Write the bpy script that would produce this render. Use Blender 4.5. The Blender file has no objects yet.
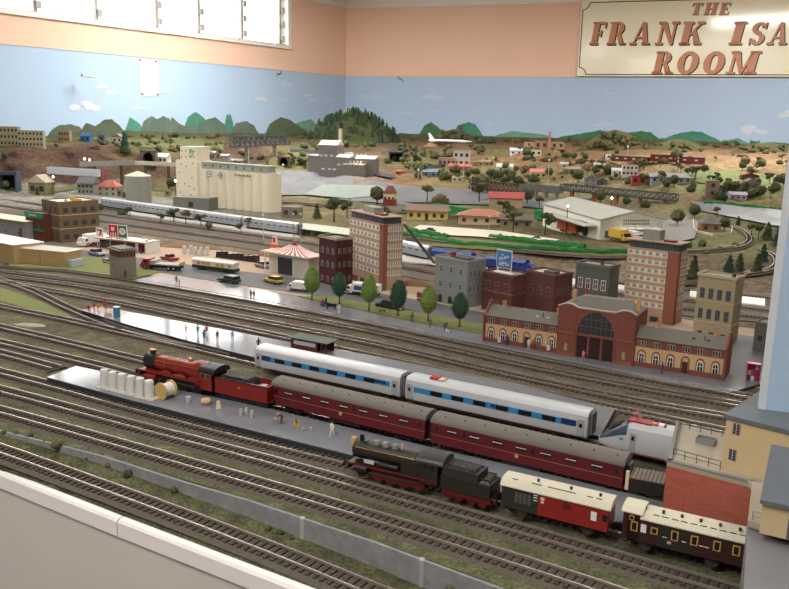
import bpy, bmesh, math, random
from mathutils import Vector, Matrix, noise
from mathutils.bvhtree import BVHTree

C = bpy.context.scene.collection
SC = bpy.context.scene
# ---------------------------------------------------------------- camera
F, PITCH, ROLL, H = 815.0, math.radians(11.9), math.radians(1.35), 0.40
fw = Vector((0, math.cos(PITCH), -math.sin(PITCH)))
u0 = Vector((0, math.sin(PITCH), math.cos(PITCH)))
r0 = Vector((1, 0, 0))
RT = math.cos(ROLL)*r0 + math.sin(ROLL)*u0
UP = -math.sin(ROLL)*r0 + math.cos(ROLL)*u0
cam = bpy.data.cameras.new('camera'); camo = bpy.data.objects.new('camera', cam); C.objects.link(camo)
cam.sensor_width = 36; cam.lens = 36*F/789; cam.clip_start = 0.02; cam.clip_end = 60
camo.matrix_world = Matrix(((RT.x, UP.x, -fw.x, 0), (RT.y, UP.y, -fw.y, 0), (RT.z, UP.z, -fw.z, H), (0, 0, 0, 1)))
SC.camera = camo
# ---------------------------------------------------------------- world, lamps, exposure
SC.view_settings.view_transform = 'Standard'; SC.view_settings.look = 'None'
SC.view_settings.exposure = 0.36; SC.view_settings.gamma = 1; SC.view_settings.use_curve_mapping = False
W = bpy.data.worlds.new('world'); SC.world = W; W.use_nodes = True
W.node_tree.nodes['Background'].inputs[0].default_value = (1.0, 0.99, 0.96, 1)
W.node_tree.nodes['Background'].inputs[1].default_value = 5.0
CEIL = 1.52                      # ceiling above the layout's ground level
def area(name, x, y, rz, sx, sy, power, col=(1, .965, .92)):
    l = bpy.data.lights.new(name, 'AREA'); l.shape = 'RECTANGLE'; l.size = sx; l.size_y = sy; l.energy = power; l.color = col
    o = bpy.data.objects.new(name, l); C.objects.link(o); o.location = (x, y, CEIL-.06); o.rotation_euler = (0, 0, rz)
    return o
LAMPS = [(-1.0, 2.3, .0), (1.0, 2.35, .0), (-1.9, 3.6, .9), (2.3, 4.6, .0), (-.7, 5.2, .0), (-.9, -.2, .6), (.9, .2, .6)]
LPOW = [15, 9, 9, 46, 42, 27, 6]

def ray(px, py):
    return fw + (px-394.5)/F*RT - (py-294.5)/F*UP
def at(px, py, z=0.0):
    d = ray(px, py); t = (z-H)/d.z
    return Vector((d.x*t, d.y*t, z))
def dep(px, py, Y):
    d = ray(px, py); t = Y/d.y
    return Vector((d.x*t, Y, H+d.z*t))
def hgt(px, base, top, z=0.0):
    a = at(px, base, z); return dep(px, top, a.y).z - z

# ---------------------------------------------------------------- materials
def lin(c):
    g_ = .3*c[0]+.59*c[1]+.11*c[2]; c = [v+(g_-v)*.13 for v in c]
    return tuple(((v/255)/12.92 if v/255 <= .04045 else ((v/255+.055)/1.055)**2.4) for v in c)
MC = {}
def M(name, rgb, rough=.75, var=.18, scale=60, metal=0, bump=0, spec=.4, emit=0):
    if name in MC: return MC[name]
    m = bpy.data.materials.new(name); m.use_nodes = True; nt = m.node_tree; b = nt.nodes['Principled BSDF']
    c = lin(rgb); b.inputs['Roughness'].default_value = rough; b.inputs['Metallic'].default_value = metal
    b.inputs['Specular IOR Level'].default_value = spec
    if emit:
        b.inputs['Emission Color'].default_value = (*c, 1); b.inputs['Emission Strength'].default_value = emit
    tc = nt.nodes.new('ShaderNodeTexCoord'); n = nt.nodes.new('ShaderNodeTexNoise'); n.inputs['Scale'].default_value = scale
    n.inputs['Detail'].default_value = 4; nt.links.new(tc.outputs['Object'], n.inputs['Vector'])
    mx = nt.nodes.new('ShaderNodeMix'); mx.data_type = 'RGBA'
    mx.inputs[6].default_value = (*[v*(1-var) for v in c], 1); mx.inputs[7].default_value = (*[min(1, v*(1+var)) for v in c], 1)
    nt.links.new(n.outputs['Fac'], mx.inputs[0]); nt.links.new(mx.outputs[2], b.inputs['Base Color'])
    if bump:
        bp = nt.nodes.new('ShaderNodeBump'); bp.inputs['Strength'].default_value = bump; bp.inputs['Distance'].default_value = .002
        nt.links.new(n.outputs['Fac'], bp.inputs['Height']); nt.links.new(bp.outputs[0], b.inputs['Normal'])
    MC[name] = m; return m
def brick(name, c1, c2, mortar, scale=1.0, rough=.85):
    if name in MC: return MC[name]
    m = bpy.data.materials.new(name); m.use_nodes = True; nt = m.node_tree; b = nt.nodes['Principled BSDF']
    b.inputs['Roughness'].default_value = rough; b.inputs['Specular IOR Level'].default_value = .2
    tc = nt.nodes.new('ShaderNodeTexCoord'); sp = nt.nodes.new('ShaderNodeSeparateXYZ'); ad = nt.nodes.new('ShaderNodeMath')
    cb = nt.nodes.new('ShaderNodeCombineXYZ'); nt.links.new(tc.outputs['Object'], sp.inputs[0])
    nt.links.new(sp.outputs[0], ad.inputs[0]); nt.links.new(sp.outputs[1], ad.inputs[1])
    nt.links.new(ad.outputs[0], cb.inputs[0]); nt.links.new(sp.outputs[2], cb.inputs[1])
    t = nt.nodes.new('ShaderNodeTexBrick'); nt.links.new(cb.outputs[0], t.inputs['Vector'])
    t.inputs['Scale'].default_value = 1; t.inputs['Brick Width'].default_value = .005*scale; t.inputs['Row Height'].default_value = .0022*scale
    t.inputs['Mortar Size'].default_value = .0003*scale
    t.inputs['Color1'].default_value = (*lin(c1), 1); t.inputs['Color2'].default_value = (*lin(c2), 1); t.inputs['Mortar'].default_value = (*lin(mortar), 1)
    nt.links.new(t.outputs['Color'], b.inputs['Base Color'])
    MC[name] = m; return m
def ground_mat():
    m = bpy.data.materials.new('scenic_ground'); m.use_nodes = True; nt = m.node_tree; b = nt.nodes['Principled BSDF']
    b.inputs['Roughness'].default_value = .95; b.inputs['Specular IOR Level'].default_value = .1
    a = nt.nodes.new('ShaderNodeAttribute'); a.attribute_name = 'Col'
    tc = nt.nodes.new('ShaderNodeTexCoord')
    prev = a.outputs['Color']
    for sc, lo, hi in ((7, .68, 1.16), (45, .62, 1.30), (260, .55, 1.45)):
        n = nt.nodes.new('ShaderNodeTexNoise'); n.inputs['Scale'].default_value = sc; n.inputs['Detail'].default_value = 5
        nt.links.new(tc.outputs['Object'], n.inputs['Vector'])
        r = nt.nodes.new('ShaderNodeMapRange'); r.inputs[1].default_value = .3; r.inputs[2].default_value = .7
        r.inputs[3].default_value = lo; r.inputs[4].default_value = hi
        nt.links.new(n.outputs['Fac'], r.inputs[0])
        v = nt.nodes.new('ShaderNodeVectorMath'); v.operation = 'SCALE'
        nt.links.new(prev, v.inputs[0]); nt.links.new(r.outputs[0], v.inputs['Scale']); prev = v.outputs[0]
    nt.links.new(prev, b.inputs['Base Color'])
    bp = nt.nodes.new('ShaderNodeBump'); bp.inputs['Strength'].default_value = .6; bp.inputs['Distance'].default_value = .004
    nt.links.new(n.outputs['Fac'], bp.inputs['Height']); nt.links.new(bp.outputs[0], b.inputs['Normal'])
    return m
GM = ground_mat()

# ---------------------------------------------------------------- mesh builder
class MB:
    def __init__(s): s.v = []; s.f = []; s.m = []; s.T = None
    def add(s, vs, fs, mi=0):
        k = len(s.v); s.v += [tuple(v) for v in vs]
        for f in fs: s.f.append([i+k for i in f]); s.m.append(mi)
        return s
    def box(s, x0, x1, y0, y1, z0, z1, mi=0):
        return s.add([(x0,y0,z0),(x1,y0,z0),(x1,y1,z0),(x0,y1,z0),(x0,y0,z1),(x1,y0,z1),(x1,y1,z1),(x0,y1,z1)],
                     [(0,3,2,1),(4,5,6,7),(0,1,5,4),(1,2,6,5),(2,3,7,6),(3,0,4,7)], mi)
    def frus(s, x0, x1, y0, y1, z0, z1, dx, dy, mi=0, dx2=None):
        dx2 = dx if dx2 is None else dx2
        return s.add([(x0,y0,z0),(x1,y0,z0),(x1,y1,z0),(x0,y1,z0),(x0+dx,y0+dy,z1),(x1-dx2,y0+dy,z1),(x1-dx2,y1-dy,z1),(x0+dx,y1-dy,z1)],
                     [(0,3,2,1),(4,5,6,7),(0,1,5,4),(1,2,6,5),(2,3,7,6),(3,0,4,7)], mi)
    def prism(s, pts, z0, z1, mi=0):            # polygon in xy
        n = len(pts)
        a = sum(pts[i][0]*pts[(i+1)%n][1]-pts[(i+1)%n][0]*pts[i][1] for i in range(n))
        if a < 0: pts = pts[::-1]
        vs = [(p[0],p[1],z0) for p in pts]+[(p[0],p[1],z1) for p in pts]
        return s.add(vs, [tuple(range(n))[::-1], tuple(range(n,2*n))]+[(i,(i+1)%n,(i+1)%n+n,i+n) for i in range(n)], mi)
    def ext(s, pts, y0, y1, mi=0):              # polygon in xz extruded along y
        n = len(pts)
        a = sum(pts[i][0]*pts[(i+1)%n][1]-pts[(i+1)%n][0]*pts[i][1] for i in range(n))
        if a < 0: pts = pts[::-1]
        vs = [(p[0],y0,p[1]) for p in pts]+[(p[0],y1,p[1]) for p in pts]
        return s.add(vs, [tuple(range(n)), tuple(range(n,2*n))[::-1]]+[(i,i+n,(i+1)%n+n,(i+1)%n) for i in range(n)], mi)
    def extx(s, pts, x0, x1, mi=0):             # polygon in yz extruded along x
        n = len(pts)
        a = sum(pts[i][0]*pts[(i+1)%n][1]-pts[(i+1)%n][0]*pts[i][1] for i in range(n))
        if a < 0: pts = pts[::-1]
        vs = [(x0,p[0],p[1]) for p in pts]+[(x1,p[0],p[1]) for p in pts]
        return s.add(vs, [tuple(range(n))[::-1], tuple(range(n,2*n))]+[(i,(i+1)%n,(i+1)%n+n,i+n) for i in range(n)], mi)
    def cyl(s, p0, p1, r0_, r1_=None, n=10, mi=0, caps=True):
        r1_ = r0_ if r1_ is None else r1_
        p0 = Vector(p0); p1 = Vector(p1); d = (p1-p0).normalized()
        a = d.orthogonal().normalized(); b = d.cross(a)
        vs = [p0+r0_*(math.cos(2*math.pi*i/n)*a+math.sin(2*math.pi*i/n)*b) for i in range(n)]
        vs += [p1+r1_*(math.cos(2*math.pi*i/n)*a+math.sin(2*math.pi*i/n)*b) for i in range(n)]
        fs = [(i,(i+1)%n,(i+1)%n+n,i+n) for i in range(n)]
        if caps: fs += [tuple(range(n))[::-1], tuple(range(n,2*n))]
        return s.add(vs, fs, mi)
    def lathe(s, prof, c=(0,0,0), n=12, mi=0):  # prof: (r,z)
        vs = []; fs = []
        for r, z in prof:
            for i in range(n): vs.append((c[0]+r*math.cos(2*math.pi*i/n), c[1]+r*math.sin(2*math.pi*i/n), c[2]+z))
        for k in range(len(prof)-1):
            for i in range(n): fs.append((k*n+i, k*n+(i+1)%n, (k+1)*n+(i+1)%n, (k+1)*n+i))
        fs.append(tuple(range(n))[::-1]); fs.append(tuple(range((len(prof)-1)*n, len(prof)*n)))
        return s.add(vs, fs, mi)
    def mesh(s, name, mats, smooth=False):
        me = bpy.data.meshes.new(name); me.from_pydata(s.v, [], s.f)
        for m in (mats if isinstance(mats, (list, tuple)) else [mats]): me.materials.append(m)
        me.polygons.foreach_set('material_index', s.m)
        if smooth: me.polygons.foreach_set('use_smooth', [True]*len(me.polygons))
        me.update()
        if smooth == 'auto':
            try: me.set_sharp_from_angle(angle=math.radians(35))
            except Exception: pass
        return me
    def build(s, name, mats, parent=None, smooth=False):
        o = bpy.data.objects.new(name, s.mesh(name, mats, smooth)); C.objects.link(o)
        if parent: o.parent = parent
        return o
def tag(o, label, cat, group=None, kind=None):
    o['label'] = label; o['category'] = cat
    if group: o['group'] = group
    if kind: o['kind'] = kind
    return o
def thing(name, label, cat, loc=(0,0,0), rz=0, group=None):
    o = bpy.data.objects.new(name, None); C.objects.link(o); o.location = loc; o.rotation_euler = (0,0,rz)
    o.empty_display_size = .01
    return tag(o, label, cat, group)
def struct(o):
    o['kind'] = 'structure'; return o
def put(name, me, parent, loc=(0,0,0), rz=0, sc=1, label=None):
    o = bpy.data.objects.new(name, me); C.objects.link(o); o.parent = parent; o.location = loc; o.rotation_euler = (0,0,rz)
    o.scale = (sc,)*3 if not isinstance(sc, tuple) else sc
    if label: o['label'] = label
    return o
KIDS = {}
def dup(o, parent=None):
    c = o.copy(); C.objects.link(c); c.parent = parent
    for ch in o.children: dup(ch, c)
    return c
def frame(A, B, z=0):                # world position of px A and heading towards px B
    a = at(*A, z); b = at(*B, z); d = b-a
    return a, math.atan2(d.y, d.x), d.length
# ================================================================ ROOM
GRY = lambda n, c, **k: M(n, c, **k)
# plan of the two walls seen
CORN = Vector((-.49, 7.6)); LD = Vector((-.574, -.819)).normalized(); RD = Vector((3.54, -1.26)).normalized()
def wall_hit(side, px, py, off=0.0):
    d = ray(px, py); D = LD if side == 'L' else RD
    n = Vector((-D.y, D.x));
    if n.dot(Vector((0,0))-CORN) < 0: n = -n
    t = (CORN.dot(n)+off)/(d.x*n.x+d.y*n.y)
    return Vector((d.x*t, d.y*t, H+d.z*t))
ZB = wall_hit('L', 343, 76).z      # top of the blue backdrop
ZF = -1.0
def wall_mat(name, zb):
    m = bpy.data.materials.new(name); m.use_nodes = True; nt = m.node_tree; b = nt.nodes['Principled BSDF']
    b.inputs['Roughness'].default_value = .6; b.inputs['Specular IOR Level'].default_value = .25
    tc = nt.nodes.new('ShaderNodeTexCoord'); sp = nt.nodes.new('ShaderNodeSeparateXYZ'); nt.links.new(tc.outputs['Object'], sp.inputs[0])
    g = nt.nodes.new('ShaderNodeMath'); g.operation = 'GREATER_THAN'; g.inputs[1].default_value = zb; nt.links.new(sp.outputs[2], g.inputs[0])
    mx = nt.nodes.new('ShaderNodeMix'); mx.data_type = 'RGBA'
    mx.inputs[6].default_value = (*lin((178,206,236)), 1); mx.inputs[7].default_value = (*lin((252,206,178)), 1)
    nt.links.new(g.outputs[0], mx.inputs[0])
    n = nt.nodes.new('ShaderNodeTexNoise'); n.inputs['Scale'].default_value = 1.5; nt.links.new(tc.outputs['Object'], n.inputs['Vector'])
    r = nt.nodes.new('ShaderNodeMapRange'); r.inputs[3].default_value = .93; r.inputs[4].default_value = 1.05; nt.links.new(n.outputs['Fac'], r.inputs[0])
    v = nt.nodes.new('ShaderNodeVectorMath'); v.operation = 'SCALE'; nt.links.new(mx.outputs[2], v.inputs[0]); nt.links.new(r.outputs[0], v.inputs['Scale'])
    nt.links.new(v.outputs[0], b.inputs['Base Color']); return m
WM = wall_mat('painted_wall', ZB)
PLAIN = M('plain_wall', (200,170,150), var=.04)
WHT = M('white_gloss_paint', (238,236,230), rough=.35, var=.03)
def wbox(mb, side, s0, s1, z0, z1, t0, t1, mi=0):   # s along wall from corner, t towards the room
    D = LD if side == 'L' else RD; n = Vector((-D.y, D.x))
    if n.dot(-CORN) < 0: n = -n
    P = [CORN+D*s+n*t for s, t in ((s0,t0),(s1,t0),(s1,t1),(s0,t1))]
    mb.prism([(p.x, p.y) for p in P], z0, z1, mi)
def s_of(side, px, py):
    p = wall_hit(side, px, py); D = LD if side == 'L' else RD
    return (Vector((p.x, p.y))-CORN).dot(D), p.z
# window opening in the left wall
sW0, _ = s_of('L', 288, 20); _, zS = s_of('L', 288, 46)
sW0 += .0; zS1 = s_of('L', 0, 7)[1]; zSill = (zS+zS1)/2; sW1 = 5.9; zTop = 1.42
w = MB(); LL = 8.2
wbox(w, 'L', -.15, sW0, ZF, CEIL, -.12, 0); wbox(w, 'L', sW1, LL, ZF, CEIL, -.12, 0)
wbox(w, 'L', sW0, sW1, ZF, zSill, -.12, 0); wbox(w, 'L', sW0, sW1, zTop, CEIL, -.12, 0)
struct(w.build('wall_left', WM))
w = MB(); wbox(w, 'R', -.15, 7.5, ZF, CEIL, -.12, 0); struct(w.build('wall_back', WM))
eL = CORN+LD*LL; eR = CORN+RD*7.5
w = MB(); w.box(eL.x-.3, eL.x-.2, -2.2, eL.y+.4, ZF, CEIL); struct(w.build('wall_side', PLAIN))
w = MB(); w.box(eR.x-.1, eR.x, -2.2, eR.y+.1, ZF, CEIL); struct(w.build('wall_right', PLAIN))
w = MB(); w.box(eL.x-.3, eR.x, -2.3, -2.2, ZF, CEIL); struct(w.build('wall_front', PLAIN))
w = MB(); w.prism([(eL.x-.3,-2.3),(eR.x,-2.3),(eR.x,eR.y+.2),(CORN.x,CORN.y+.15),(eL.x-.3,eL.y+.4)], CEIL, CEIL+.1)
struct(w.build('ceiling', M('ceiling_white', (225,222,215), var=.03)))
w = MB(); w.prism([(eL.x-.3,-2.3),(eR.x,-2.3),(eR.x,eR.y+.2),(CORN.x,CORN.y+.15),(eL.x-.3,eL.y+.4)], ZF-.1, ZF)
struct(w.build('floor', M('floor_vinyl', (120,112,104), rough=.5)))
# cornice: coved profile
zC = s_of('L', 343, 8)[1]
w = MB(); D2 = CEIL-zC
for side, L_ in (('L', LL), ('R', 7.4)):
    for k in range(4):
        a = k/4; wbox(w, side, 0, L_, zC+D2*a, zC+D2*(k+1)/4+.0005, 0, .012+.02*k*k*.45)
struct(w.build('trim_1', WHT))
# backdrop top lip
w = MB()
wbox(w, 'L', 0, LL, ZB-.002, ZB+.001, 0, .004); wbox(w, 'R', 0, 7.3, ZB-.002, ZB+.001, 0, .004)
struct(w.build('trim_2', M('backdrop_lip', (200,190,180), var=.02)))
w = MB(); wbox(w, 'L', 0, .005, .25, zC, 0, .004); struct(w.build('trim_3', M('corner_bead', (215,190,178), var=.02)))
# window: frame, mullions, louvres
win = thing('window_1', 'louvred window', 'window'); del win['label']; del win['category']; win['kind'] = 'structure'
w = MB()
wbox(w, 'L', sW0-.03, sW1+.03, zSill-.03, zSill, -.1, .02); wbox(w, 'L', sW0-.03, sW0+.01, zSill, zTop, -.1, .012)
wbox(w, 'L', sW0-.03, sW1, zTop-.02, zTop+.03, -.1, .012); w.build('window_frame', WHT, win)
w = MB(); wbox(w, 'L', sW0, sW1, zSill, zSill+.006, -.05, .0); w.build('window_sill', M('sill_dark', (150,140,130)), win)
Wn = CORN; nL = Vector((-LD.y, LD.x)); nL = nL if nL.dot(-CORN) > 0 else -nL
GL = bpy.data.materials.new('louvre_glass'); GL.use_nodes = True
b_ = GL.node_tree.nodes['Principled BSDF']; b_.inputs['Transmission Weight'].default_value = 1; b_.inputs['Roughness'].default_value = .05; b_.inputs['IOR'].default_value = 1.1
mull = [s_of('L', px, 20)[0] for px in (247, 204, 162, 102, 41, -35)] + [4.9, 5.4]
ends = [sW0+.01]+mull+[sW1]
MET = M('window_mullion', (175,172,165), rough=.5)
for s_ in [sW0+.035]+mull:
    w = MB(); wbox(w, 'L', s_-.012, s_+.012, zSill, zTop, -.09, -.05)
    for k in range(5):   # louvre clips
        z = zSill+.03+k*.11
        wbox(w, 'L', s_-.03, s_+.0, z, z+.045, -.055, -.03)
    w.build('mullion', MET, win)
for a, b in zip(ends[:-1], ends[1:]):
    w = MB()
    for k in range(5):
        z = zSill+.02+k*.11
        P = []
        for s_, t_, zz in ((a+.02,-.03,z),(b-.02,-.03,z),(b-.02,-.09,z+.09),(a+.02,-.09,z+.09)):
            p = CORN+LD*s_+nL*t_; P.append((p.x,p.y,zz))
        w.add(P+[(x,y,zz+.004) for x,y,zz in P], [(0,1,2,3),(7,6,5,4),(0,4,5,1),(1,5,6,2),(2,6,7,3),(3,7,4,0)])
    w.build('glass_louvre', GL, win)
pl = bpy.data.lights.new('window_portal', 'AREA'); pl.shape = 'RECTANGLE'; pl.size = sW1-sW0; pl.size_y = zTop-zSill
pl.cycles.is_portal = True
po = bpy.data.objects.new('window_portal', pl); C.objects.link(po); pc = CORN+LD*(sW0+sW1)/2-nL*.11
zax = Vector((-nL.x,-nL.y,0)); xax = Vector((LD.x,LD.y,0)); yax = zax.cross(xax)
po.matrix_world = Matrix(((xax.x,yax.x,zax.x,pc.x),(xax.y,yax.y,zax.y,pc.y),(xax.z,yax.z,zax.z,(zTop+zSill)/2),(0,0,0,1)))
# ceiling fluorescent fittings
for i, ((x, y, rz), p) in enumerate(zip(LAMPS, LPOW)):
    t = thing('ceiling_light', 'white fluorescent batten light fixed to the ceiling', 'light', (x, y, CEIL-.05), rz, 'fluorescent battens')
    t['label'] = 'white fluorescent batten light fixed to the ceiling above the layout'
    MB().box(-.62,.62,-.05,.05,.01,.05).build('batten', WHT, t)
    MB().cyl((-.6,0,0),(.6,0,0),.013).build('tube', M('lit_tube', (255,250,240), emit=14), t)
    area('fluorescent_glow', x, y, rz, 1.2, .25, p).location.z = CEIL-.08

# ================================================================ LAND (one ruled height field through feature lines)
HZ = lambda x: 124.4+.0236*(x-394)
def wall_depth(px):
    a = wall_hit('L', px, 130); b = wall_hit('R', px, 130)
    return (a.y if px < 343.5 else b.y)-.01
# colours
G = dict(fg=(97,99,68), fg2=(104,103,76), mid=(106,97,76), tan=(136,118,98), con=(150,144,136), olive=(106,102,62), grn=(112,120,68),
         dry=(134,122,84), red=(82,58,50), red2=(96,74,62), brn=(104,90,72), org=(136,102,74), org2=(142,114,84), rock=(108,94,70), grey=(150,150,146), dk=(84,84,60), lg=(118,126,80))
cols = [-150, 0, 80, 160, 240, 320, 400, 480, 560, 640, 720, 800, 960]
top  = {-150:390, 0:429, 104:455, 187:481, 250:499, 380:542, 500:586, 620:634, 760:700, 960:810}
def lerp_tab(t, x):
    k = sorted(t)
    if x <= k[0]: return t[k[0]]
    for a, b in zip(k[:-1], k[1:]):
        if x <= b: return t[a]+(t[b]-t[a])*(x-a)/(b-a)
    return t[k[-1]]
far = { # px: (r0 z=0 py) then (py, Y, colour) x6 ... last py at wall
 -150:(200,[(186,4.0,'brn'),(180,4.1,'brn'),(177,4.15,'brn'),(172,4.2,'red'),(148,4.3,'dry')],137),
 0:   (215,[(197,3.9,'con'),(188,4.05,'olive'),(184,4.15,'olive'),(177,4.25,'red'),(150,4.5,'red2')],139),
 80:  (222,[(200,3.93,'con'),(193,4.2,'grey'),(189,4.35,'grey'),(182,4.45,'red'),(146,4.8,'red2')],137),
 160: (232,[(200,4.0,'con'),(195,4.3,'olive'),(188,4.6,'olive'),(175,4.8,'red'),(148,5.1,'olive')],135),
 240: (243,[(215,3.4,'con'),(200,4.1,'brn'),(185,4.8,'brn'),(168,5.2,'brn'),(150,5.5,'red')],136),
 320: (253,[(222,3.18,'dry'),(203,4.0,'dry'),(185,4.8,'grey'),(172,5.3,'brn'),(146,6.0,'rock')],136),
 400: (262,[(235,2.75,'dry'),(197,4.2,'dry'),(180,4.8,'org'),(168,5.5,'brn'),(150,6.0,'rock')],138),
 480: (268,[(245,2.44,'rock'),(206,3.9,'olive'),(186,4.6,'org'),(168,5.2,'dry'),(152,5.7,'org')],139),
 560: (275,[(248,2.38,'rock'),(213,3.7,'olive'),(193,4.2,'dry'),(180,4.6,'dry'),(156,5.2,'org')],140),
 640: (283,[(250,2.29,'rock'),(215,3.4,'tan'),(200,3.8,'olive'),(184,4.2,'dry'),(157,4.9,'org')],142),
 720: (290,[(257,2.25,'rock'),(222,3.1,'dry'),(203,3.5,'org'),(191,3.75,'lg'),(162,4.6,'org2')],143),
 800: (296,[(272,2.2,'dk'),(230,2.9,'dk'),(208,3.4,'org'),(195,3.7,'olive'),(164,4.5,'org2')],145),
 960: (310,[(290,2.0,'dk'),(240,2.7,'dk'),(215,3.2,'org'),(200,3.5,'olive'),(168,4.3,'org2')],149)}
rows = []
lowcol = ['fg','fg','fg2','mid','mid']
for x in cols:
    r = []
    wt = lerp_tab(top, x)
    ys = [wt, 376+.265*x, 344+.245*x, 285+.20*x, 266+.172*x]
    for y, cn in zip(ys, lowcol): r.append((at(x, y, 0), G[cn]))
    f0, lst, wl = far[x]
    r.append((at(x, f0, 0), G['tan']))
    for py, Y, cn in lst: r.append((dep(x, py, Y), G[cn]))
    r.append((dep(x, wl, wall_depth(max(-100, x))+.02), G['olive' if x < 400 else 'org']))
    rows.append(r)
NR = len(rows[0])
def fine():
    V = []; CO = []; NU = 0
    us = []
    for i in range(len(cols)-1):
        for k in range(16): us.append((i, k/16))
    us.append((len(cols)-2, 1.0))
    vs = []
    for j in range(NR-1):
        n = 4 if j < 5 else 14
        for k in range(n): vs.append((j, k/n))
    vs.append((NR-2, 1.0))
    for i, u in us:
        for j, v in vs:
            a, b, c, d = rows[i][j], rows[i+1][j], rows[i][j+1], rows[i+1][j+1]
            us_ = u*u*(3-2*u) if j >= 6 else u
            p = a[0].lerp(b[0], u).lerp(c[0].lerp(d[0], u), v)
            ca = [Vector(lin(q[1])) for q in (a, b, c, d)]
            col = ca[0].lerp(ca[1], us_).lerp(ca[2].lerp(ca[3], us_), v)
            if j >= 6:
                w_ = min(1, (j-6+v)/1.5)
                cl = 1.5 if j in (9, 8) else .4
                q = Vector((p.x*5, p.y*5, p.z*8))
                p = p+Vector((0, .05*cl*w_*noise.noise(q*2), (.010+.014*cl)*w_*noise.noise(q*1.3+Vector((9,3,1)))+.006*w_*noise.noise(q*4)))
                k_ = noise.noise(Vector((p.x*2.2, p.y*2.2, 4)))
                g_ = Vector(lin((118,120,70)))
                if k_ > .12 and j >= 6: col = col.lerp(g_, min(.6, (k_-.12)*3))
            V.append(p); CO.append(col)
    nv = len(vs); F_ = []
    for a in range(len(us)-1):
        for b in range(nv-1): F_.append((a*nv+b, (a+1)*nv+b, (a+1)*nv+b+1, a*nv+b+1))
    return V, F_, CO
V, F_, CO = fine()
me = bpy.data.meshes.new('ground'); me.from_pydata([tuple(v) for v in V], [], F_)
at_ = me.color_attributes.new('Col', 'FLOAT_COLOR', 'POINT')
for i, c in enumerate(CO): at_.data[i].color = (*c, 1)
me.polygons.foreach_set('use_smooth', [True]*len(me.polygons)); me.materials.append(GM)
go = bpy.data.objects.new('ground', me); C.objects.link(go); struct(go)
BV = [BVHTree.FromPolygons([tuple(v) for v in V], F_)]
# lower strip in front of the retaining wall
lowz = {-150:-.001, 0:-.002, 104:-.008, 187:-.0122, 250:-.017, 380:-.024, 500:-.028, 960:-.034}
wb = {}
LS = []; capline = {-150:(410), 0:467, 200:543, 310:586, 420:629, 560:684, 760:762}
for x in (-150, -60, 0, 52, 104, 146, 187, 220, 250, 315, 380, 440, 500, 620, 760, 960):
    t = at(x, lerp_tab(top, x), 0); LS.append((Vector((t.x, t.y-.004, lerp_tab(lowz, x)))))
CP = [at(x, capline[x], -.012 if x <= 0 else -.02) for x in sorted(capline)]
def resample(P, n):
    L = [0]
    for a, b in zip(P[:-1], P[1:]): L.append(L[-1]+(b-a).length)
    out = []
    for i in range(n):
        s = L[-1]*i/(n-1); k = 0
        while k < len(L)-2 and L[k+1] < s: k += 1
        out.append(P[k].lerp(P[k+1], (s-L[k])/(L[k+1]-L[k])))
    return out
A_ = resample(LS, 40); B_ = resample(CP, 40)
for p in B_: p.z -= .004
V2 = []; 
for a, b in zip(A_, B_):
    for k in range(7):
        p = a.lerp(b, k/6); V2.append(p)
F2 = [(i*7+k, i*7+k+1, (i+1)*7+k+1, (i+1)*7+k) for i in range(39) for k in range(6)]
me = bpy.data.meshes.new('ground'); me.from_pydata([tuple(v) for v in V2], [], F2)
at_ = me.color_attributes.new('Col', 'FLOAT_COLOR', 'POINT')
for i in range(len(V2)): at_.data[i].color = (*lin((95,96,66)), 1)
me.materials.append(GM); o = bpy.data.objects.new('ground', me); C.objects.link(o); struct(o)
BV.append(BVHTree.FromPolygons([tuple(v) for v in V2], F2))
def gnd(px, py):
    o = Vector((0,0,H)); d = ray(px, py).normalized(); best = None
    for b in BV:
        h = b.ray_cast(o, d)
        if h[0] is not None and (best is None or h[3] < best[1]): best = (h[0], h[3])
    return best[0] if best else at(px, py, 0)
def drop(x, y, z0=2.0):
    best = -9
    for b in BV:
        h = b.ray_cast(Vector((x, y, z0)), Vector((0,0,-1)))
        if h[0] is not None: best = max(best, h[0].z)
    return best if best > -9 else 0
# retaining wall: panels with pilasters
CONC = M('concrete_panel', (132,132,134), rough=.85, var=.38, scale=90)
rw = thing('retaining_wall', 'long grey concrete retaining wall with pilasters, beside the front track', 'wall', LS[2])
for a, b in zip(LS[:-1], LS[1:]):
    m_ = MB(); d = (b-a); d.z = 0; n = Vector((-d.y, d.x, 0)).normalized()*.0035
    if n.y > 0: n = -n
    q = [a, b, b+n, a+n]
    vs = [(p.x, p.y, min(a.z,b.z)-.01) for p in q]+[(p.x, p.y, .0015) for p in q]
    m_.add([Vector(v)-LS[2] for v in vs], [(0,1,2,3),(7,6,5,4),(0,4,5,1),(1,5,6,2),(2,6,7,3),(3,7,4,0)])
    m_.build('wall_panel', CONC, rw)
for x in (303, 422, 560):
    t = at(x, lerp_tab(top, x), 0)-LS[2]; m_ = MB(); m_.box(t.x-.0024, t.x+.0024, t.y-.0092, t.y-.003, -.04-LS[2].z, .002-LS[2].z)
    m_.build('pilaster', M('pilaster_concrete', (165,165,165), var=.15), rw)
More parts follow.
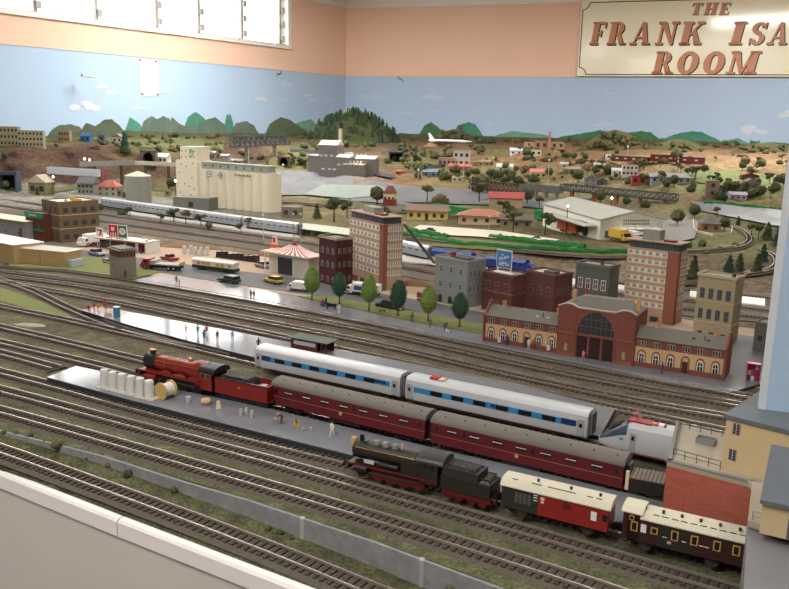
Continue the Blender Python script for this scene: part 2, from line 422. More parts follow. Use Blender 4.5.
# edge cap and fascia
w = MB(); Q = resample(CP, 30)
dC = (Q[-1]-Q[0]); dC.z = 0; nC = Vector((dC.y, -dC.x, 0)).normalized()
if nC.y > 0: nC = -nC
for k, (i0, i1) in enumerate(((0, 12), (12, 29))):
    pass
kj = at(115, 515, -.012)
ds = dC.normalized(); sj = (kj-Q[0]).dot(ds); L_ = dC.length
for k, (s0, s1) in enumerate(((-.3, sj-.0006), (sj+.0006, L_))):
    w = MB(); prof = [(-.004,-.0175),(-.004,.0),(-.003,.0015),(.0,.002),(.004,.0012),(.0065,-.0015),(.007,-.0175)]
    vs = []; n = len(prof)
    for s in (s0, s1):
        f = max(0, min(1, s/L_)); base = Q[0].lerp(Q[-1], f); base = Vector((Q[0].x+ds.x*s, Q[0].y+ds.y*s, -.012-.008*min(1, f*3)))
        for t_, z_ in prof: vs.append(base+nC*t_+Vector((0,0,z_)))
    w.add(vs, [tuple(range(n)), tuple(range(n,2*n))[::-1]]+[(i, i+n, (i+1)%n+n, (i+1)%n) for i in range(n)])
    struct(w.build('trim_%d' % (4+k), M('white_edge', (232,226,222), rough=.5, var=.03)))
w = MB(); a = Q[0]-ds*.3; b = Q[-1]
w.add([a+nC*.003+Vector((0,0,-.012)), b+nC*.003+Vector((0,0,-.012)), b+nC*.003+Vector((0,0,-1)), a+nC*.003+Vector((0,0,-1)),
       a-nC*.01+Vector((0,0,-.012)), b-nC*.01+Vector((0,0,-.012)), b-nC*.01+Vector((0,0,-1)), a-nC*.01+Vector((0,0,-1))],
      [(0,1,2,3),(7,6,5,4),(0,4,5,1),(1,5,6,2),(2,6,7,3),(3,7,4,0)])
fz = w.build('wall_fascia', M('fascia_board', (206,201,193), rough=.6, var=.05, scale=15)); struct(fz)

# ---- draped patches
def drape(name, poly, rgb_or_mat, lift=.0045, step=5, kind='structure', flat=None):
    """thin sheet lying on the land inside a pixel polygon"""
    if flat is not None:
        pts = [at(x, y, flat[0]) for x, y in poly]
        m_ = MB().prism([(p.x, p.y) for p in pts], flat[1], flat[0])
        o = m_.build(name, rgb_or_mat); o['kind'] = kind; return o
    xs = [p[0] for p in poly]; ys = [p[1] for p in poly]
    import mathutils
    bmx = bmesh.new(); vs = [bmx.verts.new((x, y, 0)) for x, y in poly]; bmx.faces.new(vs)
    bmesh.ops.triangulate(bmx, faces=bmx.faces[:])
    for _ in range(7):
        le = [e for e in bmx.edges if e.calc_length() > (step or 9)]
        if not le: break
        bmesh.ops.subdivide_edges(bmx, edges=le, cuts=1)
        bmesh.ops.triangulate(bmx, faces=[f for f in bmx.faces if len(f.verts) > 3])
    for v in bmx.verts:
        p = gnd(v.co.x, v.co.y); v.co = p+Vector((0, 0, lift))
    me = bpy.data.meshes.new(name); bmesh.ops.recalc_face_normals(bmx, faces=bmx.faces[:])
    bmx.normal_update()
    if sum(f.normal.z for f in bmx.faces) < 0: bmesh.ops.reverse_faces(bmx, faces=bmx.faces[:])
    bmx.to_mesh(me); bmx.free(); me.materials.append(rgb_or_mat)
    me.polygons.foreach_set('use_smooth', [True]*len(me.polygons))
    o = bpy.data.objects.new(name, me); C.objects.link(o); o['kind'] = kind; return o
VERGE = M('verge_grass', (112,118,60), rough=1, var=.3, scale=250, bump=.4)
BDK = M('main_line_ballast', (98,88,76), rough=1, var=.3, scale=160, bump=.5)
GRASS = M('static_grass', (90,97,54), rough=1, var=.3, scale=250, bump=.4)
ASPH = M('model_asphalt', (92,92,96), rough=.7, var=.15, scale=90)
SAND = M('sandy_street', (180,152,126), rough=.9, var=.12, scale=80)
RIV = M('grey_river', (112,116,122), rough=.35, var=.05, scale=20)
PAVE = M('platform_grey', (122,126,134), rough=.09, var=.06, scale=30, spec=.6)
PAVW = M('platform_edge_dark', (50,54,62), rough=.4)
DIRT = M('dirt_brown', (134,96,72), rough=1, var=.25, scale=120)
CONG = M('concrete_ground', (134,130,123), rough=.8, var=.1)
drape('ground_sand', [(70,248),(130,243),(235,252),(300,262),(345,270),(440,290),(500,300),(570,300),(700,322),(765,330),(765,388),(720,385),(485,333),(420,321),(300,300),(155,276),(85,262)], SAND, flat=(.0014, -.004))
drape('road', [(76,249),(135,257),(200,266),(290,277),(350,288),(420,300),(488,313),(488,326),(420,312),(350,300),(290,292),(200,279),(135,268),(88,262)], ASPH, flat=(.0022, -.004))
drape('grass_verge', [(8,263),(75,256),(112,258),(160,272),(130,279),(66,270),(10,266)], VERGE, flat=(.003, -.004))
drape('grass_verge', [(298,296),(330,296),(400,309),(484,324),(484,334),(400,318),(330,303)], VERGE, flat=(.0075, -.004))
drape('grass_verge', [(0,287),(60,308),(82,325),(40,312),(0,301)], VERGE, flat=(.0012, -.004))
drape('ground_asphalt', [(700,330),(768,338),(764,386),(724,382),(700,345)], ASPH, flat=(.0024, -.004))
drape('ground_concrete', [(90,196),(140,214),(220,228),(300,240),(305,236),(240,222),(165,205),(120,192)], CONG, flat=(.003, -.004))
drape('ground_ballast', [(-80,180),(0,191),(60,197),(140,209),(242,224),(300,232),(400,252),(480,264),(560,274),(660,285),(800,297),(830,328),(700,317),(560,302),(420,279),(290,255),(200,242),(130,232),(60,221),(0,212),(-80,200)], BDK, flat=(.0022,-.004))
def platform(name, near, farp, zt, label):
    p = thing(name, label, 'platform', at(*near[0], zt))
    o0 = p.location
    pts = [at(x, y, zt)-o0 for x, y in near]+[at(x, y, zt)-o0 for x, y in farp[::-1]]
    q = [(v.x, v.y) for v in pts]
    MB().prism(q, -zt-.003, -.0012).build('platform_base', PAVW, p)
    MB().prism(q, -.0012, 0).build('platform_surface', PAVE, p)
    return p
PZ1 = .011
platform('station_platform', [(47,377),(130,399.5),(250,429.5),(345,453),(430,474),(560,508),(660,534),(720,550)], [(76,366),(102,371.5),(150,384),(272,409),(430,447),(540,472),(640,496),(722,516)], PZ1, 'grey front platform with a pointed left tip, between the red train and the black train')
platform('station_platform', [(81,310),(130,325),(190,341),(258,358),(420,395),(600,436)], [(95,306.5),(120,310),(250,334.5),(290,342),(370,355),(520,385),(615,409)], PZ1, 'grey island platform with the small shelter, behind the silver and blue train')
platform('station_platform', [(131,280.5),(250,300.5),(370,323),(520,352),(650,378),(727,393)], [(157,275),(200,279.5),(250,287.5),(300,296),(360,306),(484,330),(600,345),(765,382)], .006, 'long grey platform in front of the brick station building')
# river and grey ground
drape('river', [(365,196),(420,188),(470,190),(560,200),(600,196),(560,211),(500,206),(455,205),(420,202),(396,204)], RIV, lift=.006, step=6)
drape('river', [(372,181),(400,186),(430,189),(500,198),(470,203),(380,204),(330,200)], RIV, lift=.006, step=6)
drape('river', [(690,202),(720,204),(800,214),(800,232),(750,222),(700,212)], RIV, lift=.006, step=6)
drape('ground_grey', [(240,168),(346,175),(362,193),(345,196),(260,196),(240,190)], M('grey_board', (106,108,111), rough=.6, var=.05), lift=.006)
drape('ground_grey', [(323,186),(380,187),(396,196),(345,200),(305,196)], M('pale_board', (130,140,134), rough=.6, var=.05), lift=.009)
drape('ground_grey', [(345,174),(372,176),(392,180),(396,177),(350,172)], M('dark_asphalt', (60,64,76)), lift=.011)
drape('road', [(406,232),(420,226),(500,232),(540,238),(560,241),(545,244),(480,238),(440,236)], M('pale_road', (214,206,184), var=.08))
drape('road', [(640,236),(662,222),(690,218),(700,224),(694,240),(668,246),(640,246)], CONG, lift=.006)
drape('grass_verge', [(412,236),(470,240),(560,250),(640,253),(640,258),(560,256),(470,250),(412,246)], M('bank_grass', (112,116,64), rough=1, var=.25, scale=200))
drape('grass_verge', [(120,141),(145,140),(200,141),(225,143),(222,152),(180,150),(140,148)], GRASS)
drape('grass_verge', [(40,189),(60,188),(78,184),(76,190),(50,194)], GRASS)
drape('grass_verge', [(690,172),(740,172),(786,178),(780,190),(720,186),(690,182)], M('lime_grass', (118,132,78), rough=1, var=.3, scale=150))
drape('grass_verge', [(345,197),(362,204),(396,208),(398,215),(380,218),(352,210)], GRASS, lift=.006)
# ================================================================ TRACKS
SLP = M('sleeper_brown', (74,60,52), rough=.9, var=.25, scale=200); RAIL = M('rail_top', (176,164,150), rough=.35, metal=.6, var=.1)
RAILB = M('rail_rusty', (140,118,98), rough=.6, metal=.3, var=.15)
BAL = M('ballast', (98,85,70), rough=1, var=.35, scale=500, bump=.6)
BALF = M('ballast_grey', (92,84,72), rough=1, var=.35, scale=500, bump=.6)
ZR = .0068
def smooth_path(P, step):
    out = []
    n = len(P)
    for i in range(n-1):
        p0 = P[max(0,i-1)]; p1 = P[i]; p2 = P[i+1]; p3 = P[min(n-1,i+2)]
        k = max(2, int((p2-p1).length/.02))
        for j in range(k):
            t = j/k
            a = .5*((2*p1)+(p2-p0)*t+(2*p0-5*p1+4*p2-p3)*t*t+(3*p1-p0-3*p2+p3)*t**3)
            out.append(a)
    out.append(P[-1])
    L = sum((b-a).length for a, b in zip(out[:-1], out[1:]))
    return resample(out, max(3, int(L/step)))
TRK = {}
def track(pts, label, z=0.0, grp=None, gnd_=False, bal=None, rail=None, w=1.0, step=.0085, lift=.002, far_=False):
    P = [ (gnd(x, y)+Vector((0,0,lift))) if gnd_ else at(x, y, z) for x, y in pts]
    Q = smooth_path(P, step)
    base = Q[len(Q)//2].copy()
    t = thing('railway_track', label, 'railway track', base, 0, grp)
    sl = MB(); ba = MB(); r = [MB(), MB()]
    g = .0088*w; n = len(Q)
    N = []
    for i in range(n):
        d = Q[min(n-1,i+1)]-Q[max(0,i-1)]; d.z = 0; d.normalize(); N.append(Vector((-d.y, d.x, 0)))
    for i in range(n-1):
        d = (Q[min(n-1,i+1)]-Q[max(0,i-1)]).normalized()
        c = Q[i]-base; nn = N[i]
        a1 = c+nn*.0155*w+d*.0019; a2 = c-nn*.0155*w+d*.0019; a3 = c-nn*.0155*w-d*.0019; a4 = c+nn*.0155*w-d*.0019
        vs = [a+Vector((0,0,.0022)) for a in (a4,a3,a2,a1)]+[a+Vector((0,0,.0042)) for a in (a4,a3,a2,a1)]
        sl.add(vs, [(4,5,6,7),(0,1,5,4),(1,2,6,5),(2,3,7,6),(3,0,4,7)])
    st = 4 if not far_ else 3
    idx = list(range(0, n, st));
    if idx[-1] != n-1: idx.append(n-1)
    prof = [(-.022,0),(-.0165,.0026),(.0165,.0026),(.022,0)]
    vs = []
    for i in idx:
        for o_, z_ in prof: vs.append(Q[i]-base+N[i]*o_*w+Vector((0,0,z_-.0003)))
    fs = []
    for k in range(len(idx)-1):
        for j in range(3): fs.append((k*4+j, k*4+j+1, (k+1)*4+j+1, (k+1)*4+j))
    ba.add(vs, [f[::-1] for f in fs])
    for s, m_ in zip((-1, 1), r):
        vs = []
        for i in idx:
            for o_, z_ in ((-.0008,.004),(-.0008,ZR),(.0008,ZR),(.0008,.004)): vs.append(Q[i]-base+N[i]*(s*g+o_)+Vector((0,0,z_)))
        fs = []
        for k in range(len(idx)-1):
            for j in range(3): fs.append((k*4+j, k*4+j+1, (k+1)*4+j+1, (k+1)*4+j)[::-1])
        m_.add(vs, fs)
    ba.build('ballast', bal or BAL, t); 
    so = sl.build('sleepers', SLP, t); so['kind'] = 'stuff'
    for m_ in r: m_.build('rail', rail or RAIL, t)
    return t
YG = 'yard tracks'
track([(-120,252),(0,268),(65,272.5),(130,281.6),(250,302),(370,325),(520,356),(650,381),(725,394.5),(800,409)], 'track nearest the brick station, running along the long grey platform')
track([(-120,257),(0,272.5),(68,281),(130,289.5),(250,311),(370,333),(520,366.5),(650,392),(725,405),(800,420)], 'second track out from the brick station platform edge')
track([(-120,259),(0,277),(68,286),(130,297),(250,321),(370,345),(520,379),(650,406),(725,419),(800,434)], 'third track out from the brick station, in the middle of the rusty ballast')
track([(-60,272),(17,286),(70,296),(130,307),(250,332),(330,349.5),(370,358),(520,391),(615,411),(725,434),(800,449)], 'track along the back edge of the island platform with the shelter')
track([(-50,263),(0,281),(34,293),(68,309.5),(110,327),(135,334.5),(160,341),(200,348.5)], 'bright diagonal crossover track running down from the left edge to the junction')
track([(-100,287),(0,308),(65,321.5),(120,334),(180,347),(260,366),(404,397.5),(500,420),(590,441),(680,463),(800,488)], 'track carrying the silver and blue passenger train', w=1)
track([(-100,303),(0,328.5),(51,340.5),(147,364),(250,390),(430,433),(626,480),(680,494),(740,509)], 'track between the grassy strip and the red train, passing behind it')
track([(-100,319),(0,344),(76,362),(110,370.5),(150,381),(272,407),(430,442),(530,465),(626,488),(740,516)], 'track carrying the red steam locomotive and maroon coaches')
track([(-100,330),(0,355),(30,363),(57,370.5)], 'short siding ending under the pointed tip of the front platform')
track([(-100,347),(0,374),(65,391),(130,409),(250,440.5),(345,464),(430,485),(500,503),(640,540),(742,566),(820,586)], 'track carrying the black steam locomotive and vintage carriages', bal=BALF)
track([(-100,366),(0,392),(130,427),(250,458.5),(380,494.5),(520,533),(640,568),(720,591),(800,615)], 'grass bordered track directly in front of the black train', bal=BALF)
track([(-100,387),(0,413),(68,432),(120,447),(250,484),(380,522.5),(520,566),(590,589),(700,627)], 'track running along the top of the grey retaining wall', bal=BALF)
# lower line in front of the wall
track([(-90,424),(0,453),(100,489),(200,526),(300,565),(380,598),(470,632)], 'lowest track, below the retaining wall beside the white layout edge', gnd_=True, bal=BALF, lift=.001)
MG = None
track([(-80,182),(0,193.5),(60,199),(140,211.5),(242,226.5),(300,234.5),(400,254),(480,266),(560,277),(660,288),(790,300)], 'far main line track carrying the long silver streamlined train', z=.002, far_=True)
track([(-80,188),(0,200),(60,208),(130,219),(290,241),(420,264),(560,288),(700,303),(830,318)], 'far main line track in front of the long silver train', z=.002, far_=True)
track([(-80,194),(0,206),(60,215),(130,226),(290,248.5),(420,271.5),(560,296),(700,311),(830,326)], 'far main line track nearest the sandy street', z=.002, far_=True)
track([(752,203),(760,216),(745,232),(722,247),(680,259),(640,262)], 'short length of far track', gnd_=True, far_=True) if False else None
track([(722,226),(735,229),(747,236),(748,243),(735,249),(705,252),(660,256),(600,258),(520,252),(440,243),(408,239)], 'curved track along the rim of the grassy terrace below the warehouse', gnd_=True, far_=True, step=.009, w=.8)
track([(762,252),(774,258),(776,266),(768,272),(750,275),(720,279),(690,284),(640,284)], 'curved track round the foot of the terrace at the right', gnd_=True, far_=True, step=.009, w=.8)
track([(282,203),(330,207),(380,213),(440,214),(500,218),(560,221)], 'far track carrying the grain hoppers and the green boxcar', gnd_=True, far_=True, lift=.004, w=.9)
track([(345,206),(362,214),(392,222)], 'short far track beside the pale ramp', gnd_=True, far_=True, lift=.003, w=.9)
WPL = M('white_platform', (226,220,214), rough=.3, var=.04, spec=.6)
for pts, lab in (([(128,206),(200,215),(290,229),(300,235),(290,235),(200,222),(128,212)], 'long white low platform beside the long silver train at the far left'),
                 ([(400,248),(480,262),(560,275),(640,286),(640,290),(560,281),(480,269),(400,259)], 'white low platform behind the grey three storey building'),
                 ([(690,289),(765,297),(765,304),(690,295)], 'white low platform strip right of the tan office tower')):
    q = [at(x, y+1.5, .008) for x, y in pts]; o0 = q[0].copy()
    o = MB().prism([(p.x-o0.x, p.y-o0.y) for p in q], -.008, 0).build('low_platform', WPL); o.location = o0; tag(o, lab, 'platform')
# ================================================================ TRAINS
BLK = M('loco_black', (34,33,34), rough=.45, var=.1); DKG = M('underframe_dark', (42,38,36), rough=.8)
CRIM = M('crimson_paint', (138,32,28), rough=.35, var=.06); MAR = M('maroon_paint', (104,24,32), rough=.4, var=.06)
GRYR = M('grey_roof', (108,101,93), rough=.7, var=.1, scale=40); BRASS = M('brass', (196,150,70), rough=.35, metal=.8)
REDF = M('red_frame', (104,26,23), rough=.5); COAL = M('coal', (17,16,18), rough=.6, var=.5, scale=300, bump=1)
SIL = M('silver_paint', (196,200,204), rough=.3, var=.04, spec=.6); CYAN = M('cyan_stripe', (46,142,206), rough=.35); NAVY = M('navy_stripe', (30,58,112), rough=.35)
GLS = M('dark_glass', (22,24,26), rough=.12, var=0, spec=.8); CREAM = M('cream_roof', (204,197,172), rough=.7, var=.05)
OLIV = M('loco_olive', (42,40,32), rough=.5, var=.1); STEEL = M('wheel_steel', (90,84,80), rough=.4, metal=.5); WHTP = M('white_paint', (232,230,224), rough=.5, var=.03)
ZT = .0068
def wheel_mesh(r, m, w_=.003):
    mb = MB().cyl((0,-w_/2,0),(0,w_/2,0), r, n=16)
    mb.cyl((0,-w_/2-.0006,0),(0,w_/2+.0006,0), r*.3, n=8)
    return mb.mesh('wheel', m)
WH = {}
def wheels(parent, xs, r, m, ztop=0, g=.0088, name='wheel'):
    k = (r, m.name)
    if k not in WH: WH[k] = wheel_mesh(r, m)
    for x in xs:
        for s in (-1, 1): put(name, WH[k], parent, (x, s*g, ztop+r))
def hexline(mb, prof, x0, x1, mi=0, rnd=0):
    """closed yz profile extruded along x"""
    mb.extx(prof, x0, x1, mi)
def bogie(parent, x, m=DKG, L=.03, r=.0055, wm=STEEL):
    mb = MB().box(-L/2, L/2, -.0112, -.0098, .003, .0085).box(-L/2, L/2, .0098, .0112, .003, .0085).box(-.004,.004,-.0105,.0105,.005,.011)
    for s in (-1,1):
        for u in (-L*.3, L*.3): mb.cyl((u,s*.0105,r),(u,s*.0128,r),.0022,n=8)
    b = mb.build('bogie', m, parent); b.location = (x, 0, 0)
    k = (r, wm.name)
    if k not in WH: WH[k] = wheel_mesh(r, wm)
    for u in (-L*.3, L*.3):
        for s in (-1, 1): put('wheel', WH[k], b, (u, s*.0088, r))
    return b
def side_win(parent, mesh, xs, z, half, name='window', both=True):
    for x in xs:
        put(name, mesh, parent, (x, -half, z))
        if both: put(name, mesh, parent, (x, half, z), math.pi)
def winmesh(w_, h, glass=GLS, frame=None, t=.0006, f=.0008):
    mb = MB()
    mb.box(-w_/2, w_/2, -t, .0003, -h/2, h/2, 0)
    if frame:
        mb.box(-w_/2-f, w_/2+f, -t*.7, .0003, h/2, h/2+f, 1).box(-w_/2-f, w_/2+f, -t*.7, .0003, -h/2-f, -h/2, 1)
        mb.box(-w_/2-f, -w_/2, -t*.7, .0003, -h/2, h/2, 1).box(w_/2, w_/2+f, -t*.7, .0003, -h/2, h/2, 1)
    return mb.mesh('window', [glass, frame] if frame else [glass])

def on_track(A, B, z=ZT):
    a, rz, L = frame(A, B, z); return a, rz, L
# ---- British style crimson coaches.  local +x runs from A (left in the photo) to B
def arc_roof(half, z0, rise, n=8, over=.0004):
    return [(-half-over, z0-.001)]+[(-(half+over)*math.cos(math.pi*i/n), z0+rise*math.sin(math.pi*i/n)) for i in range(n+1)]+[(half+over, z0-.001)]
def maroon_coach(A, B, label, gangend):
    a, rz, L = on_track(A, B)
    t = thing('passenger_coach', label, 'train coach', a, rz, 'maroon coaches'); t.scale = (1,1,.95)
    hw = .0165
    MB().box(.001, L-.001, -hw, hw, .010, .038).box(.001, L-.001, -hw-.0003, hw+.0003, .0215, .0222, 1).build('body', [MAR, BRASS], t)
    r = MB(); r.extx(arc_roof(hw, .038, .0085, 12), 0, L); rf = r.build('roof', GRYR, t, 'auto')
    v = MB().cyl((0,0,0),(0,0,.0022),.0011,n=8).mesh('roof_vent', M('vent_dark', (70,66,62)))
    for i in range(9):
        for s in (-1, 1): put('roof_vent', v, rf, (L*(i+.6)/9, s*.008, .0448-.0006))
    for i in range(1, 14):
        MB
    MB().box(.012, L-.012, -.006, .006, .006, .0105).box(L*.4, L*.6, -.014, .014, .004, .010).build('underframe', DKG, t)
    w1 = winmesh(.0135, .0072, M('coach_glass',(58,28,32),rough=.3), MAR); 
    lit = MB().box(-.0060,-.0022,-.0009,0,-.0004,.0004).box(-.0015,.0015,-.0009,0,-.0004,.0004).box(.0022,.0060,-.0009,0,-.0004,.0004).mesh('window_bar', WHTP)
    n = 7
    for i in range(n):
        x = L*(i+1)/(n+1)
        for s in (-1, 1):
            w_ = put('window', w1, t, (x, s*hw, .0300), 0 if s < 0 else math.pi)
            put('window_bar', lit, w_, (0, -.0002, .0008))
    wd = winmesh(.004, .006, GLS, None)
    for x in (L*.035, L*.965, L*.19, L*.56):
        for s in (-1, 1): put('window', wd, t, (x, s*hw, .0300), 0 if s < 0 else math.pi)
    for x in (-.004, L): MB().box(x, x+.004, -.008, .008, .010, .036).build('corridor_connector', BLK, t)
    MB().box(L*.47, L*.47+.004, -hw-.0005, -hw, .017, .021).build('crest', M('crest_gold', (206,170,110)), t)
    bogie(t, L*.14); bogie(t, L*.86)
    for x in (-.006, L+.001): MB().box(x, x+.005, -.001, .001, .008, .0105).build('coupling', BLK, t)
    return t
maroon_coach((279,406), (431,443.5), 'maroon passenger coach with grey roof directly behind the red locomotive tender', 0)
maroon_coach((436,445), (626,491.5), 'maroon passenger coach at the tail of the red locomotive train, second from the tender', 1)
# ---- crimson locomotive: local x from front buffer (A) to cab end
a, rz, L = on_track((147,379), (221,397))
def cyl_x(mb, x0, x1, z, r, r1=None, n=20, mi=0): mb.cyl((x0,0,z),(x1,0,z), r, r1, n=n, mi=mi)
lo = thing('steam_locomotive', 'crimson red steam locomotive with black smokebox pulling two maroon coaches', 'locomotive', a, rz)
mb = MB(); cyl_x(mb, .020, .062, .0275, .0098, .0105); cyl_x(mb, .062, .084, .0275, .0105, .0125); mb.build('boiler', CRIM, lo, 'auto')
mb = MB().box(.078,.092,-.0115,.0115,.012,.034); cyl_x(mb, .078, .092, .0300, .0118); mb.build('firebox', CRIM, lo, 'auto')
mb = MB(); cyl_x(mb, .004, .020, .0275, .0106); cyl_x(mb, .0025,.004,.0275,.0085,.0085); mb.cyl((.0015,0,.0275),(.004,0,.0275),.002,n=8); mb.build('smokebox', BLK, lo, 'auto')
MB().lathe([(.0038,.036),(.0034,.038),(.0034,.0400),(.0042,.0406),(.0040,.0416)], (.011,0,0)).build('chimney', BLK, lo, 'auto')
MB().lathe([(.0042,.0417),(.0042,.0426)], (.011,0,0)).build('chimney_cap', M('copper', (190,110,80), metal=.8, rough=.3), lo)
MB().lathe([(.0030,.036),(.003,.0395),(.0022,.0415),(.001,.042)], (.066,0,0)).build('dome', BRASS, lo, 'auto')
bd = MB()
for x in (.034,.050): cyl_x(bd, x, x+.0006, .0275, .0108)
bd.build('boiler_bands', BRASS, lo)
MB().box(0,.094,-.0155,.0155,.0165,.0178).build('running_board', CRIM, lo)
sp = MB()
for x in (.040,.060,.079):
    for s in (-1,1): sp.ext([(x+.0085*math.cos(math.pi*i/8), .0172+.006*math.sin(math.pi*i/8)) for i in range(9)], s*.0115, s*.0150)
sp.build('splasher', CRIM, lo)
cb = MB().box(.090,.1055,-.0155,-.0145,.0105,.0335).box(.090,.1055,.0145,.0155,.0105,.0335).box(.090,.0912,-.0155,.0155,.012,.036)
cb.build('cab', CRIM, lo)
cr = MB(); cr.extx(arc_roof(.0162, .0335, .0075, 10), .088, .109); cr.build('cab_roof', BLK, lo, 'auto')
wm_ = winmesh(.0042, .0050, GLS, BRASS); 
for s in (-1,1):
    for x in (.094,.1005): put('window', wm_, lo, (x, s*.0155, .0285), 0 if s < 0 else math.pi)
MB().box(.004,.104,-.006,.006,.004,.0165).build('frame', BLK, lo)
MB().box(-.001,.002,-.015,.015,.009,.0165).build('buffer_beam', REDF, lo)
for s in (-1,1): MB().cyl((-.006,s*.010,.0125),(-.001,s*.010,.0125),.0012,n=8).cyl((-.0068,s*.010,.0125),(-.006,s*.010,.0125),.003,n=12).build('buffer', BLK, lo)
for s in (-1,1): MB().cyl((.012,s*.0135,.0105),(.026,s*.0135,.0105),.0042,n=12).build('cylinder', CRIM, lo, 'auto')
wheels(lo, (.040,.060,.079), .0105, M('wheel_dark', (40,34,32), metal=.3, rough=.5)); wheels(lo, (.010,.024), .0058, STEEL)
for s in (-1,1): MB().box(.040,.080,s*.0116-.0005,s*.0116+.0005,.0085,.0098).build('coupling_rod', STEEL, lo)
MB().box(.052,.068,-.0159,-.0155,.0205,.0215).build('nameplate', BRASS, lo)
for s in (-1,1): MB().cyl((.020,s*.0108,.0325),(.088,s*.0124,.0345),.0004,n=6).build('handrail', BRASS, lo)
lo.scale = (L/.107, 1.08, 1.17)
# tender
a, rz, L = on_track((222,397.5), (275,409.5))
te = thing('locomotive_tender', 'crimson red tender full of coal behind the red locomotive', 'tender', a, rz)
MB().box(0,L,-.0155,.0155,.0115,.013).box(.001,L-.001,-.0150,-.0142,.013,.0315).box(.001,L-.001,.0142,.0150,.013,.0315).box(.001,.002,-.015,.015,.013,.0255).box(L-.002,L-.001,-.015,.015,.013,.0315).box(.001,L-.001,-.0145,.0145,.013,.0255).build('body', CRIM, te)
MB().frus(.003,L*.64,-.0135,.0135,.0255,.0345,.006,.004).build('coal', COAL, te)
MB().cyl((L*.8,0,.0255),(L*.8,0,.0285),.0055,n=16).build('water_filler', M('filler_grey', (150,152,154)), te)
MB().box(.001,L-.001,-.0158,-.0140,.031,.0322).box(.001,L-.001,.0140,.0158,.031,.0322).build('top_rail', BLK, te)
MB().box(.003,L-.003,-.012,.012,.004,.0115).build('frame', BLK, te)
MB().box(L*.45,L*.45+.004,-.0154,-.0150,.022,.025).build('crest', BRASS, te)
wheels(te, (L*.2,L*.5,L*.8), .0062, STEEL, g=.0088)
for s in (-1,1): MB().cyl((L,s*.010,.0125),(L+.005,s*.010,.0125),.0012,n=8).cyl((L+.005,s*.010,.0125),(L+.0058,s*.010,.0125),.003,n=12).build('buffer', BLK, te)
te.scale = (1,1.05,1.13)
# ---- black/olive locomotive
a, rz, L = on_track((356,471.5), (442,492))
lo = thing('steam_locomotive', 'black steam locomotive with red wheels and frames in the foreground', 'locomotive', a, rz)
mb = MB(); cyl_x(mb, .004, .075, .0285, .0095); mb.build('boiler', OLIV, lo, 'auto')
mb = MB(); cyl_x(mb, .0005, .014, .0285, .0102); cyl_x(mb, -.001,.0005,.0285,.008,.009); mb.build('smokebox', BLK, lo, 'auto')
MB().lathe([(.0032,.037),(.0026,.039),(.0026,.0445),(.0032,.0455)], (.007,0,0)).build('chimney', BLK, lo, 'auto')
for x, r, m_ in ((.026,.0040,M('dome_grey', (120,120,116), rough=.4)),(.037,.0044,MC['dome_grey']),(.048,.0040,MC['dome_grey'])):
    MB().lathe([(r,.036),(r,.0400),(r*.75,.0418),(r*.3,.0425)], (x,0,0)).build('dome', m_, lo, 'auto')
MB().lathe([(.0012,.036),(.0012,.0440),(.0006,.0445)], (.056,0,0)).build('safety_valve', M('valve_pink', (220,150,130)), lo)
MB().box(.060,.084,-.0110,.0110,.012,.0300).build('firebox', OLIV, lo)
MB().box(-.002,.104,-.0152,.0152,.0160,.0170).box(-.002,.104,-.0153,-.0150,.0148,.0172,1).build('running_board', [BLK, REDF], lo)
MB().box(.083,.104,-.0150,-.0142,.012,.036).box(.083,.104,.0142,.0150,.012,.036).box(.083,.084,-.015,.015,.012,.038).build('cab', OLIV, lo)
cr = MB(); cr.extx(arc_roof(.0158, .0355, .0068, 10), .079, .110); cr.build('cab_roof', M('cab_roof_dark', (60,58,60), rough=.35), lo, 'auto')
put('window', winmesh(.0045, .005, GLS, OLIV), lo, (.090,-.015,.030)); put('window', winmesh(.0045, .005, GLS, OLIV), lo, (.098,-.015,.030))
MB().box(.000,.100,-.0055,.0055,.005,.0160).build('frame', REDF, lo)
MB().box(-.004,-.001,-.015,.015,.009,.0155).build('buffer_beam', REDF, lo)
for s in (-1,1): MB().cyl((-.009,s*.010,.012),(-.004,s*.010,.012),.0012,n=8).cyl((-.0098,s*.010,.012),(-.009,s*.010,.012),.003,n=12).build('buffer', BLK, lo)
for s in (-1,1): MB().cyl((.006,s*.0128,.0115),(.021,s*.0128,.0115),.0046,n=12).build('cylinder', BLK, lo, 'auto')
wheels(lo, (.032,.048,.064,.080), .0088, M('wheel_red', (100,28,25), rough=.5)); wheels(lo, (.012,), .0055, MC['wheel_red'])
for s in (-1,1): MB().box(.020,.081,s*.0116-.0005,s*.0116+.0005,.0075,.0088).build('coupling_rod', STEEL, lo)
MB().box(.018,.030,-.0156,-.0150,.0200,.0240).build('air_tank', M('air_tank_pale', (190,188,180)), lo)
for s in (-1,1):
    MB().cyl((.034,s*.0125,.0205),(.058,s*.0125,.0205),.0028,n=10).build('air_tank', BLK, lo)
    MB().cyl((.004,s*.0100,.0335),(.080,s*.0100,.0335),.0004,n=6).build('handrail', BRASS, lo)
lo.scale = (L/.104, 1, 1.04)
a, rz, L = on_track((445,492.5), (495,506))
te = thing('locomotive_tender', 'dark olive tender with red frame and heaped coal behind the black locomotive', 'tender', a, rz)
MB().box(.001,L-.001,-.0145,.0145,.012,.027).frus(.002,L*.74,-.0145,.0145,.027,.036,.0,.0015).frus(L*.76,L-.002,-.012,.012,.027,.0305,.003,.003).build('body', OLIV, te)
MB().frus(.004,L*.70,-.0118,.0118,.0355,.0385,.003,.003).build('coal', COAL, te)
MB().box(L*.78,L*.94,-.0105,-.0095,.0305,.032).box(L*.78,L*.94,.0095,.0105,.0305,.032).build('hatch_rail', OLIV, te)
MB().box(.002,L,-.0130,.0130,.006,.0122).build('frame', REDF, te)
wheels(te, (L*.15,L*.36,L*.62,L*.83), .0060, MC['wheel_red'], g=.0100)
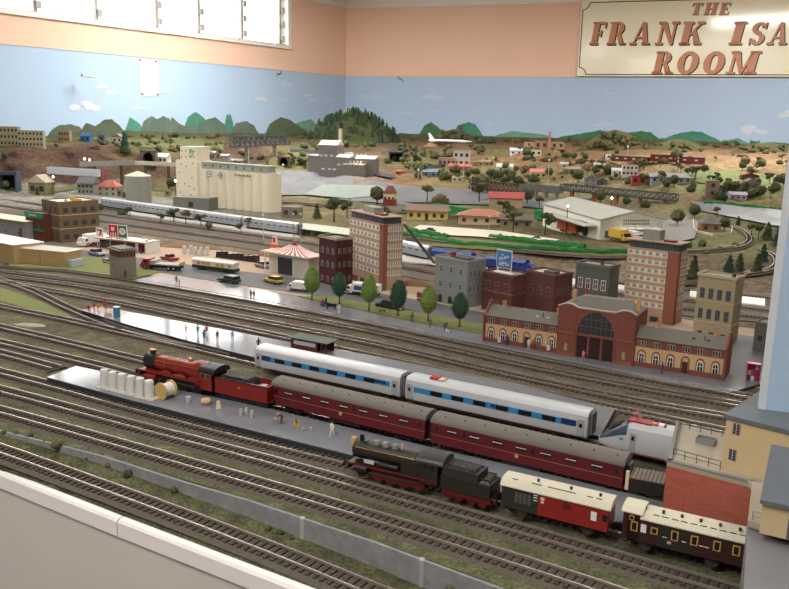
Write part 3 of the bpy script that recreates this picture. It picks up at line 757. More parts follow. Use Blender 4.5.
for s in (-1,1): MB().cyl((L,s*.010,.011),(L+.005,s*.010,.011),.0012,n=8).cyl((L+.005,s*.010,.011),(L+.0058,s*.010,.011),.003,n=12).build('buffer', REDF, te)
# ---- vintage coach with cream roof, green and red
a, rz, L = on_track((504,508.5), (612,536))
t = thing('baggage_coach', 'dark green and red vintage baggage coach with cream roof', 'train coach', a, rz)
hw = .0150; x1 = L*.36
MB().box(.002, x1, -hw, hw, .010, .0335, 0).box(x1, L-.002, -hw, hw, .010, .0335, 1).box(.002,L-.002,-hw-.0002,hw+.0002,.0325,.0337,2).build('body', [M('coach_green',(44,48,40),rough=.5), M('coach_red',(150,34,28),rough=.45), BLK], t)
mb = MB(); mb.extx([(-hw-.0015,.0330),(-hw-.0015,.0342),(-.011,.0385),(-.006,.0402),(.006,.0402),(.011,.0385),(hw+.0015,.0342),(hw+.0015,.0330)], 0, L); rf = mb.build('roof', CREAM, t)
v = MB().lathe([(.0013,0),(.0013,.002),(.0018,.0022),(.0006,.0034)], n=8).mesh('roof_vent', BLK)
for f_ in (.32,.62,.88): put('roof_vent', v, rf, (L*f_, -.003, .0400))
sl = MB().box(-.003,.003,-.0004,.0004,0,.0006).mesh('roof_strip', BLK)
for f_ in (.12,.30,.34,.45,.50,.55,.60,.65,.80,.88): put('roof_strip', sl, rf, (L*f_, -.0085, .0393))
lw = winmesh(.0035,.0110, M('louvre_dark',(80,80,74)), None)
for x in (.16,.20,.24,.28): put('louvre', lw, t, (L*x, -hw, .0235))
put('window', winmesh(.0060,.0040, M('red_window',(110,20,20)), BLK), t, (L*.62,-hw,.0270))
put('notice_panel', MB().box(-.0028,.0028,-.0006,0,-.0045,.0045).mesh('notice_panel', WHTP), t, (L*.86,-hw,.0235))
put('window', winmesh(.0045,.0060,GLS,None), t, (L*.955,-hw,.0240))
put('emblem', MB().box(-.002,.002,-.0005,0,-.0016,.0016).box(-.0014,.0014,-.0005,0,-.0048,-.0025).mesh('emblem', M('emblem_pale',(220,190,180))), t, (L*.40,-hw,.0285))
for zz in (.0245,.0275,.0300): put('lettering', MB().box(-.0020,.0020,-.0005,0,0,.0008).mesh('lettering', WHTP), t, (L*.335,-hw,zz))
MB().box(.004, L-.004, -.010, .010, .006, .010).build('underframe', DKG, t); wheels(t, (L*.2,L*.8), .0060, STEEL)
for x in (0, L):
    for s in (-1,1):
        d = 1 if x else -1; MB().cyl((x,s*.010,.0105),(x+d*.005,s*.010,.0105),.0010,n=8).cyl((x+d*.005,s*.010,.0105),(x+d*.0058,s*.010,.0105),.0028,n=12).build('buffer', BLK, t)
# ---- vintage passenger coach brown
a, rz, L = on_track((624,540), (744,570))
t = thing('passenger_coach', 'dark brown vintage coach with cream roof and yellow framed windows, entering the brick structure', 'train coach', a, rz)
MB().box(.004, L, -hw, hw, .010, .0335).box(0,.016,-hw,hw,.010,.0375).box(L*.30,L*.62,-hw-.0003,hw+.0003,.010,.033,1).build('body', [M('coach_brown',(58,30,28),rough=.5), M('coach_dark_green',(44,42,34),rough=.5)], t)
mb = MB(); mb.extx([(-hw-.0012,.0330),(-hw-.0012,.0342),(-.011,.0375),(.011,.0375),(hw+.0012,.0342),(hw+.0012,.0330)], .016, L)
mb.extx([(-hw-.0012,.0370),(-hw-.0012,.0382),(-.008,.0410),(.008,.0410),(hw+.0012,.0382),(hw+.0012,.0370)], -.002, .018); rf = mb.build('roof', CREAM, t)
for i in range(6): put('roof_vent', v, rf, (L*(.16+.155*i), -.001, .0375))
for i in range(5):
    for u in (0,.008): put('roof_strip', sl, rf, (L*(.27+.155*i)+u, -.0095, .0376))
YEL = M('window_frame_yellow', (206,150,64), rough=.5)
wa = winmesh(.0042,.0075,GLS,YEL,f=.0011); wb_ = winmesh(.0042,.0046,GLS,YEL,f=.0011)
for i, x in enumerate((.10,.27,.44,.60,.78,.93)): put('window', wa if i != 1 else wb_, t, (L*x, -hw, .0245))
put('window', winmesh(.0030,.0032,GLS,YEL), t, (.008,-hw,.0325))
put('notice_panel', MB().box(-.0025,.0025,-.0006,0,-.004,.004).mesh('notice_panel', WHTP), t, (L*.18,-hw,.0245))
put('emblem', MB().box(-.0018,.0018,-.0005,0,-.0014,.0014).mesh('emblem', M('emblem_grey',(170,160,150))), t, (L*.40,-hw,.0165))
for x in (.36,.52,.66,.70): put('lettering', MB().box(-.002,.002,-.0005,0,0,.0007).mesh('lettering', WHTP), t, (L*x,-hw,.0205))
MB().box(.004, L-.004, -.010, .010, .006, .010).build('underframe', DKG, t); wheels(t, (L*.2,L*.75), .0060, STEEL)
for s in (-1,1): MB().cyl((0,s*.010,.0105),(-.005,s*.010,.0105),.0010,n=8).cyl((-.005,s*.010,.0105),(-.0058,s*.010,.0105),.0028,n=12).build('buffer', BLK, t)
# ---- silver and blue express coaches
def express(A, B, label, blue_at_start):
    a, rz, L = on_track(A, B)
    t = thing('express_coach', label, 'train coach', a, rz, 'silver and blue express coaches'); hw = .0175; t.scale = (1,1,.92)
    pr = [(-hw*.9,.0075),(-hw,.012),(-hw,.031),(-hw*.93,.0385),(-hw*.70,.0425),(-hw*.3,.0438),(hw*.3,.0438),(hw*.70,.0425),(hw*.93,.0385),(hw,.031),(hw,.012),(hw*.9,.0075)]
    mb = MB(); mb.extx(pr, .0, L); mb.build('body', SIL, t, 'auto')
    mb = MB()
    for s in (-1,1):
        y0, y1 = sorted((s*(hw-.001), s*(hw+.0004)))
        mb.box(.014, L-.016, y0, y1, .0215, .0300, 0)
        xa, xb = (.014,.032) if blue_at_start else (L-.034,L-.014)
        y0, y1 = sorted((s*(hw-.001), s*(hw+.0007))); mb.box(xa, xb, y0, y1, .0225, .0305, 1)
        xa, xb = (L-.050,L-.022) if blue_at_start else (L*.5,L*.5+.006); mb.box(xa, xb, y0, y1, .0240, .0285, 1)
    mb.build('stripe', [CYAN, NAVY], t)
    wm_ = winmesh(.0180, .0066, GLS, None, t=.0010)
    n = 6
    for i in range(n):
        x = .034+(L-.068)*(i+.5)/n
        for s in (-1,1): put('window', wm_, t, (x, s*(hw+.0005), .0260), 0 if s < 0 else math.pi)
    d = MB().box(-.005,.005,-.0006,0,-.0115,.0115,0).box(-.0018,.0018,-.0010,0,.0005,.0060,1).mesh('door', [M('door_silver',(160,162,166),rough=.4), GLS])
    for x in (.007, L-.008):
        for s in (-1,1): put('door', d, t, (x, s*hw, .0215), 0 if s < 0 else math.pi)
    for x in (-.004, L): MB().box(x, x+.004, -.0090, .0090, .010, .0410).build('corridor_connector', M('gangway_grey',(96,98,102)), t)
    MB().box(.03,L-.03,-.0150,.0150,.004,.0080,0).box(.03,L-.03,-.0165,-.0160,.0072,.0084,1).build('underframe', [DKG, REDF], t)
    bogie(t, L*.13); bogie(t, L*.87)
    return t
express((262,368), (405,398.5), 'silver passenger coach with cyan window stripe, nearest the small shelter', True)
express((411,400), (590,439.5), 'silver passenger coach with cyan window stripe, coupled next to the express power car', False)
t = [o for o in bpy.data.objects if o.get('label','').endswith('express power car')][0]
MB().box(.034,.046,-.008,.004,.0436,.0475).build('roof_unit', M('roof_unit_red',(196,50,54)), t)
MB().box(.047,.056,-.008,.004,.0436,.0462).build('roof_unit', M('roof_unit_pink',(214,170,168)), t)
# ---- express power car with sloping nose
a, rz, L = on_track((600,446), (712,471))
t = thing('express_power_car', 'silver express power car with sloping dark nose and red pantograph on its roof', 'locomotive', a, rz); hw = .0175
def loft(secs, mb, mi=0):
    n = len(secs[0][1]); vs = []; 
    for x, pr in secs: vs += [(x, p[0], p[1]) for p in pr]
    fs = [tuple(range(n))[::-1], tuple(range((len(secs)-1)*n, len(secs)*n))]
    for k in range(len(secs)-1):
        for i in range(n): fs.append((k*n+i, k*n+(i+1)%n, (k+1)*n+(i+1)%n, (k+1)*n+i))
    mb.add(vs, fs, mi)
def sect(w_, z0, z1): return [(w_*.9,z0),(w_,z0+(z1-z0)*.15),(w_,z0+(z1-z0)*.62),(w_*.9,z0+(z1-z0)*.86),(w_*.55,z1),(-w_*.55,z1),(-w_*.9,z0+(z1-z0)*.86),(-w_,z0+(z1-z0)*.62),(-w_,z0+(z1-z0)*.15),(-w_*.9,z0)]
mb = MB(); loft([(.000, sect(.0085,.009,.016)),(.006, sect(.0125,.008,.022)),(.016, sect(.0160,.0075,.0300)),(.030, sect(hw,.0075,.0395)),(.040, sect(hw,.0075,.0425)),(L, sect(hw,.0075,.0425))], mb)
mb.build('body', SIL, t, 'auto')
def top_patch(x0, x1, k):   # dark nose cap: slightly lifted copy of the upper profile
    mb = MB(); secs = []
    T = [(.001,.0090,.009,.0168),(.006,.0125,.008,.0222),(.016,.0160,.0075,.0302),(.030,.0175,.0075,.0397),(.036,.0175,.0075,.0415)]
    for x, w_, z0, z1 in T:
        pr = sect(w_+.0005, z0, z1+.0004); secs.append((x, pr[2:8]))
    n = 6; vs = []; fs = []
    for x, pr in secs: vs += [(x,p[0],p[1]) for p in pr]
    for q in range(len(secs)-1):
        for i in range(n-1): fs.append((q*n+i, q*n+i+1, (q+1)*n+i+1, (q+1)*n+i))
    mb.add(vs, [f[::-1] for f in fs]); return mb
top_patch(0,1,1).build('nose_cap', M('nose_slate',(62,74,92),rough=.3), t, True)
mb = MB(); mb.add([(.0105,-.010,.0268),(.0105,.010,.0268),(.0255,.0105,.0378),(.0255,-.0105,.0378)], [(0,1,2,3)]); 
mb.v = [(x, y, z+.0009) for x,y,z in mb.v]; mb.build('windscreen', GLS, t)
MB().box(.034,.062,-.0075,.0075,.0425,.0445).box(.060,.078,-.004,.004,.0425,.0440).build('roof_equipment', M('roof_red',(170,34,40),rough=.5), t)
pn = MB()
for s in (-1,1):
    pn.cyl((.040,s*.005,.0445),(.048,s*.004,.0500),.0005,n=5); pn.cyl((.048,s*.004,.0500),(.041,s*.003,.0530),.0005,n=5)
pn.cyl((.041,-.010,.0532),(.041,.010,.0532),.0006,n=5); pn.cyl((.048,-.004,.05),(.048,.004,.05),.0005,n=5); pn.build('pantograph', M('pantograph_pink',(200,130,130)), t)
MB().box(.070,.076,-.006,.002,.0425,.0455).build('roof_unit', WHTP, t); MB().box(.0625,.067,-.004,.002,.0425,.0450).build('roof_unit', M('orange_unit',(214,150,80)), t)
put('door', MB().box(-.0035,.0035,-.0006,0,-.010,.010,0).box(-.0016,.0016,-.0009,0,.002,.007,1).mesh('door', [M('door_silver',(160,162,166)), GLS]), t, (.044,-hw,.0215))
put('emblem', MB().box(-.0025,.0025,-.0006,0,-.0012,.0012).mesh('emblem', CYAN), t, (.030,-hw,.0225))
MB().box(.010,L,-.0170,.0170,.0062,.0078,0).box(.02,L-.01,-.0140,.0140,.004,.0065,1).build('skirt', [M('skirt_red',(150,60,56)), DKG], t)
bogie(t, L*.22); bogie(t, L*.8)
# red object on coach roof (pantograph block on the second silver coach)
# ---- small dark wagon on the left of the brick structure
a, rz, L = on_track((628,492), (668,500))
t = thing('open_wagon', 'dark plank sided wagon with wooden top, behind the last maroon coach', 'wagon', a, rz)
MB().box(0,L,-.0145,.0145,.009,.0230).build('body', M('wagon_black',(36,32,32),rough=.8), t)
mb = MB()
for i in range(10): mb.box(L*i/10+.0004, L*(i+1)/10-.0004, -.0150, .0150, .0230, .0242)
mb.build('plank_load', M('plank_grey',(132,120,104),rough=.9,var=.2), t)
MB().box(-.002,.0015,-.0152,-.0110,.009,.0300).build('end_post', M('post_cream',(220,200,170)), t)
wheels(t, (L*.2,L*.8), .0050, STEEL)
# ---- far silver streamliner, two blue diesels
def streamliner(A, B, label, n=0):
    a, rz, L = frame(A, B, .009)
    t = thing('streamlined_coach', label, 'train coach', a, rz, 'silver streamlined train'); hw = .0165
    mb = MB(); mb.extx([(-hw,.006),(-hw,.030),(-hw*.8,.037),(-hw*.4,.040),(hw*.4,.040),(hw*.8,.037),(hw,.030),(hw,.006)], .001, L-.001); mb.build('body', M('stainless',(168,172,178),rough=.3,metal=.4,var=.05), t, 'auto')
    wm_ = MB()
    k = max(3, int(L/.03)); w_ = winmesh(.013,.0045,M('far_glass',(80,84,92),rough=.3),None)
    for i in range(k): put('window', w_, t, (L*(i+.5)/k, -hw, .024))
    MB().box(.001,L-.001,-hw-.0006,hw+.0006,.0285,.0298).build('roof_line', M('steel_line',(214,214,216)), t)
    MB().box(.02,L-.02,-.012,.012,.0,.006).build('underframe', DKG, t)
    for x in (-.003, L-.001): MB().box(x,x+.004,-.008,.008,.006,.034).build('corridor_connector', M('gangway_dark',(90,92,96)), t)
    return t
streamliner((104,206.5), (197,220), 'leftmost long silver streamlined coach, in front of the cream grain silos')
streamliner((198,220.2), (244,227), 'silver streamlined coach in front of the right end of the grain silos')
streamliner((245,227.2), (300,234.5), 'silver streamlined coach running under the white canopy')
streamliner((398,252), (431,259.5), 'silver streamlined coach seen right of the tan office tower, behind the blue diesel')
def diesel(A, B, label):
    a, rz, L = frame(A, B, .009)
    t = thing('diesel_locomotive', label, 'locomotive', a, rz, 'blue diesel locomotives'); hw = .0160
    bl = M('diesel_blue',(36,62,140),rough=.4)
    mb = MB(); mb.extx([(-hw,.0115),(-hw,.030),(-hw*.6,.037),(hw*.6,.037),(hw,.030),(hw,.0115)], .001, L*.82); mb.build('body', bl, t, 'auto')
    mb = MB(); mb.frus(L*.80,L,-hw,hw,.0115,.028,0,.002,0,.012); mb.build('nose', bl, t)
    MB().box(0,L,-hw-.0004,hw+.0004,.0060,.0125).build('side_stripe', M('diesel_yellow',(206,168,60)) if 'nearest' in label or 'first' in label else M('diesel_navy',(30,40,84)), t)
    put('window', winmesh(.008,.005,GLS,None), t, (L*.74,-hw,.026)); put('window', winmesh(.008,.005,GLS,None), t, (L*.62,-hw,.026))
    MB().box(.012,L-.012,-.012,.012,0,.006).build('underframe', DKG, t); MB().box(L*.2,L*.5,-.006,.006,.037,.0395).build('roof_fan', M('fan_grey',(90,96,110)), t)
diesel((434,260), (482,267), 'bright blue diesel locomotive first behind the grey three storey building')
diesel((486,268), (536,275), 'darker blue diesel locomotive behind the blue picture billboard')
# ================================================================ BUILDINGS (local x along the front, y away from the camera)
def bframe(A, B, z=0.0, g=False):
    if g: a = gnd(*A); b = gnd(*B); b.z = a.z
    else: a = at(*A, z); b = at(*B, z)
    d = b-a
    return a, math.atan2(d.y, d.x), d.length
def place_top(A, top, z=0.0, a=None):
    a = at(*A, z) if a is None else a
    return dep(A[0], top, a.y).z-a.z
FRAMEW = M('window_frame_white', (226,222,212), rough=.5, var=.03); PANE = M('pane_dark', (52,56,60), rough=.2, spec=.7, var=.1)
PANEG = M('pane_grey', (146,158,162), rough=.25, spec=.7, var=.15)
def sash(w_, h, frame, pane, cross=True, f=None, arch=False, t=.0012):
    f = f or w_*.14
    mb = MB()
    if arch:
        n = 8; o = [(-w_/2, 0), (w_/2, 0)]+[(w_/2*math.cos(math.pi*i/n), h-w_/2+w_/2*math.sin(math.pi*i/n)) for i in range(n+1)]
        wi = w_-2*f; i_ = [(-wi/2, f), (wi/2, f)]+[(wi/2*math.cos(math.pi*i/n), h-w_/2+wi/2*math.sin(math.pi*i/n)) for i in range(n+1)]
        mb.ext(o, -t*.5, .0002, 0); mb.ext(i_, -t*.65, 0, 1)
    else:
        mb.box(-w_/2, w_/2, -t*.5, .0002, 0, h, 0); mb.box(-w_/2+f, w_/2-f, -t*.65, 0, f, h-f, 1)
    if cross: mb.box(-f*.3, f*.3, -t, 0, f, h-f*.8, 0).box(-w_/2+f, w_/2-f, -t, 0, h*.52, h*.52+f*.5, 0)
    return mb.mesh('window', [frame, pane])
def face_put(t, me, W_, D_, face, u, z, name='window'):
    """face f front, r right side, l left side; u along that face"""
    if face == 'f': return put(name, me, t, (u, 0, z), 0)
    if face == 'r': return put(name, me, t, (W_, u, z), math.pi/2)
    if face == 'l': return put(name, me, t, (0, D_-u, z), -math.pi/2)
def grid(t, me, W_, D_, face, us, zs, name='window'):
    for z in zs:
        for u in us: face_put(t, me, W_, D_, face, u, z, name)
def span(n, L, m=.1): return [L*(m+(1-2*m)*(i+.5)/n) for i in range(n)]
def walls(W_, D_, Hh, par=.004, th=.0025, roof=True):
    """hollow parapet top: walls as mat 0, roof deck mat 1"""
    mb = MB(); mb.box(0, W_, 0, D_, -.004, Hh-par, 0)
    mb.box(0, W_, 0, th, Hh-par, Hh, 0).box(0, W_, D_-th, D_, Hh-par, Hh, 0).box(0, th, th, D_-th, Hh-par, Hh, 0).box(W_-th, W_, th, D_-th, Hh-par, Hh, 0)
    return mb
def deck(t, W_, D_, Hh, mat, par=.004, th=.0025, name='roof'):
    return MB().box(th, W_-th, th, D_-th, Hh-par, Hh-par+.0008).build(name, mat, t)
def band(mb, W_, D_, z0, z1, o=.0010, mi=0):
    return mb.box(-o, W_+o, -o, 0, z0, z1, mi).box(-o, 0, 0, D_+o, z0, z1, mi).box(W_, W_+o, 0, D_+o, z0, z1, mi)

# -- office towers
TANB = M('tower_tan_panel', (188,150,128), rough=.8, var=.06); REDT = M('tower_red_brick', (150,88,68), rough=.85, var=.08)
def tower(A, B, D_, top, label, nl, rows, redside, sign, nr=6):
    a, rz, W_ = bframe(A, B); Hh = place_top(B, top, a=at(*B))
    t = thing('office_tower', label, 'office building', a, rz, None)
    pen = Hh*.10; Hb = Hh-pen
    MB().box(0, W_, 0, D_, -.003, Hb).build('body', TANB, t)
    # red brick stair strip
    if redside: MB().box(W_-.0155, W_+.0012, -.0014, .012, -.003, Hb-.0006).build('brick_pier', REDT, t)
    else: MB().box(W_*.80, W_+.0012, -.0014, D_*.25, -.003, Hb-.0006).build('brick_pier', REDT, t)
    MB().box(W_*.02, W_*.98, D_*.06, D_*.94, Hb, Hh-.0022).build('penthouse', M('penthouse_slate', (74,80,92), rough=.5), t)
    MB().box(-.0016, W_+.0030, -.0030, D_+.002, Hh-.0024, Hh).build('roof', M('tower_roof', (170,140,118), var=.1), t)
    MB().box(W_*.22, W_*.56, D_*.30, D_*.80, Hh, Hh+(.014 if redside else .021)).build('lift_house', M('lift_house_grey', (150,150,140)), t)
    tk = MB().lathe([(.0045,.003),(.0045,.0105),(.002,.0120)], (W_*.74, D_*.7, Hh), n=12)
    for x_, y_ in ((-.003,-.003),(.003,-.003),(.003,.003),(-.003,.003)): tk.cyl((W_*.74+x_, D_*.7+y_, Hh),(W_*.74+x_, D_*.7+y_, Hh+.004),.0005,n=4)
    if redside: tk.build('water_tank', M('tank_brown', (104,72,60)), t)
    MB().box(W_*.66, W_*.88, D_*.15, D_*.45, Hh, Hh+.004).build('roof_box', M('roof_box_red', (120,66,52)), t)
    usable = (W_-.0155) if redside else W_*.80
    rh = (Hb*.93)/(rows+1); z0 = Hb*.93-rows*rh
    st = MB()
    for k in range(rows):
        z = Hb-(k+1)*rh+rh*.18
        st.box(.001, usable-.001, -.0004, 0, z-.0004, z+rh*.54+.0004).box(W_, W_+.0004, .013 if redside else D_*.27, D_-.001, z-.0004, z+rh*.54+.0004)
    st.build('window_strips', M('tower_cream', (232,220,190), var=.04), t)
    wu = usable/nl; wm_ = sash(wu*.70, rh*.52, M('tower_frame', (210,204,190)), PANEG, cross=False, t=.0014)
    us = [wu*(i+.5) for i in range(nl)]
    zs = [Hb-(k+1)*rh+rh*.23 for k in range(rows)]
    grid(t, wm_, W_, D_, 'f', us, zs)
    s0 = .015 if redside else D_*.30
    us2 = [s0+(D_-s0)*(i+.5)/nr for i in range(nr)]
    wm2 = sash((D_-s0)/nr*.70, rh*.52, MC['tower_frame'], PANEG, cross=False, t=.0014)
    grid(t, wm2, W_, D_, 'r', us2, zs)
    # ground floor shopfront
    g = sash(usable*.22, z0*.72, M('shop_frame', (96,84,76)), PANE, cross=False)
    for u in (usable*.2, usable*.5, usable*.8): face_put(t, g, W_, D_, 'f', u, .001, 'shop_window')
    if sign:
        s = MB().cyl((W_-.009,-.0018,Hb-.010),(W_-.009,-.0010,Hb-.010),.0032,n=14); s.build('round_sign', M('sign_dark', (50,52,60)), t)
    pw = sash(.0035, pen*.45, PANEG, PANE, cross=False)
    for i in range(6): put('penthouse_window', pw, t, (W_*(.1+.15*i), D_*.06, Hb+pen*.2))
    return t
tower((349,279), (382,291.5), .055, 217, 'tan office tower with rooftop water tank, between dark red and grey three storey buildings', 8, 6, True, True)
tower((622,317), (672,326), .050, 244, 'tan office tower with red brick pier, standing behind the right wing of the station', 6, 7, False, False, 3)

# -- brown three storey corner building
def block(A, B, D_, top, label, wall, roofm, name='brick_building', rows=(), bandm=None, bands=(), z=0, cat='building', group=None, par=.004):
    a, rz, W_ = bframe(A, B, z); Hh = place_top(B, top, a=at(*B, z))
    t = thing(name, label, cat, a, rz, group)
    walls(W_, D_, Hh, par).build('walls', wall, t); deck(t, W_, D_, Hh, roofm, par)
    if bandm and bands:
        mb = MB()
        for f_, h in bands: band(mb, W_, D_, Hh*f_, Hh*f_+h)
        mb.build('stone_band', bandm, t)
    for face, n, zf, w_, h, fr, pn, arch in rows:
        L = W_ if face == 'f' else D_
        me = sash(w_*1.3, h*1.22, fr, pn, arch=arch)
        for f_ in zf: grid(t, me, W_, D_, face, span(n, L, .04), [Hh*f_])
    return t, W_, D_, Hh
BRN = M('brown_brick', (112,92,70), var=.1); CRB = M('cream_band', (206,190,160), var=.05)
t, W_, D_, Hh = block((44,239), (61,243), .135, 202, 'brown three storey corner building with cream bands at the left, beside the green fronted shop', BRN, M('roof_cream', (214,202,176), var=.08),
   rows=[('f',3,(.07,.40,.72),.0070,.0135,M('frame_brn',(84,70,54)),PANE,False),('r',4,(.07,.40,.72),.0135,.0135,M('frame_olive',(84,76,56)),PANE,False)], bandm=CRB, bands=((.33,.0018),(.66,.0018)))
MB().box(W_*.5,W_*.9,D_*.5,D_*.62,Hh-.003,Hh+.005).box(W_*.5,W_*.9,D_*.48,D_*.5,Hh+.002,Hh+.0085).build('roof_hoarding', M('yellow_box',(206,164,60)), t)
MB().cyl((W_*.6,D_*.35,Hh-.003),(W_*.6,D_*.35,Hh+.004),.005,.001,n=6).build('roof_cowl', M('cowl_slate',(84,90,100)), t)
GRNC = M('green_cornice', (40,140,110), rough=.6); RBR = M('red_brown_brick', (104,56,44), var=.12)
t, W_, D_, Hh = block((27,239), (44,242), .050, 214, 'small shop with green cornice and red brick front, left of the brown corner building', RBR, M('roof_dark', (82,76,70)),
   rows=[('f',2,(.45,),.0075,.011,GRNC,PANE,False),('f',2,(.05,),.008,.010,M('shop_brown',(120,84,60)),PANE,False)])
mb = MB(); mb.box(-.001,W_+.001,-.003,.001,Hh*.82,Hh+.0015).box(-.001,W_+.001,-.0020,.001,Hh*.36,Hh*.42); mb.build('cornice', GRNC, t)
MB().box(W_*.3,W_*.7,-.0036,-.003,Hh*.89,Hh*.94).build('shop_lettering', CRB, t)
# -- low grey building with cream roof at the far left
t, W_, D_, Hh = block((-24,233), (27,241), .075, 222, 'long low grey building with broad cream roof at the left edge', M('grey_render', (142,142,146), var=.06), M('cream_flat_roof', (214,202,172), var=.05),
   rows=[('f',4,(.3,),.006,.006,M('grey_frame',(110,108,104)),PANE,False)], par=.002)
MB().box(-.002,W_+.002,-.004,D_+.003,Hh-.001,Hh+.0012).build('roof_overhang', MC['cream_flat_roof'], t)
MB().box(W_*.86,W_*.92,-.0008,.0002,0,Hh*.62).build('door', M('door_brown',(112,80,62)), t)
# -- plank warehouses front left
PLK = M('yellow_plank', (200,168,112), rough=.8, var=.08, scale=30); WROOF = M('white_corrugated', (222,220,210), rough=.6, var=.04)
def shed(A, B, D_, top, label, ribs):
    a, rz, W_ = bframe(A, B); Hh = place_top(B, top, a=at(*B))
    t = thing('plank_warehouse', label, 'warehouse', a, rz)
    MB().box(0,W_,0,D_,-.003,Hh).build('walls', PLK, t)
    g = MB(); n = int(W_/.006)
    for i in range(1, n): g.box(W_*i/n-.0002, W_*i/n+.0002, -.0004, 0, 0, Hh-.001)
    m = int(D_/.006)
    for i in range(1, m): g.box(W_, W_+.0004, D_*i/m-.0002, D_*i/m+.0002, 0, Hh-.001)
    g.build('plank_joints', M('plank_joint', (160,130,84)), t)
    r = MB(); r.box(-.002,W_+.003,-.003,D_+.003,Hh,Hh+.0015)
    if ribs:
        k = int(W_/.010)
        for i in range(k): r.box(-.002+(W_+.004)*i/k, -.002+(W_+.004)*i/k+.0012, -.003, D_+.003, Hh+.0015, Hh+.0030)
    r.build('roof', WROOF, t)
    return t, W_, D_, Hh
shed((-28,255.5), (15,265), .085, 245.5, 'yellow plank warehouse with flat white roof, at the left edge', False)
t, W_, D_, Hh = shed((19,263.5), (66,268.5), .060, 252.5, 'yellow plank warehouse with ribbed white roof, right of its flat roofed neighbour', True)
MB().box(W_*.47,W_*.47+.001,-.0015,0,0,Hh).build('drainpipe', M('pipe_grey',(130,134,136)), t)
MB().box(W_+.003,W_+.016,.004,D_*.8,0,Hh*.5).build('loading_platform', M('side_stand_blue',(176,190,204)), t)
# -- grey signal tower
a, rz, W_ = bframe((110,275.5), (121,279.5)); D_ = .042; Hh = place_top((121,279.5), 249, a=at(121,279.5))
t = thing('signal_tower', 'weathered grey railway signal tower on the grass beside the left platform', 'signal tower', a, rz)
GST = M('grey_stone', (142,132,116), var=.12)
W_ *= 1.0
MB().box(0,W_,0,D_,-.003,Hh*.62).box(.0,W_,0,D_,Hh*.62,Hh*.70).build('walls', GST, t)
MB().box(.0008,W_-.0008,.0008,D_-.0008,Hh*.70,Hh*.90,0).build('lookout', M('lookout_brown', (120,72,52)), t)
MB().box(-.003,W_+.003,-.004,D_+.003,Hh*.90,Hh*.95).box(.002,W_-.002,.002,D_-.002,Hh*.95,Hh*.99).build('roof', M('tower_flat_roof', (122,112,98)), t)
me = sash(.0055,Hh*.15,GST,PANE,cross=False)
for face, us in (('f',(W_*.25,W_*.75)),('r',(D_*.2,D_*.45,D_*.7,D_*.9))): grid(t, me, W_, D_, face, us, [Hh*.72])
face_put(t, me, W_, D_, 'f', W_*.35, Hh*.30); face_put(t, sash(.006,Hh*.09,PANE,PANE,cross=False), W_, D_, 'f', W_*.5, .001, 'door'); face_put(t, sash(.0065,Hh*.26,M('door_red',(126,66,52)),M('door_red',(126,66,52)),cross=False), W_, D_, 'r', D_*.28, .001, 'door')
MB().box(-.0035,0,-.001,D_,Hh*.52,Hh*.58).build('balcony', GST, t)

# -- convenience store
a, rz, W_ = bframe((95,248.5), (146,254.5), .0); D_ = .060
t = thing('convenience_store', 'white convenience store with red striped fascia and square brand signs on its roof', 'shop', a, rz)
Hh = .036; WH_ = M('store_white', (232,230,224), var=.03); REDS = M('sign_red', (200,36,40), rough=.4)
def loc3(u, v, z): return a+Matrix.Rotation(rz,3,'Z')@Vector((u, v, z))
MB().box(0,W_-.003,.018,D_,-.002,Hh-.003).box(W_-.004,W_,.0,D_,-.002,Hh).build('walls', WH_, t)
MB().box(W_*.78,W_*.96,.017,.019,.002,Hh*.75).box(.004,W_*.72,.017,.019,.003,Hh*.75,1).build('shop_front', [M('store_maroon',(110,20,36)), PANE], t)
MB().box(-.002,W_,-.002,D_+.002,Hh-.004,Hh-.0005,0).box(-.002,W_,-.0026,-.002,Hh-.0034,Hh-.0012,1).box(-.002,W_*.98,.012,.014,Hh-.0005,Hh+.0015,0).build('canopy', [WH_, REDS], t)
for u in (.01, W_*.3, W_*.6): MB().cyl((u,.002,0),(u,.002,Hh-.004),.0010,n=8).build('canopy_post', M('post_pale',(200,196,190)), t)
GR7 = M('sign_green', (30,124,84), rough=.5); OR7 = M('sign_orange', (226,110,40), rough=.5)
def seven(mb, x, y, z, s, mi):
    mb.ext([(x-.5*s,z+.9*s),(x+.5*s,z+.9*s),(x+.5*s,z+.68*s),(x+.12*s,z-.1*s),(x-.18*s,z-.1*s),(x+.18*s,z+.66*s),(x-.5*s,z+.66*s)], y-.0004, y, mi)
sg = thing('brand_sign', 'white square sign with a red 7 standing at the left of the store roof', 'sign', loc3(.003,.004,Hh), rz); sg.scale = (1.25,1,1.1)
m_ = MB().box(0,.0235,0,.002,.0,.0270); m_.build('panel', WH_, sg); m_ = MB(); seven(m_, .0118, 0, .0065, .017, 0); m_.build('numeral', REDS, sg)
def store_sign(u, w_, h, label, col, kind):
    s = thing('brand_sign', label, 'sign', loc3(u*1.33,.006,Hh), rz); s.scale = (1.33,1,1.1)
    MB().box(0,w_,0,.002,0,h).build('panel', WH_, s)
    MB().box(.0014,w_-.0014,-.0004,0,.0060,h-.002).build('sign_field', col, s)
    if kind == 7:
        m_ = MB(); m_.cyl((w_*.5,-.0007,h*.56),(w_*.5,-.0004,h*.56),w_*.36,n=16); m_.build('roundel', WH_, s)
        m_ = MB(); seven(m_, w_*.5, -.0008, h*.44, w_*.36, 0); m_.build('numeral', OR7, s)
    else:
        m_ = MB()
        for i in range(3): m_.box(w_*(.2+.24*i), w_*(.30+.24*i), -.0008, -.0004, .0075, h*.42)
        m_.box(w_*.3,w_*.62,-.0008,-.0004,h*.55,h*.80)
        m_.build('sign_pattern', WH_, s)
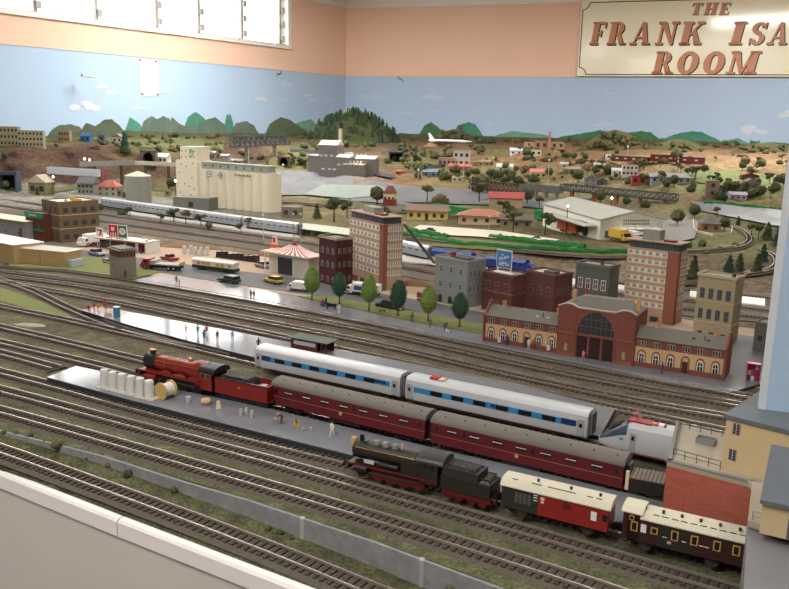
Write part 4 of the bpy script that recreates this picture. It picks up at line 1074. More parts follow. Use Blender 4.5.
store_sign(.040, .0290, .0400, 'white framed red square sign in the middle of the store roof', REDS, 0)
store_sign(.069, .0270, .0400, 'white framed green square sign with an orange 7 on the store roof', GR7, 7)
l_ = MB()
for i, dx in enumerate((0,.005,.008,.014,.018,.040,.043,.048,.052,.056,.061,.066)):
    l_.box(.050+dx,.050+dx+(.0014 if i%2 else .0030),-.0001,.0003,Hh+.0008,Hh+.0052)
l_.build('store_lettering', M('letter_dark',(50,46,46)), t)
for u, v_ in ((W_*.90,D_*.3),(W_*.86,D_*.7),(W_*.7,D_*.85)): MB().box(u,u+.007,v_,v_+.007,Hh-.0005,Hh+.0035).build('roof_unit', M('unit_grey',(170,168,160)), t)

# -- burger stand with striped roof
a, rz, W_ = bframe((263,272.5), (309,281)); D_ = .060
t = thing('burger_restaurant', 'small restaurant with red and white striped tent roof beside the dark red building', 'restaurant', a, rz)
Hh = place_top((300,280), 258, a=at(300,280))
MB().box(W_*.28,W_*.95,.006,D_,-.002,Hh).box(W_*.02,W_*.30,.020,D_*.9,-.002,Hh).build('walls', M('stucco_cream',(214,206,188)), t)
MB().box(W_*.30,W_*.62,.0045,.0065,.004,Hh*.85).build('shop_front', PANE, t)
for u in (.02,.30,.64,.93): MB().box(W_*u,W_*u+.002,.002,.004,0,Hh).build('post', WHTP, t)
MB().box(-.006,W_+.004,-.006,D_+.004,Hh,Hh+.0030).build('fascia', M('fascia_cream',(214,210,200)), t)
rf = MB(); n = 9
cx, cy = W_*.52, D_*.5
def ring(f): # square-ish plan shrinking concavely
    return [(cx+(x-cx)*f, cy+(y-cy)*f) for x, y in ((-.006,-.006),(W_+.004,-.006),(W_+.004,D_+.004),(-.006,D_+.004))]
lv = [(1,.003),(.62,.0075),(.34,.0155),(.16,.024)]
for (f0,z0_),(f1,z1_) in zip(lv[:-1],lv[1:]):
    r0_, r1_ = ring(f0), ring(f1)
    for s in range(4):
        p, q = Vector(r0_[s]), Vector(r0_[(s+1)%4]); p2, q2 = Vector(r1_[s]), Vector(r1_[(s+1)%4])
        for k in range(n*2-1):
            a0, a1 = k/(n*2-1), (k+1)/(n*2-1)
            A0 = p.lerp(q,a0); A1 = p.lerp(q,a1); B0 = p2.lerp(q2,a0); B1 = p2.lerp(q2,a1)
            rf.add([(A0.x,A0.y,Hh+z0_),(A1.x,A1.y,Hh+z0_),(B1.x,B1.y,Hh+z1_),(B0.x,B0.y,Hh+z1_)], [(0,1,2,3)], k%2)
rf.build('striped_roof', [M('roof_stripe_red',(190,60,54),rough=.5), M('roof_stripe_white',(238,228,214),rough=.5)], t)
MB().lathe([(.0048,Hh+.022),(.0048,Hh+.028),(.0055,Hh+.0285),(.0035,Hh+.0325),(.0005,Hh+.0345)], (cx,cy,0)).build('cupola', [M('roof_stripe_red',(190,60,54))], t)
p = at(274.5,262.5); t = thing('pole_sign', 'orange and red restaurant sign on a pole left of the striped roof restaurant', 'sign', p, rz)
MB().cyl((0,0,0),(0,0,.020),.0011,n=8).build('pole', M('post_pale',(200,196,190)), t)
t.scale = (1.35,1.35,1.95)
MB().box(-.012,.012,-.0016,.0016,.0155,.0275).build('sign_panel', OR7, t); MB().box(-.0075,.0070,-.0022,-.0016,.0180,.0215).build('sign_field', WHTP, t)
MB().box(-.0045,.0075,-.0018,.0018,.029,.0385).build('top_sign', WHTP, t); MB().box(-.002,.0045,-.0024,-.0018,.0300,.0375).build('top_sign_field', REDS, t)

p0 = dep(404,224,2.25); p1 = at(437,266); t = thing('lattice_boom', 'grey sloping lattice boom between the tan office tower and the grey building', 'boom', p1)
for dx in (-.004,.004): MB().cyl((dx,0,0), p0-p1+Vector((dx,0,0)), .0014, n=5).build('rail_bar', M('boom_grey',(122,126,130)), t)
q_ = MB().cyl((0,0,0), p0-p1, .0026, n=4).build('boom_core', M('boom_dark',(104,108,112)), t)
# -- dark red three storey
DR = M('dark_red_brick', (84,34,34), var=.14); STG = M('stone_grey_trim', (150,142,136))
t, W_, D_, Hh = block((319,283), (336,287.5), .052, 238.5, 'dark red three storey building with white window surrounds, left of the tan office tower', DR, M('roof_grey_dark', (128,122,114)),
   rows=[('f',3,(.08,.38,.66),.0078,.0125,STG,PANE,True),('r',3,(.10,.40,.68),.0060,.0110,STG,PANE,False)])
mb = MB(); band(mb, W_, D_, Hh-.005, Hh+.0012, .0018); mb.build('cornice', M('cornice_cream', (176,164,146)), t)
# -- grey three storey
GB = M('grey_brick', (136,142,140), var=.07)
t, W_, D_, Hh = block((434,301.5), (466,309), .062, 261, 'grey three storey building with a red chimney on its flat roof', GB, M('roof_ash', (112,110,100), var=.12),
   rows=[('f',3,(.36,.68),.0070,.0120,M('grey_light',(168,170,166)),PANE,False),('r',4,(.36,.66),.0060,.0110,M('grey_light2',(164,166,162)),PANE,False),('f',3,(.03,),.0095,.0145,M('grey_frame_d',(70,74,78)),PANE,True)])
mb = MB(); band(mb, W_, D_, Hh-.004, Hh+.0010, .0015); band(mb, W_, D_, Hh*.30, Hh*.30+.0012, .0012); mb.build('cornice', M('cornice_grey',(150,154,150)), t)
MB().box(W_*.22,W_*.34,D_*.42,D_*.52,Hh-.004,Hh+.0085).build('chimney', M('chimney_red',(150,42,54)), t)
MB().box(W_*.45,W_*.85,D_*.25,D_*.62,Hh-.004,Hh+.0015).build('skylight', M('skylight_dark',(70,72,70)), t)
# -- red brick building with billboard
RB = M('red_brick_plain', (98,56,54), var=.14)
t, W_, D_, Hh = block((481,309), (511,316), .060, 276, 'red brick building carrying the blue picture billboard', RB, M('roof_olive', (120,120,108), var=.1),
   rows=[('f',3,(.58,),.0095,.0140,M('frame_dkred',(140,92,86)),PANE,False),('f',3,(.1,),.0085,.0125,MC['frame_dkred'],PANE,False),('r',4,(.58,),.0070,.0115,MC['frame_dkred'],PANE,False)])
mb = MB(); band(mb, W_, D_, Hh*.5, Hh*.54, .0014); band(mb, W_, D_, Hh-.003, Hh+.001, .0014); mb.build('cornice', M('cornice_red',(122,82,76)), t)
brz = rz = t.rotation_euler.z
bb = thing('billboard', 'white framed billboard with a blue background and pale painted shapes, on the brick roof', 'billboard', at(481,309)+Matrix.Rotation(rz,3,'Z')@Vector((W_*.22,D_*.40,Hh-.0032)), rz)
BW, BH = .0315, .0300; bb.scale = (1.32, 1.2, 1.35)
MB().box(-.003,BW+.003,-.004,.005,0,.002).box(.001,.003,0,.0015,0,.009).box(BW-.003,BW-.001,0,.0015,0,.009).build('stand', WHTP, bb)
MB().box(0,BW,-.0008,.0012,.008,.008+BH).build('frame', WHTP, bb)
MB().box(.0012,BW-.0012,-.0014,-.0008,.0092,.0068+BH).build('picture_panel', M('billboard_blue',(64,130,200),rough=.5), bb)
sh = MB(); rnd = random.Random(4)
for (x,z,r) in ((.010,.023,.0042),(.018,.026,.0030),(.0235,.028,.0028),(.009,.015,.0030),(.0165,.0155,.0044),(.024,.016,.0035),(.013,.030,.002)):
    sh.add([(x+r*math.cos(q*math.pi/4)*(1+.25*(q%2)), -.0017, z+r*.8*math.sin(q*math.pi/4)) for q in range(8)], [tuple(range(8))], 0)
for (x,z,r) in ((.0105,.022,.0022),(.0175,.0145,.0024),(.0245,.017,.002)):
    sh.add([(x+r*math.cos(q*math.pi/3), -.0019, z+r*.7*math.sin(q*math.pi/3)) for q in range(6)], [tuple(range(6))], 1)
sh.build('picture_shapes', [M('shape_pale',(206,196,206)), M('shape_brown',(120,84,90))], bb)
# -- red brick with tan roof
t, W_, D_, Hh = block((524,313), (552,320), .060, 275, 'red brick building with tan flat roof and dark skylight, behind the left station wing', RB, M('roof_tan', (184,166,142), var=.08),
   rows=[('f',3,(.50,),.0100,.0165,M('frame_brown2',(136,92,84)),PANE,True),('r',5,(.52,),.0070,.0130,MC['frame_brown2'],PANE,False)])
mb = MB(); band(mb, W_, D_, Hh-.0035, Hh+.001, .0014); mb.build('cornice', MC['cornice_red'], t)
MB().box(W_*.45,W_*.8,D_*.25,D_*.6,Hh-.004,Hh+.0020).build('skylight', MC['skylight_dark'], t)
# -- dark grey-green with white windows
t, W_, D_, Hh = block((573,313), (606,319), .048, 266.5, 'dark grey green building with tall white framed windows, behind the station hall', M('grey_green', (92,98,92), var=.08), M('roof_greybr', (138,134,122), var=.1),
   rows=[('f',4,(.52,),.0085,.0190,FRAMEW,PANE,False),('r',3,(.58,),.0060,.0140,M('grey_green2',(104,110,104)),PANE,False)])
mb = MB(); band(mb, W_, D_, Hh-.0045, Hh+.0012, .002); mb.build('cornice', M('cornice_greygreen',(110,114,106)), t)
MB().box(W_*.6,W_*.68,D_*.4,D_*.5,Hh-.004,Hh+.006).build('chimney', M('chimney_dark',(70,64,58)), t)
# -- beige office right
BG = M('beige_stone', (166,152,118), var=.07)
t, W_, D_, Hh = block((692,338), (729,345), .045, 278, 'beige three storey building with tall dark blue windows, right of the far tan tower', BG, M('roof_beige', (150,144,132), var=.1),
   rows=[('f',4,(.33,.64),.0070,.0165,M('frame_beige_dark',(92,92,80)),M('pane_blue',(70,84,104),rough=.2),False),('f',3,(.03,),.0070,.0120,MC['frame_beige_dark'],PANE,False)])
mb = MB(); band(mb, W_, D_, Hh-.0045, Hh+.0012, .002); band(mb, W_, D_, Hh*.60, Hh*.60+.001, .001); band(mb, W_, D_, Hh*.28, Hh*.28+.001, .001); mb.build('cornice', M('cornice_beige',(190,178,144)), t)
MB().box(W_*.82,W_*.86,D_*.3,D_*.6,Hh-.003,Hh+.005).build('chimney', M('chimney_grey2',(84,84,84)), t)
# -- dark low block at right edge
t, W_, D_, Hh = block((752,352), (775,356), .05, 325, 'small dark grey block building half hidden by the blue board', M('dark_render',(92,88,82)), M('roof_dgrey',(120,116,108)), rows=[('f',2,(.4,),.006,.008,PANE,PANE,False)])

# ================================================================ STATION
YB = M('station_yellow_brick', (214,174,122), var=.06); SRB = M('station_red_brick', (136,72,60), var=.10); SROOF = M('slate_roof', (108,103,92), var=.14, scale=120)
PZ = .006
a, rz, LT = frame((485,341), (722,380), PZ)
st = thing('railway_station', 'long red and yellow brick station building with a big arched hall window in the centre', 'station building', a, rz)
def upx(px):   # px on the front base line -> u along the front
    k = [(485,341),(722,380)]; f_ = (px-485)/(722-485); return (at(px, 341+f_*39, PZ)-a).length
xh0, xh1 = upx(557), upx(633.5)
def hat(px, base, top): return hgt(px, base, top, PZ)
Hl = hat(500,344,314); Hw = Hl
Dw = .052
arch_ring = lambda w_, h, m_: m_
def wing(x0, x1, gable_left, gable_right, n):
    L = x1-x0
    HE = .0385*(1.0); zf = .0235
    mb = MB().box(x0,x1,0,Dw,-.001,HE,0)
    mb.build('wing_walls', YB, st)
    rb = MB().box(x0-.0006,x1+.0006,-.0008,Dw+.0008,zf+.004,HE,0).box(x0-.0006,x1+.0006,-.0008,Dw+.0008,-.001,.0065,0)
    rb.build('brick_courses', SRB, st)
    rf = MB(); rf.extx([(-.0035,HE),(-.0035,HE+.001),(Dw/2,HE+.0135),(Dw+.0035,HE+.001),(Dw+.0035,HE)], x0, x1); rf.build('roof', SROOF, st)
    aw = sash(.0105,.0150,FRAMEW,PANE,arch=True); ra = MB()
    us = [x0+L*(i+.5)/n for i in range(n)]
    for i, u in enumerate(us):
        if i == n-3: put('door', MB().box(-.0045,.0045,-.0008,.0002,0,.0150).mesh('door', M('door_dkbrown',(86,44,36))), st, (u, 0, .001))
        else: put('window', aw, st, (u, 0, .0050))
        ra.ext([(u+(.0070)*math.cos(math.pi*k/8), .0165+(.0070)*math.sin(math.pi*k/8)) for k in range(9)]+[(u+(.0054)*math.cos(math.pi*(8-k)/8), .0165+(.0054)*math.sin(math.pi*(8-k)/8)) for k in range(9)], -.0011, 0)
        ra.box(u-.0070,u-.0056,-.0011,0,.0065,.0165).box(u+.0056,u+.0070,-.0011,0,.0065,.0165)
    ra.build('window_arches', SRB, st)
    uw = sash(.0036,.0070,M('small_frame',(206,184,164)),PANE,cross=False)
    for u in us:
        for k in (-1,0,1): put('window', uw, st, (u+k*.0043, -.0008, zf+.0056))
    for e, on in ((x0, gable_left), (x1, gable_right)):
        if on:
            g = MB(); th = .0035; e0 = e-th if e == x0 else e
            g.extx([(-.005,0),(-.005,HE+.003),(-.002,HE+.003),(Dw/2-.006,HE+.0170),(Dw/2-.006,HE+.0195),(Dw/2+.006,HE+.0195),(Dw/2+.006,HE+.0170),(Dw+.002,HE+.003),(Dw+.005,HE+.003),(Dw+.005,0)], e0, e0+th); g.build('gable_wall', SRB, st)
    for f_ in ((.18,.93) if gable_left else (.2,.86)):
        u = x0+L*f_; MB().box(u-.0026,u+.0026,Dw*.42,Dw*.55,HE+.006,HE+.0205,0).box(u-.0032,u+.0032,Dw*.42-.0006,Dw*.55+.0006,HE+.0190,HE+.0205,0).build('chimney', M('chimney_orange',(206,150,96)), st)
    u = x0+L*.76; MB().box(u-.0005,u+.0005,Dw*.2,Dw*.2+.001,HE+.003,HE+.0135).build('flue', BLK, st)
    for f_ in ((.68,.82) if gable_left else (.64,.8)):
        u = x0+L*f_; z0_ = HE+.0045
        m_ = MB(); m_.add([(u-.0025,Dw*.12,z0_),(u+.0025,Dw*.12,z0_),(u+.0025,Dw*.24,z0_+.0038),(u-.0025,Dw*.24,z0_+.0038)], [(0,1,2,3)]); m_.build('roof_window', M('roof_glass_pale',(170,170,160)) if gable_left else PANE, st)
wing(0, xh0, True, False, 6); wing(xh1, LT, False, True, 6)
# hall
HD = .072; y0 = -.006; HHt = hat(558,354,306)/1.28; HE = HHt; Lh = xh1-xh0; xm = (xh0+xh1)/2
mb = MB()
# facade with semicircular window opening: build solid body then frame
mb.box(xh0,xh1,y0+.004,HD,-.001,HE,0); mb.build('hall_walls', SRB, st)
cr_ = M('cornice_dirty',(176,164,150))
fac = MB(); R_ = Lh*.225; zc = HE*.50; wo = Lh*.235
pr = [(xh0,-.001),(xm-wo,-.001),(xm-wo,zc)]+[(xm-wo*math.cos(math.pi*k/14), zc+R_*1.02*math.sin(math.pi*k/14)) for k in range(1,14)]+[(xm+wo,zc),(xm+wo,-.001),(xh1,-.001),(xh1,HE)]
top = []
for k in range(9): top.append((xh1-Lh*.26*(k/8), HE+.0045*math.sin(math.pi*k/8)))
top += [(xm+Lh*.22,HE+.0),(xm-Lh*.22,HE+.0)]
for k in range(9): top.append((xh0+Lh*.26*(1-k/8), HE+.0045*math.sin(math.pi*k/8)))
fac.ext(pr+top[:], y0, y0+.004); fac.build('hall_facade', SRB, st)
ed = MB()
tp = [(xh1+.001,HE)]+top+[(xh0-.001,HE)]
for p_, q_ in zip(tp[:-1], tp[1:]):
    if abs(p_[0]-q_[0]) > 1e-6: ed.ext([(p_[0],p_[1]),(q_[0],q_[1]),(q_[0],q_[1]+.0016),(p_[0],p_[1]+.0016)], y0-.0015, y0+.005)
ed.build('hall_cornice', cr_, st)
MB().ext([(xm+wo*.98*math.cos(math.pi*k/14), zc+R_*math.sin(math.pi*k/14)) for k in range(15)], y0+.0025, y0+.0038).build('hall_glass', PANE, st)
br = MB()
for k in range(-3,4):
    x_ = xm+k*wo/3.6; hh_ = R_*math.sqrt(max(0,1-((x_-xm)/wo)**2)); br.box(x_-.0003,x_+.0003,y0+.0018,y0+.0026,zc,zc+hh_)
for f_ in (.33,.66): br.box(xm-wo*math.sqrt(1-f_*f_),xm+wo*math.sqrt(1-f_*f_),y0+.0018,y0+.0026,zc+R_*f_,zc+R_*f_+.0006)
br.build('glazing_bars', M('bar_greybrown',(120,104,96)), st)
MB().box(xm-wo,xm+wo,y0+.0001,y0+.0045,zc-.0035,zc).build('hall_lintel', SRB, st)
MB().box(xm-wo,xm+wo,y0+.0030,y0+.0039,0,zc-.0035).build('hall_doors', M('hall_door_dark',(54,34,32)), st)
for k in (-1,1): MB().box(xm+k*wo*.36-.0018,xm+k*wo*.36+.0018,y0+.0001,y0+.003,0,zc-.0035).build('hall_pillar', SRB, st)
MB().box(xh0-.0006,xm-wo-.001,y0-.0012,y0,HE*.46,HE*.49).box(xm+wo+.001,xh1+.0006,y0-.0012,y0,HE*.46,HE*.49).box(xh0,xm-wo-.001,y0-.0010,y0,-.001,.004).box(xm+wo+.001,xh1,y0-.0010,y0,-.001,.004).build('string_course', M('brick_lighter',(160,84,66)), st)
for x_ in (xh0+.0015, xm-wo-.0035, xm+wo+.0035, xh1-.0015): MB().box(x_-.0015,x_+.0015,y0-.0012,y0,-.001,HE*.97).build('pilaster', SRB, st)
gw = sash(.0066,.0125,M('niche_frame',(150,96,70)),M('pane_olive',(150,158,96)),cross=False,arch=True)
for x_ in (xh0+Lh*.125, xh1-Lh*.125): put('window', gw, st, (x_, y0, .006))
rf = MB(); rf.frus(xh0+.002,xh1-.002,y0+.004,HD+.002,HE,HHt+.013,Lh*.22,HD*.42); rf.build('hall_roof', SROOF, st)
for x_, y_ in ((xh0+Lh*.10,HD*.55),(xh1-Lh*.04,HD*.35)): MB().box(x_-.003,x_+.003,y_-.003,y_+.003,HE,HE+.018).build('chimney', MC['chimney_orange'], st)
MB().lathe([(.004,HE),(.004,HE+.012),(.002,HE+.017),(.0005,HE+.022)], (xh0+Lh*.22,HD*.75,0)).build('turret', M('turret_red',(140,60,48)), st)

st.scale = (1, 1, 1.28)
# ---- platform shelter
a, rz, W_ = frame((290,347.5), (326,354.5), PZ1)
t = thing('platform_shelter', 'small dark red waiting shelter with flat green grey roof on the island platform', 'shelter', a, rz)
MB().box(.002,W_*.75,.001,.003,0,.0185).box(.002,W_-.002,.026,.028,0,.0185).box(.001,.003,.001,.028,0,.0185).build('walls', M('shelter_red',(96,38,36)), t)
for x_ in (W_*.86, W_-.002): MB().box(x_-.001,x_+.001,.001,.003,0,.0185).build('post', MC['shelter_red'], t)
MB().box(W_*.1,W_*.7,.0005,.001,.0080,.0150).build('notice_board', M('notice_pale',(176,176,188)), t)
MB().box(-.003,W_+.004,-.003,.034,.0185,.0200).build('roof', M('felt_roof',(92,98,84),var=.15), t)

# ================================================================ RIGHT FOREGROUND STRUCTURES
YW = M('yellow_wall', (206,182,134), var=.05); GRF = M('slate_grey_felt', (98,106,112), rough=.75, var=.12, scale=80)
BRK = brick('portal_brick', (196,98,76), (178,82,62), (160,92,78), .6); CNC = M('terrace_concrete', (164,152,134), var=.1)
zt = .074
def wpoly(pts, z): return [(at(x, y, z).x, at(x, y, z).y) for x, y in pts]
P_ = [at(x, y, zt) for x, y in ((667,462),(752,484),(800,497))]; Q_ = [at(x, y, zt) for x, y in ((676,423),(740,437),(800,450))]
o0 = P_[0].copy(); o0.z = 0
t = thing('tunnel_building', 'red brick portal structure with a flat concrete terrace, beside the brown vintage coach', 'building', o0)
lo_ = lambda P: [(p.x-o0.x, p.y-o0.y) for p in P]
fr = lo_([P_[0],P_[1],P_[2]])+lo_([Q_[2],Q_[1],Q_[0]])
# front brick wall as a slab (open beneath for the track), terrace slab on top
d = (P_[1]-P_[0]).normalized(); n_ = Vector((-d.y, d.x, 0))
def slab(p, q, th, z0, z1):
    dd = (q-p); dd.z = 0; dd.normalize(); nn = Vector((-dd.y, dd.x, 0))*th
    return [((p-o0).x,(p-o0).y),((q-o0).x,(q-o0).y),((q-o0+nn).x,(q-o0+nn).y),((p-o0+nn).x,(p-o0+nn).y)]
MB().prism(slab(P_[0],P_[1],.006,0,0), -.003, zt-.004).build('brick_front', BRK, t)
MB().prism(slab(Q_[0]+Vector((0,0,0)),P_[0],.004,0,0), .05, zt-.004).build('brick_side', BRK, t)
MB().prism(fr, zt-.004, zt).build('terrace_slab', CNC, t)
k_ = MB(); 
for p, q in ((P_[0],P_[1]),(Q_[0],P_[0]),(P_[1],P_[2])): k_.prism(slab(p-(q-p).normalized()*.002, q, .005, 0, 0), zt, zt+.0022)
k_.build('kerb', M('kerb_grey',(128,124,116)), t)
h_ = at(706,443,zt)-o0; tub = MB(); ang = math.atan2(d.y, d.x)
b_ = tub.box(-.0095,.0095,-.006,-.005,0,.006).box(-.0095,.0095,.005,.006,0,.006).box(-.0095,-.0085,-.005,.005,0,.006).box(.0085,.0095,-.005,.005,0,.006).box(-.009,.009,-.0055,.0055,0,.001,1).build('roof_hatch', [M('hatch_grey',(130,132,132)), M('hatch_inside',(84,78,70))], t)
b_.location = (h_.x, h_.y, zt); b_.rotation_euler.z = ang
def rail_fence(P, parent, zb, h=.009, npost=4, m_=M('railing_dark',(70,70,68))):
    for p, q in zip(P[:-1], P[1:]):
        r_ = MB().cyl((p.x,p.y,zb+h),(q.x,q.y,zb+h),.0004,n=5).cyl((p.x,p.y,zb+h*.5),(q.x,q.y,zb+h*.5),.0003,n=5); r_.build('handrail', m_, parent)
        for k in range(npost+1):
            v_ = p.lerp(q, k/npost); MB().cyl((v_.x,v_.y,zb),(v_.x,v_.y,zb+h),.0004,n=5).build('railing_post', m_, parent)
L3 = [at(x, y, zt)-o0 for x, y in ((673,457),(679,427),(722,437))]
rail_fence(L3, t, zt); L4 = [at(x, y, zt)-o0 for x, y in ((673,457),(720,470))]; rail_fence(L4, t, zt)
# yellow building on the terrace
zr = zt+.040
c = [at(x, y, zt) for x, y in ((721,468),(800,491))]
a = c[0].copy(); rz = math.atan2(c[1].y-c[0].y, c[1].x-c[0].x); Wd = (c[1]-c[0]).length; Dp = .128
Hh = dep(721, 418, a.y).z-zt
t = thing('yellow_building', 'yellow rendered building with grey flat felt roof at the right edge, above the brick portal', 'building', a, rz)
MB().box(0,Wd,0,Dp,0,Hh).build('walls', YW, t)
MB().box(.004,Wd,.034,Dp,-zt-.003,0).build('plinth', CNC, t)
MB().box(-.002,Wd+.002,-.0020,Dp+.003,Hh,Hh+.004).build('roof', GRF, t)
wv = sash(.0066,.0105,M('grey_surround',(128,124,120)),PANE,cross=False,t=.001)
mb = MB().box(-.0036,.0036,-.0006,.0002,0,.0115,0)
for i in range(2):
    for j in range(4): mb.box(-.0028+i*.0030,-.0004+i*.0030,-.0009,0,.0010+j*.0026,.0027+j*.0026,1)
for i in range(1): mb.box(-.0002,.0001,-.0011,0,.0006,.0110,2)
vwin = mb.mesh('window', [M('grey_surround',(128,124,120)), PANE, WHTP])
put('window', vwin, t, (.0105, 0, .0290*Hh/.04)); put('window', vwin, t, (.0095, 0, .0085*Hh/.04))
# porch building in front (right edge)
zp = .078
a = at(759,533,zp); b = at(826,549,zp); rz = math.atan2(b.y-a.y, b.x-a.x); t = thing('yellow_porch_building', 'yellow lean to building with sloping grey roof at the lower right edge', 'building', a, rz)
Hh = dep(763, 500, a.y).z-zp
MB().extx([(0,0),(0,Hh),(.056,Hh+.022),(.056,0)],0,.06).build('walls', YW, t)
MB().extx([(-.004,Hh-.002),(-.004,Hh+.0015),(.060,Hh+.027),(.060,Hh+.0235)], -.002, .062).build('roof', GRF, t)
MB().box(.0200,.026,-.0008,.0002,.001,Hh*.62).build('door', M('door_slate',(86,96,112)), t)
# concrete deck under the porch and the grey board edge
D1 = [at(x, y, zp) for x, y in ((748,480),(752,484),(748,520),(800,537),(860,552),(860,500),(800,490))]
o1 = D1[0].copy(); o = MB().prism([(p.x-o1.x,p.y-o1.y) for p in D1], -.006, 0).build('concrete_deck', CNC); o.location = o1; tag(o, 'pale concrete deck strip in front of the lean to building, above the grey board', 'deck')
D2 = [at(x, y, .070) for x, y in ((748,517),(860,549),(860,700),(737,700))]
o = MB().prism([(p.x-D2[0].x,p.y-D2[0].y) for p in D2], -.09, 0).build('grey_board', M('grey_painted_board',(120,118,120),rough=.6,var=.04)); o.location = D2[0]; tag(o, 'plain grey painted board in the lower right corner', 'board')
R1 = [at(x, y, zp) for x, y in ((752,520),(783,529))]
t2 = thing('deck_railing', 'thin grey handrail along the concrete deck at the lower right', 'railing', R1[0]); rail_fence([p-R1[0] for p in R1], t2, 0, .008, 1, M('railing_grey',(130,130,128)))
# blue backdrop divider
a = at(762.5,414,.125); pt = dep(789,225,a.y*.97); ddir = math.radians(12)
bx = Vector((math.cos(-.35), math.sin(-.35), 0))
t = thing('backdrop_board', 'tall pale blue backdrop board with white edge standing at the right edge', 'board', a, math.atan2(bx.y, bx.x))
Hh = .44
mb = MB(); lean = .055*0
mb.box(.002,.15,0,.006,-.012,Hh); mb.build('panel', M('board_blue',(170,200,230),rough=.5,var=.03), t)
MB().box(-.0045,.002,-.0005,.0065,0,Hh).build('edge_strip', M('edge_strip_white',(206,216,224),rough=.5,var=.03), t)
# grey roof slab the board stands on
D3 = [at(x, y, .120) for x, y in ((727,384),(770,389),(840,398),(840,445),(789,430),(724,417))]
# phone kiosk
# ================================================================ STREET TREES, VEHICLES, PEOPLE, PLATFORM GOODS
def leaf_mesh(name, seed, prof, m, flakes=500, fs=.10, trunk=None):
    """leafy crown of unit height: prof(z)->radius, covered in little leaf blades"""
    rnd = random.Random(seed); mb = MB(); n = 12; k = 9
    P = []
    for j in range(k+1):
        z = j/k; r = prof(z)
        for i in range(n):
            a = 2*math.pi*i/n; q = 1+.22*noise.noise(Vector((math.cos(a)*2+seed, math.sin(a)*2, z*5)))
            P.append((r*q*math.cos(a)*.9, r*q*math.sin(a)*.9, z))
    f = [(j*n+i, j*n+(i+1)%n, (j+1)*n+(i+1)%n, (j+1)*n+i) for j in range(k) for i in range(n)]
    f += [tuple(range(n))[::-1], tuple(range(k*n, (k+1)*n))]
    mb.add(P, f)
    for _ in range(flakes):
        z = rnd.random(); a = rnd.random()*2*math.pi; r = prof(z)*(.86+.2*rnd.random())
        c = Vector((r*math.cos(a), r*math.sin(a), z)); s = fs*(.5+.8*rnd.random())
        u = Vector([rnd.uniform(-1,1) for _ in range(3)]).normalized()*s; v = Vector([rnd.uniform(-1,1) for _ in range(3)]).normalized()*s
        mb.add([c-u*.5, c+u*.5, c+v], [(0,1,2)])
    return mb.mesh(name, m)
def clump_mesh(name, seed, blobs, m, flakes=90, fs=.09):
    rnd = random.Random(seed); mb = MB()
    for (x, y, z, r, h) in blobs:
        n = 8; k = 5
        P = []
        for j in range(k+1):
            t_ = math.pi*j/k
            for i in range(n):
                a = 2*math.pi*i/n; q = 1+.3*noise.noise(Vector((x*9+math.cos(a)*1.5+seed, y*9+math.sin(a)*1.5, z*9+j)))
                P.append((x+r*q*math.sin(t_)*math.cos(a), y+r*q*math.sin(t_)*math.sin(a), z-h*q*math.cos(t_)))
        mb.add(P, [(j*n+i, j*n+(i+1)%n, (j+1)*n+(i+1)%n, (j+1)*n+i) for j in range(k) for i in range(n)])
        for _ in range(flakes):
            d = Vector([rnd.gauss(0,1) for _ in range(3)]).normalized()
            c = Vector((x+d.x*r*1.02, y+d.y*r*1.02, z+d.z*h*1.02)); s = fs*(.5+.7*rnd.random())
            u = Vector([rnd.uniform(-1,1) for _ in range(3)]).normalized()*s; v = Vector([rnd.uniform(-1,1) for _ in range(3)]).normalized()*s
            mb.add([c-u*.5, c+u*.5, c+v], [(0,1,2)])
    return mb.mesh(name, m)
LF = {'lime': M('leaf_lime', (112,140,56), rough=.9, var=.3, scale=8), 'dark': M('leaf_dark', (50,84,60), rough=.9, var=.3, scale=8),
      'olive': M('leaf_olive', (88,92,52), rough=.95, var=.35, scale=8), 'gum': M('leaf_gum', (74,82,50), rough=.95, var=.35, scale=8),
      'pine': M('leaf_pine', (66,82,52), rough=.95, var=.35, scale=8), 'brown': M('leaf_brown', (104,92,60), rough=.95, var=.3, scale=8)}
BARK = M('bark', (84,66,50), rough=1, var=.3)
egg = lambda z: .30*max(.02, math.sin(math.pi*min(1, (z*.97+.02))**.85))**.62
pine = lambda z: .24*(1-z)**.8*(1+.25*math.sin(z*28))+.012
LOL = [leaf_mesh('crown', 1, egg, LF['lime'], 900, .05), leaf_mesh('crown', 2, egg, LF['dark'], 900, .05)]
stm = MB().cyl((0,0,0),(0,0,1),.05,.03,n=6).mesh('trunk', BARK)
def lollipop(px, py, topy, k, label):
    p = at(px, py, .0075); h = hgt(px, py, topy, .0075)
    t = thing('clipped_tree', label, 'tree', p, 0, 'clipped street trees')
    put('trunk', stm, t, (0,0,0), 0, (h*.5, h*.5, h*.34)); put('crown', LOL[k], t, (0,0,h*.24), px, (h*.80, h*.80, h*.76))
    MB().cyl((0,0,0),(0,0,.0012),.0035,n=10).build('tree_base', M('tree_base_dark',(50,46,40)), t)
for px, py, ty, k, lb in ((312,300.5,267,0,'light green clipped street tree furthest left, in front of the burger restaurant'),(339.5,303.5,272,1,'dark green clipped tree second from left, beside the motorcyclists'),
      (369,310.5,275.5,0,'light green clipped tree in front of the tan office tower entrance'),(398,315.5,280,1,'dark green clipped tree at the right corner of the tan office tower'),
      (428,321,286,0,'light green clipped tree left of the grey three storey building'),(459.5,326.5,292.5,1,'dark green clipped tree furthest right, in front of the grey building')):
    lollipop(px, py, ty, k, lb)

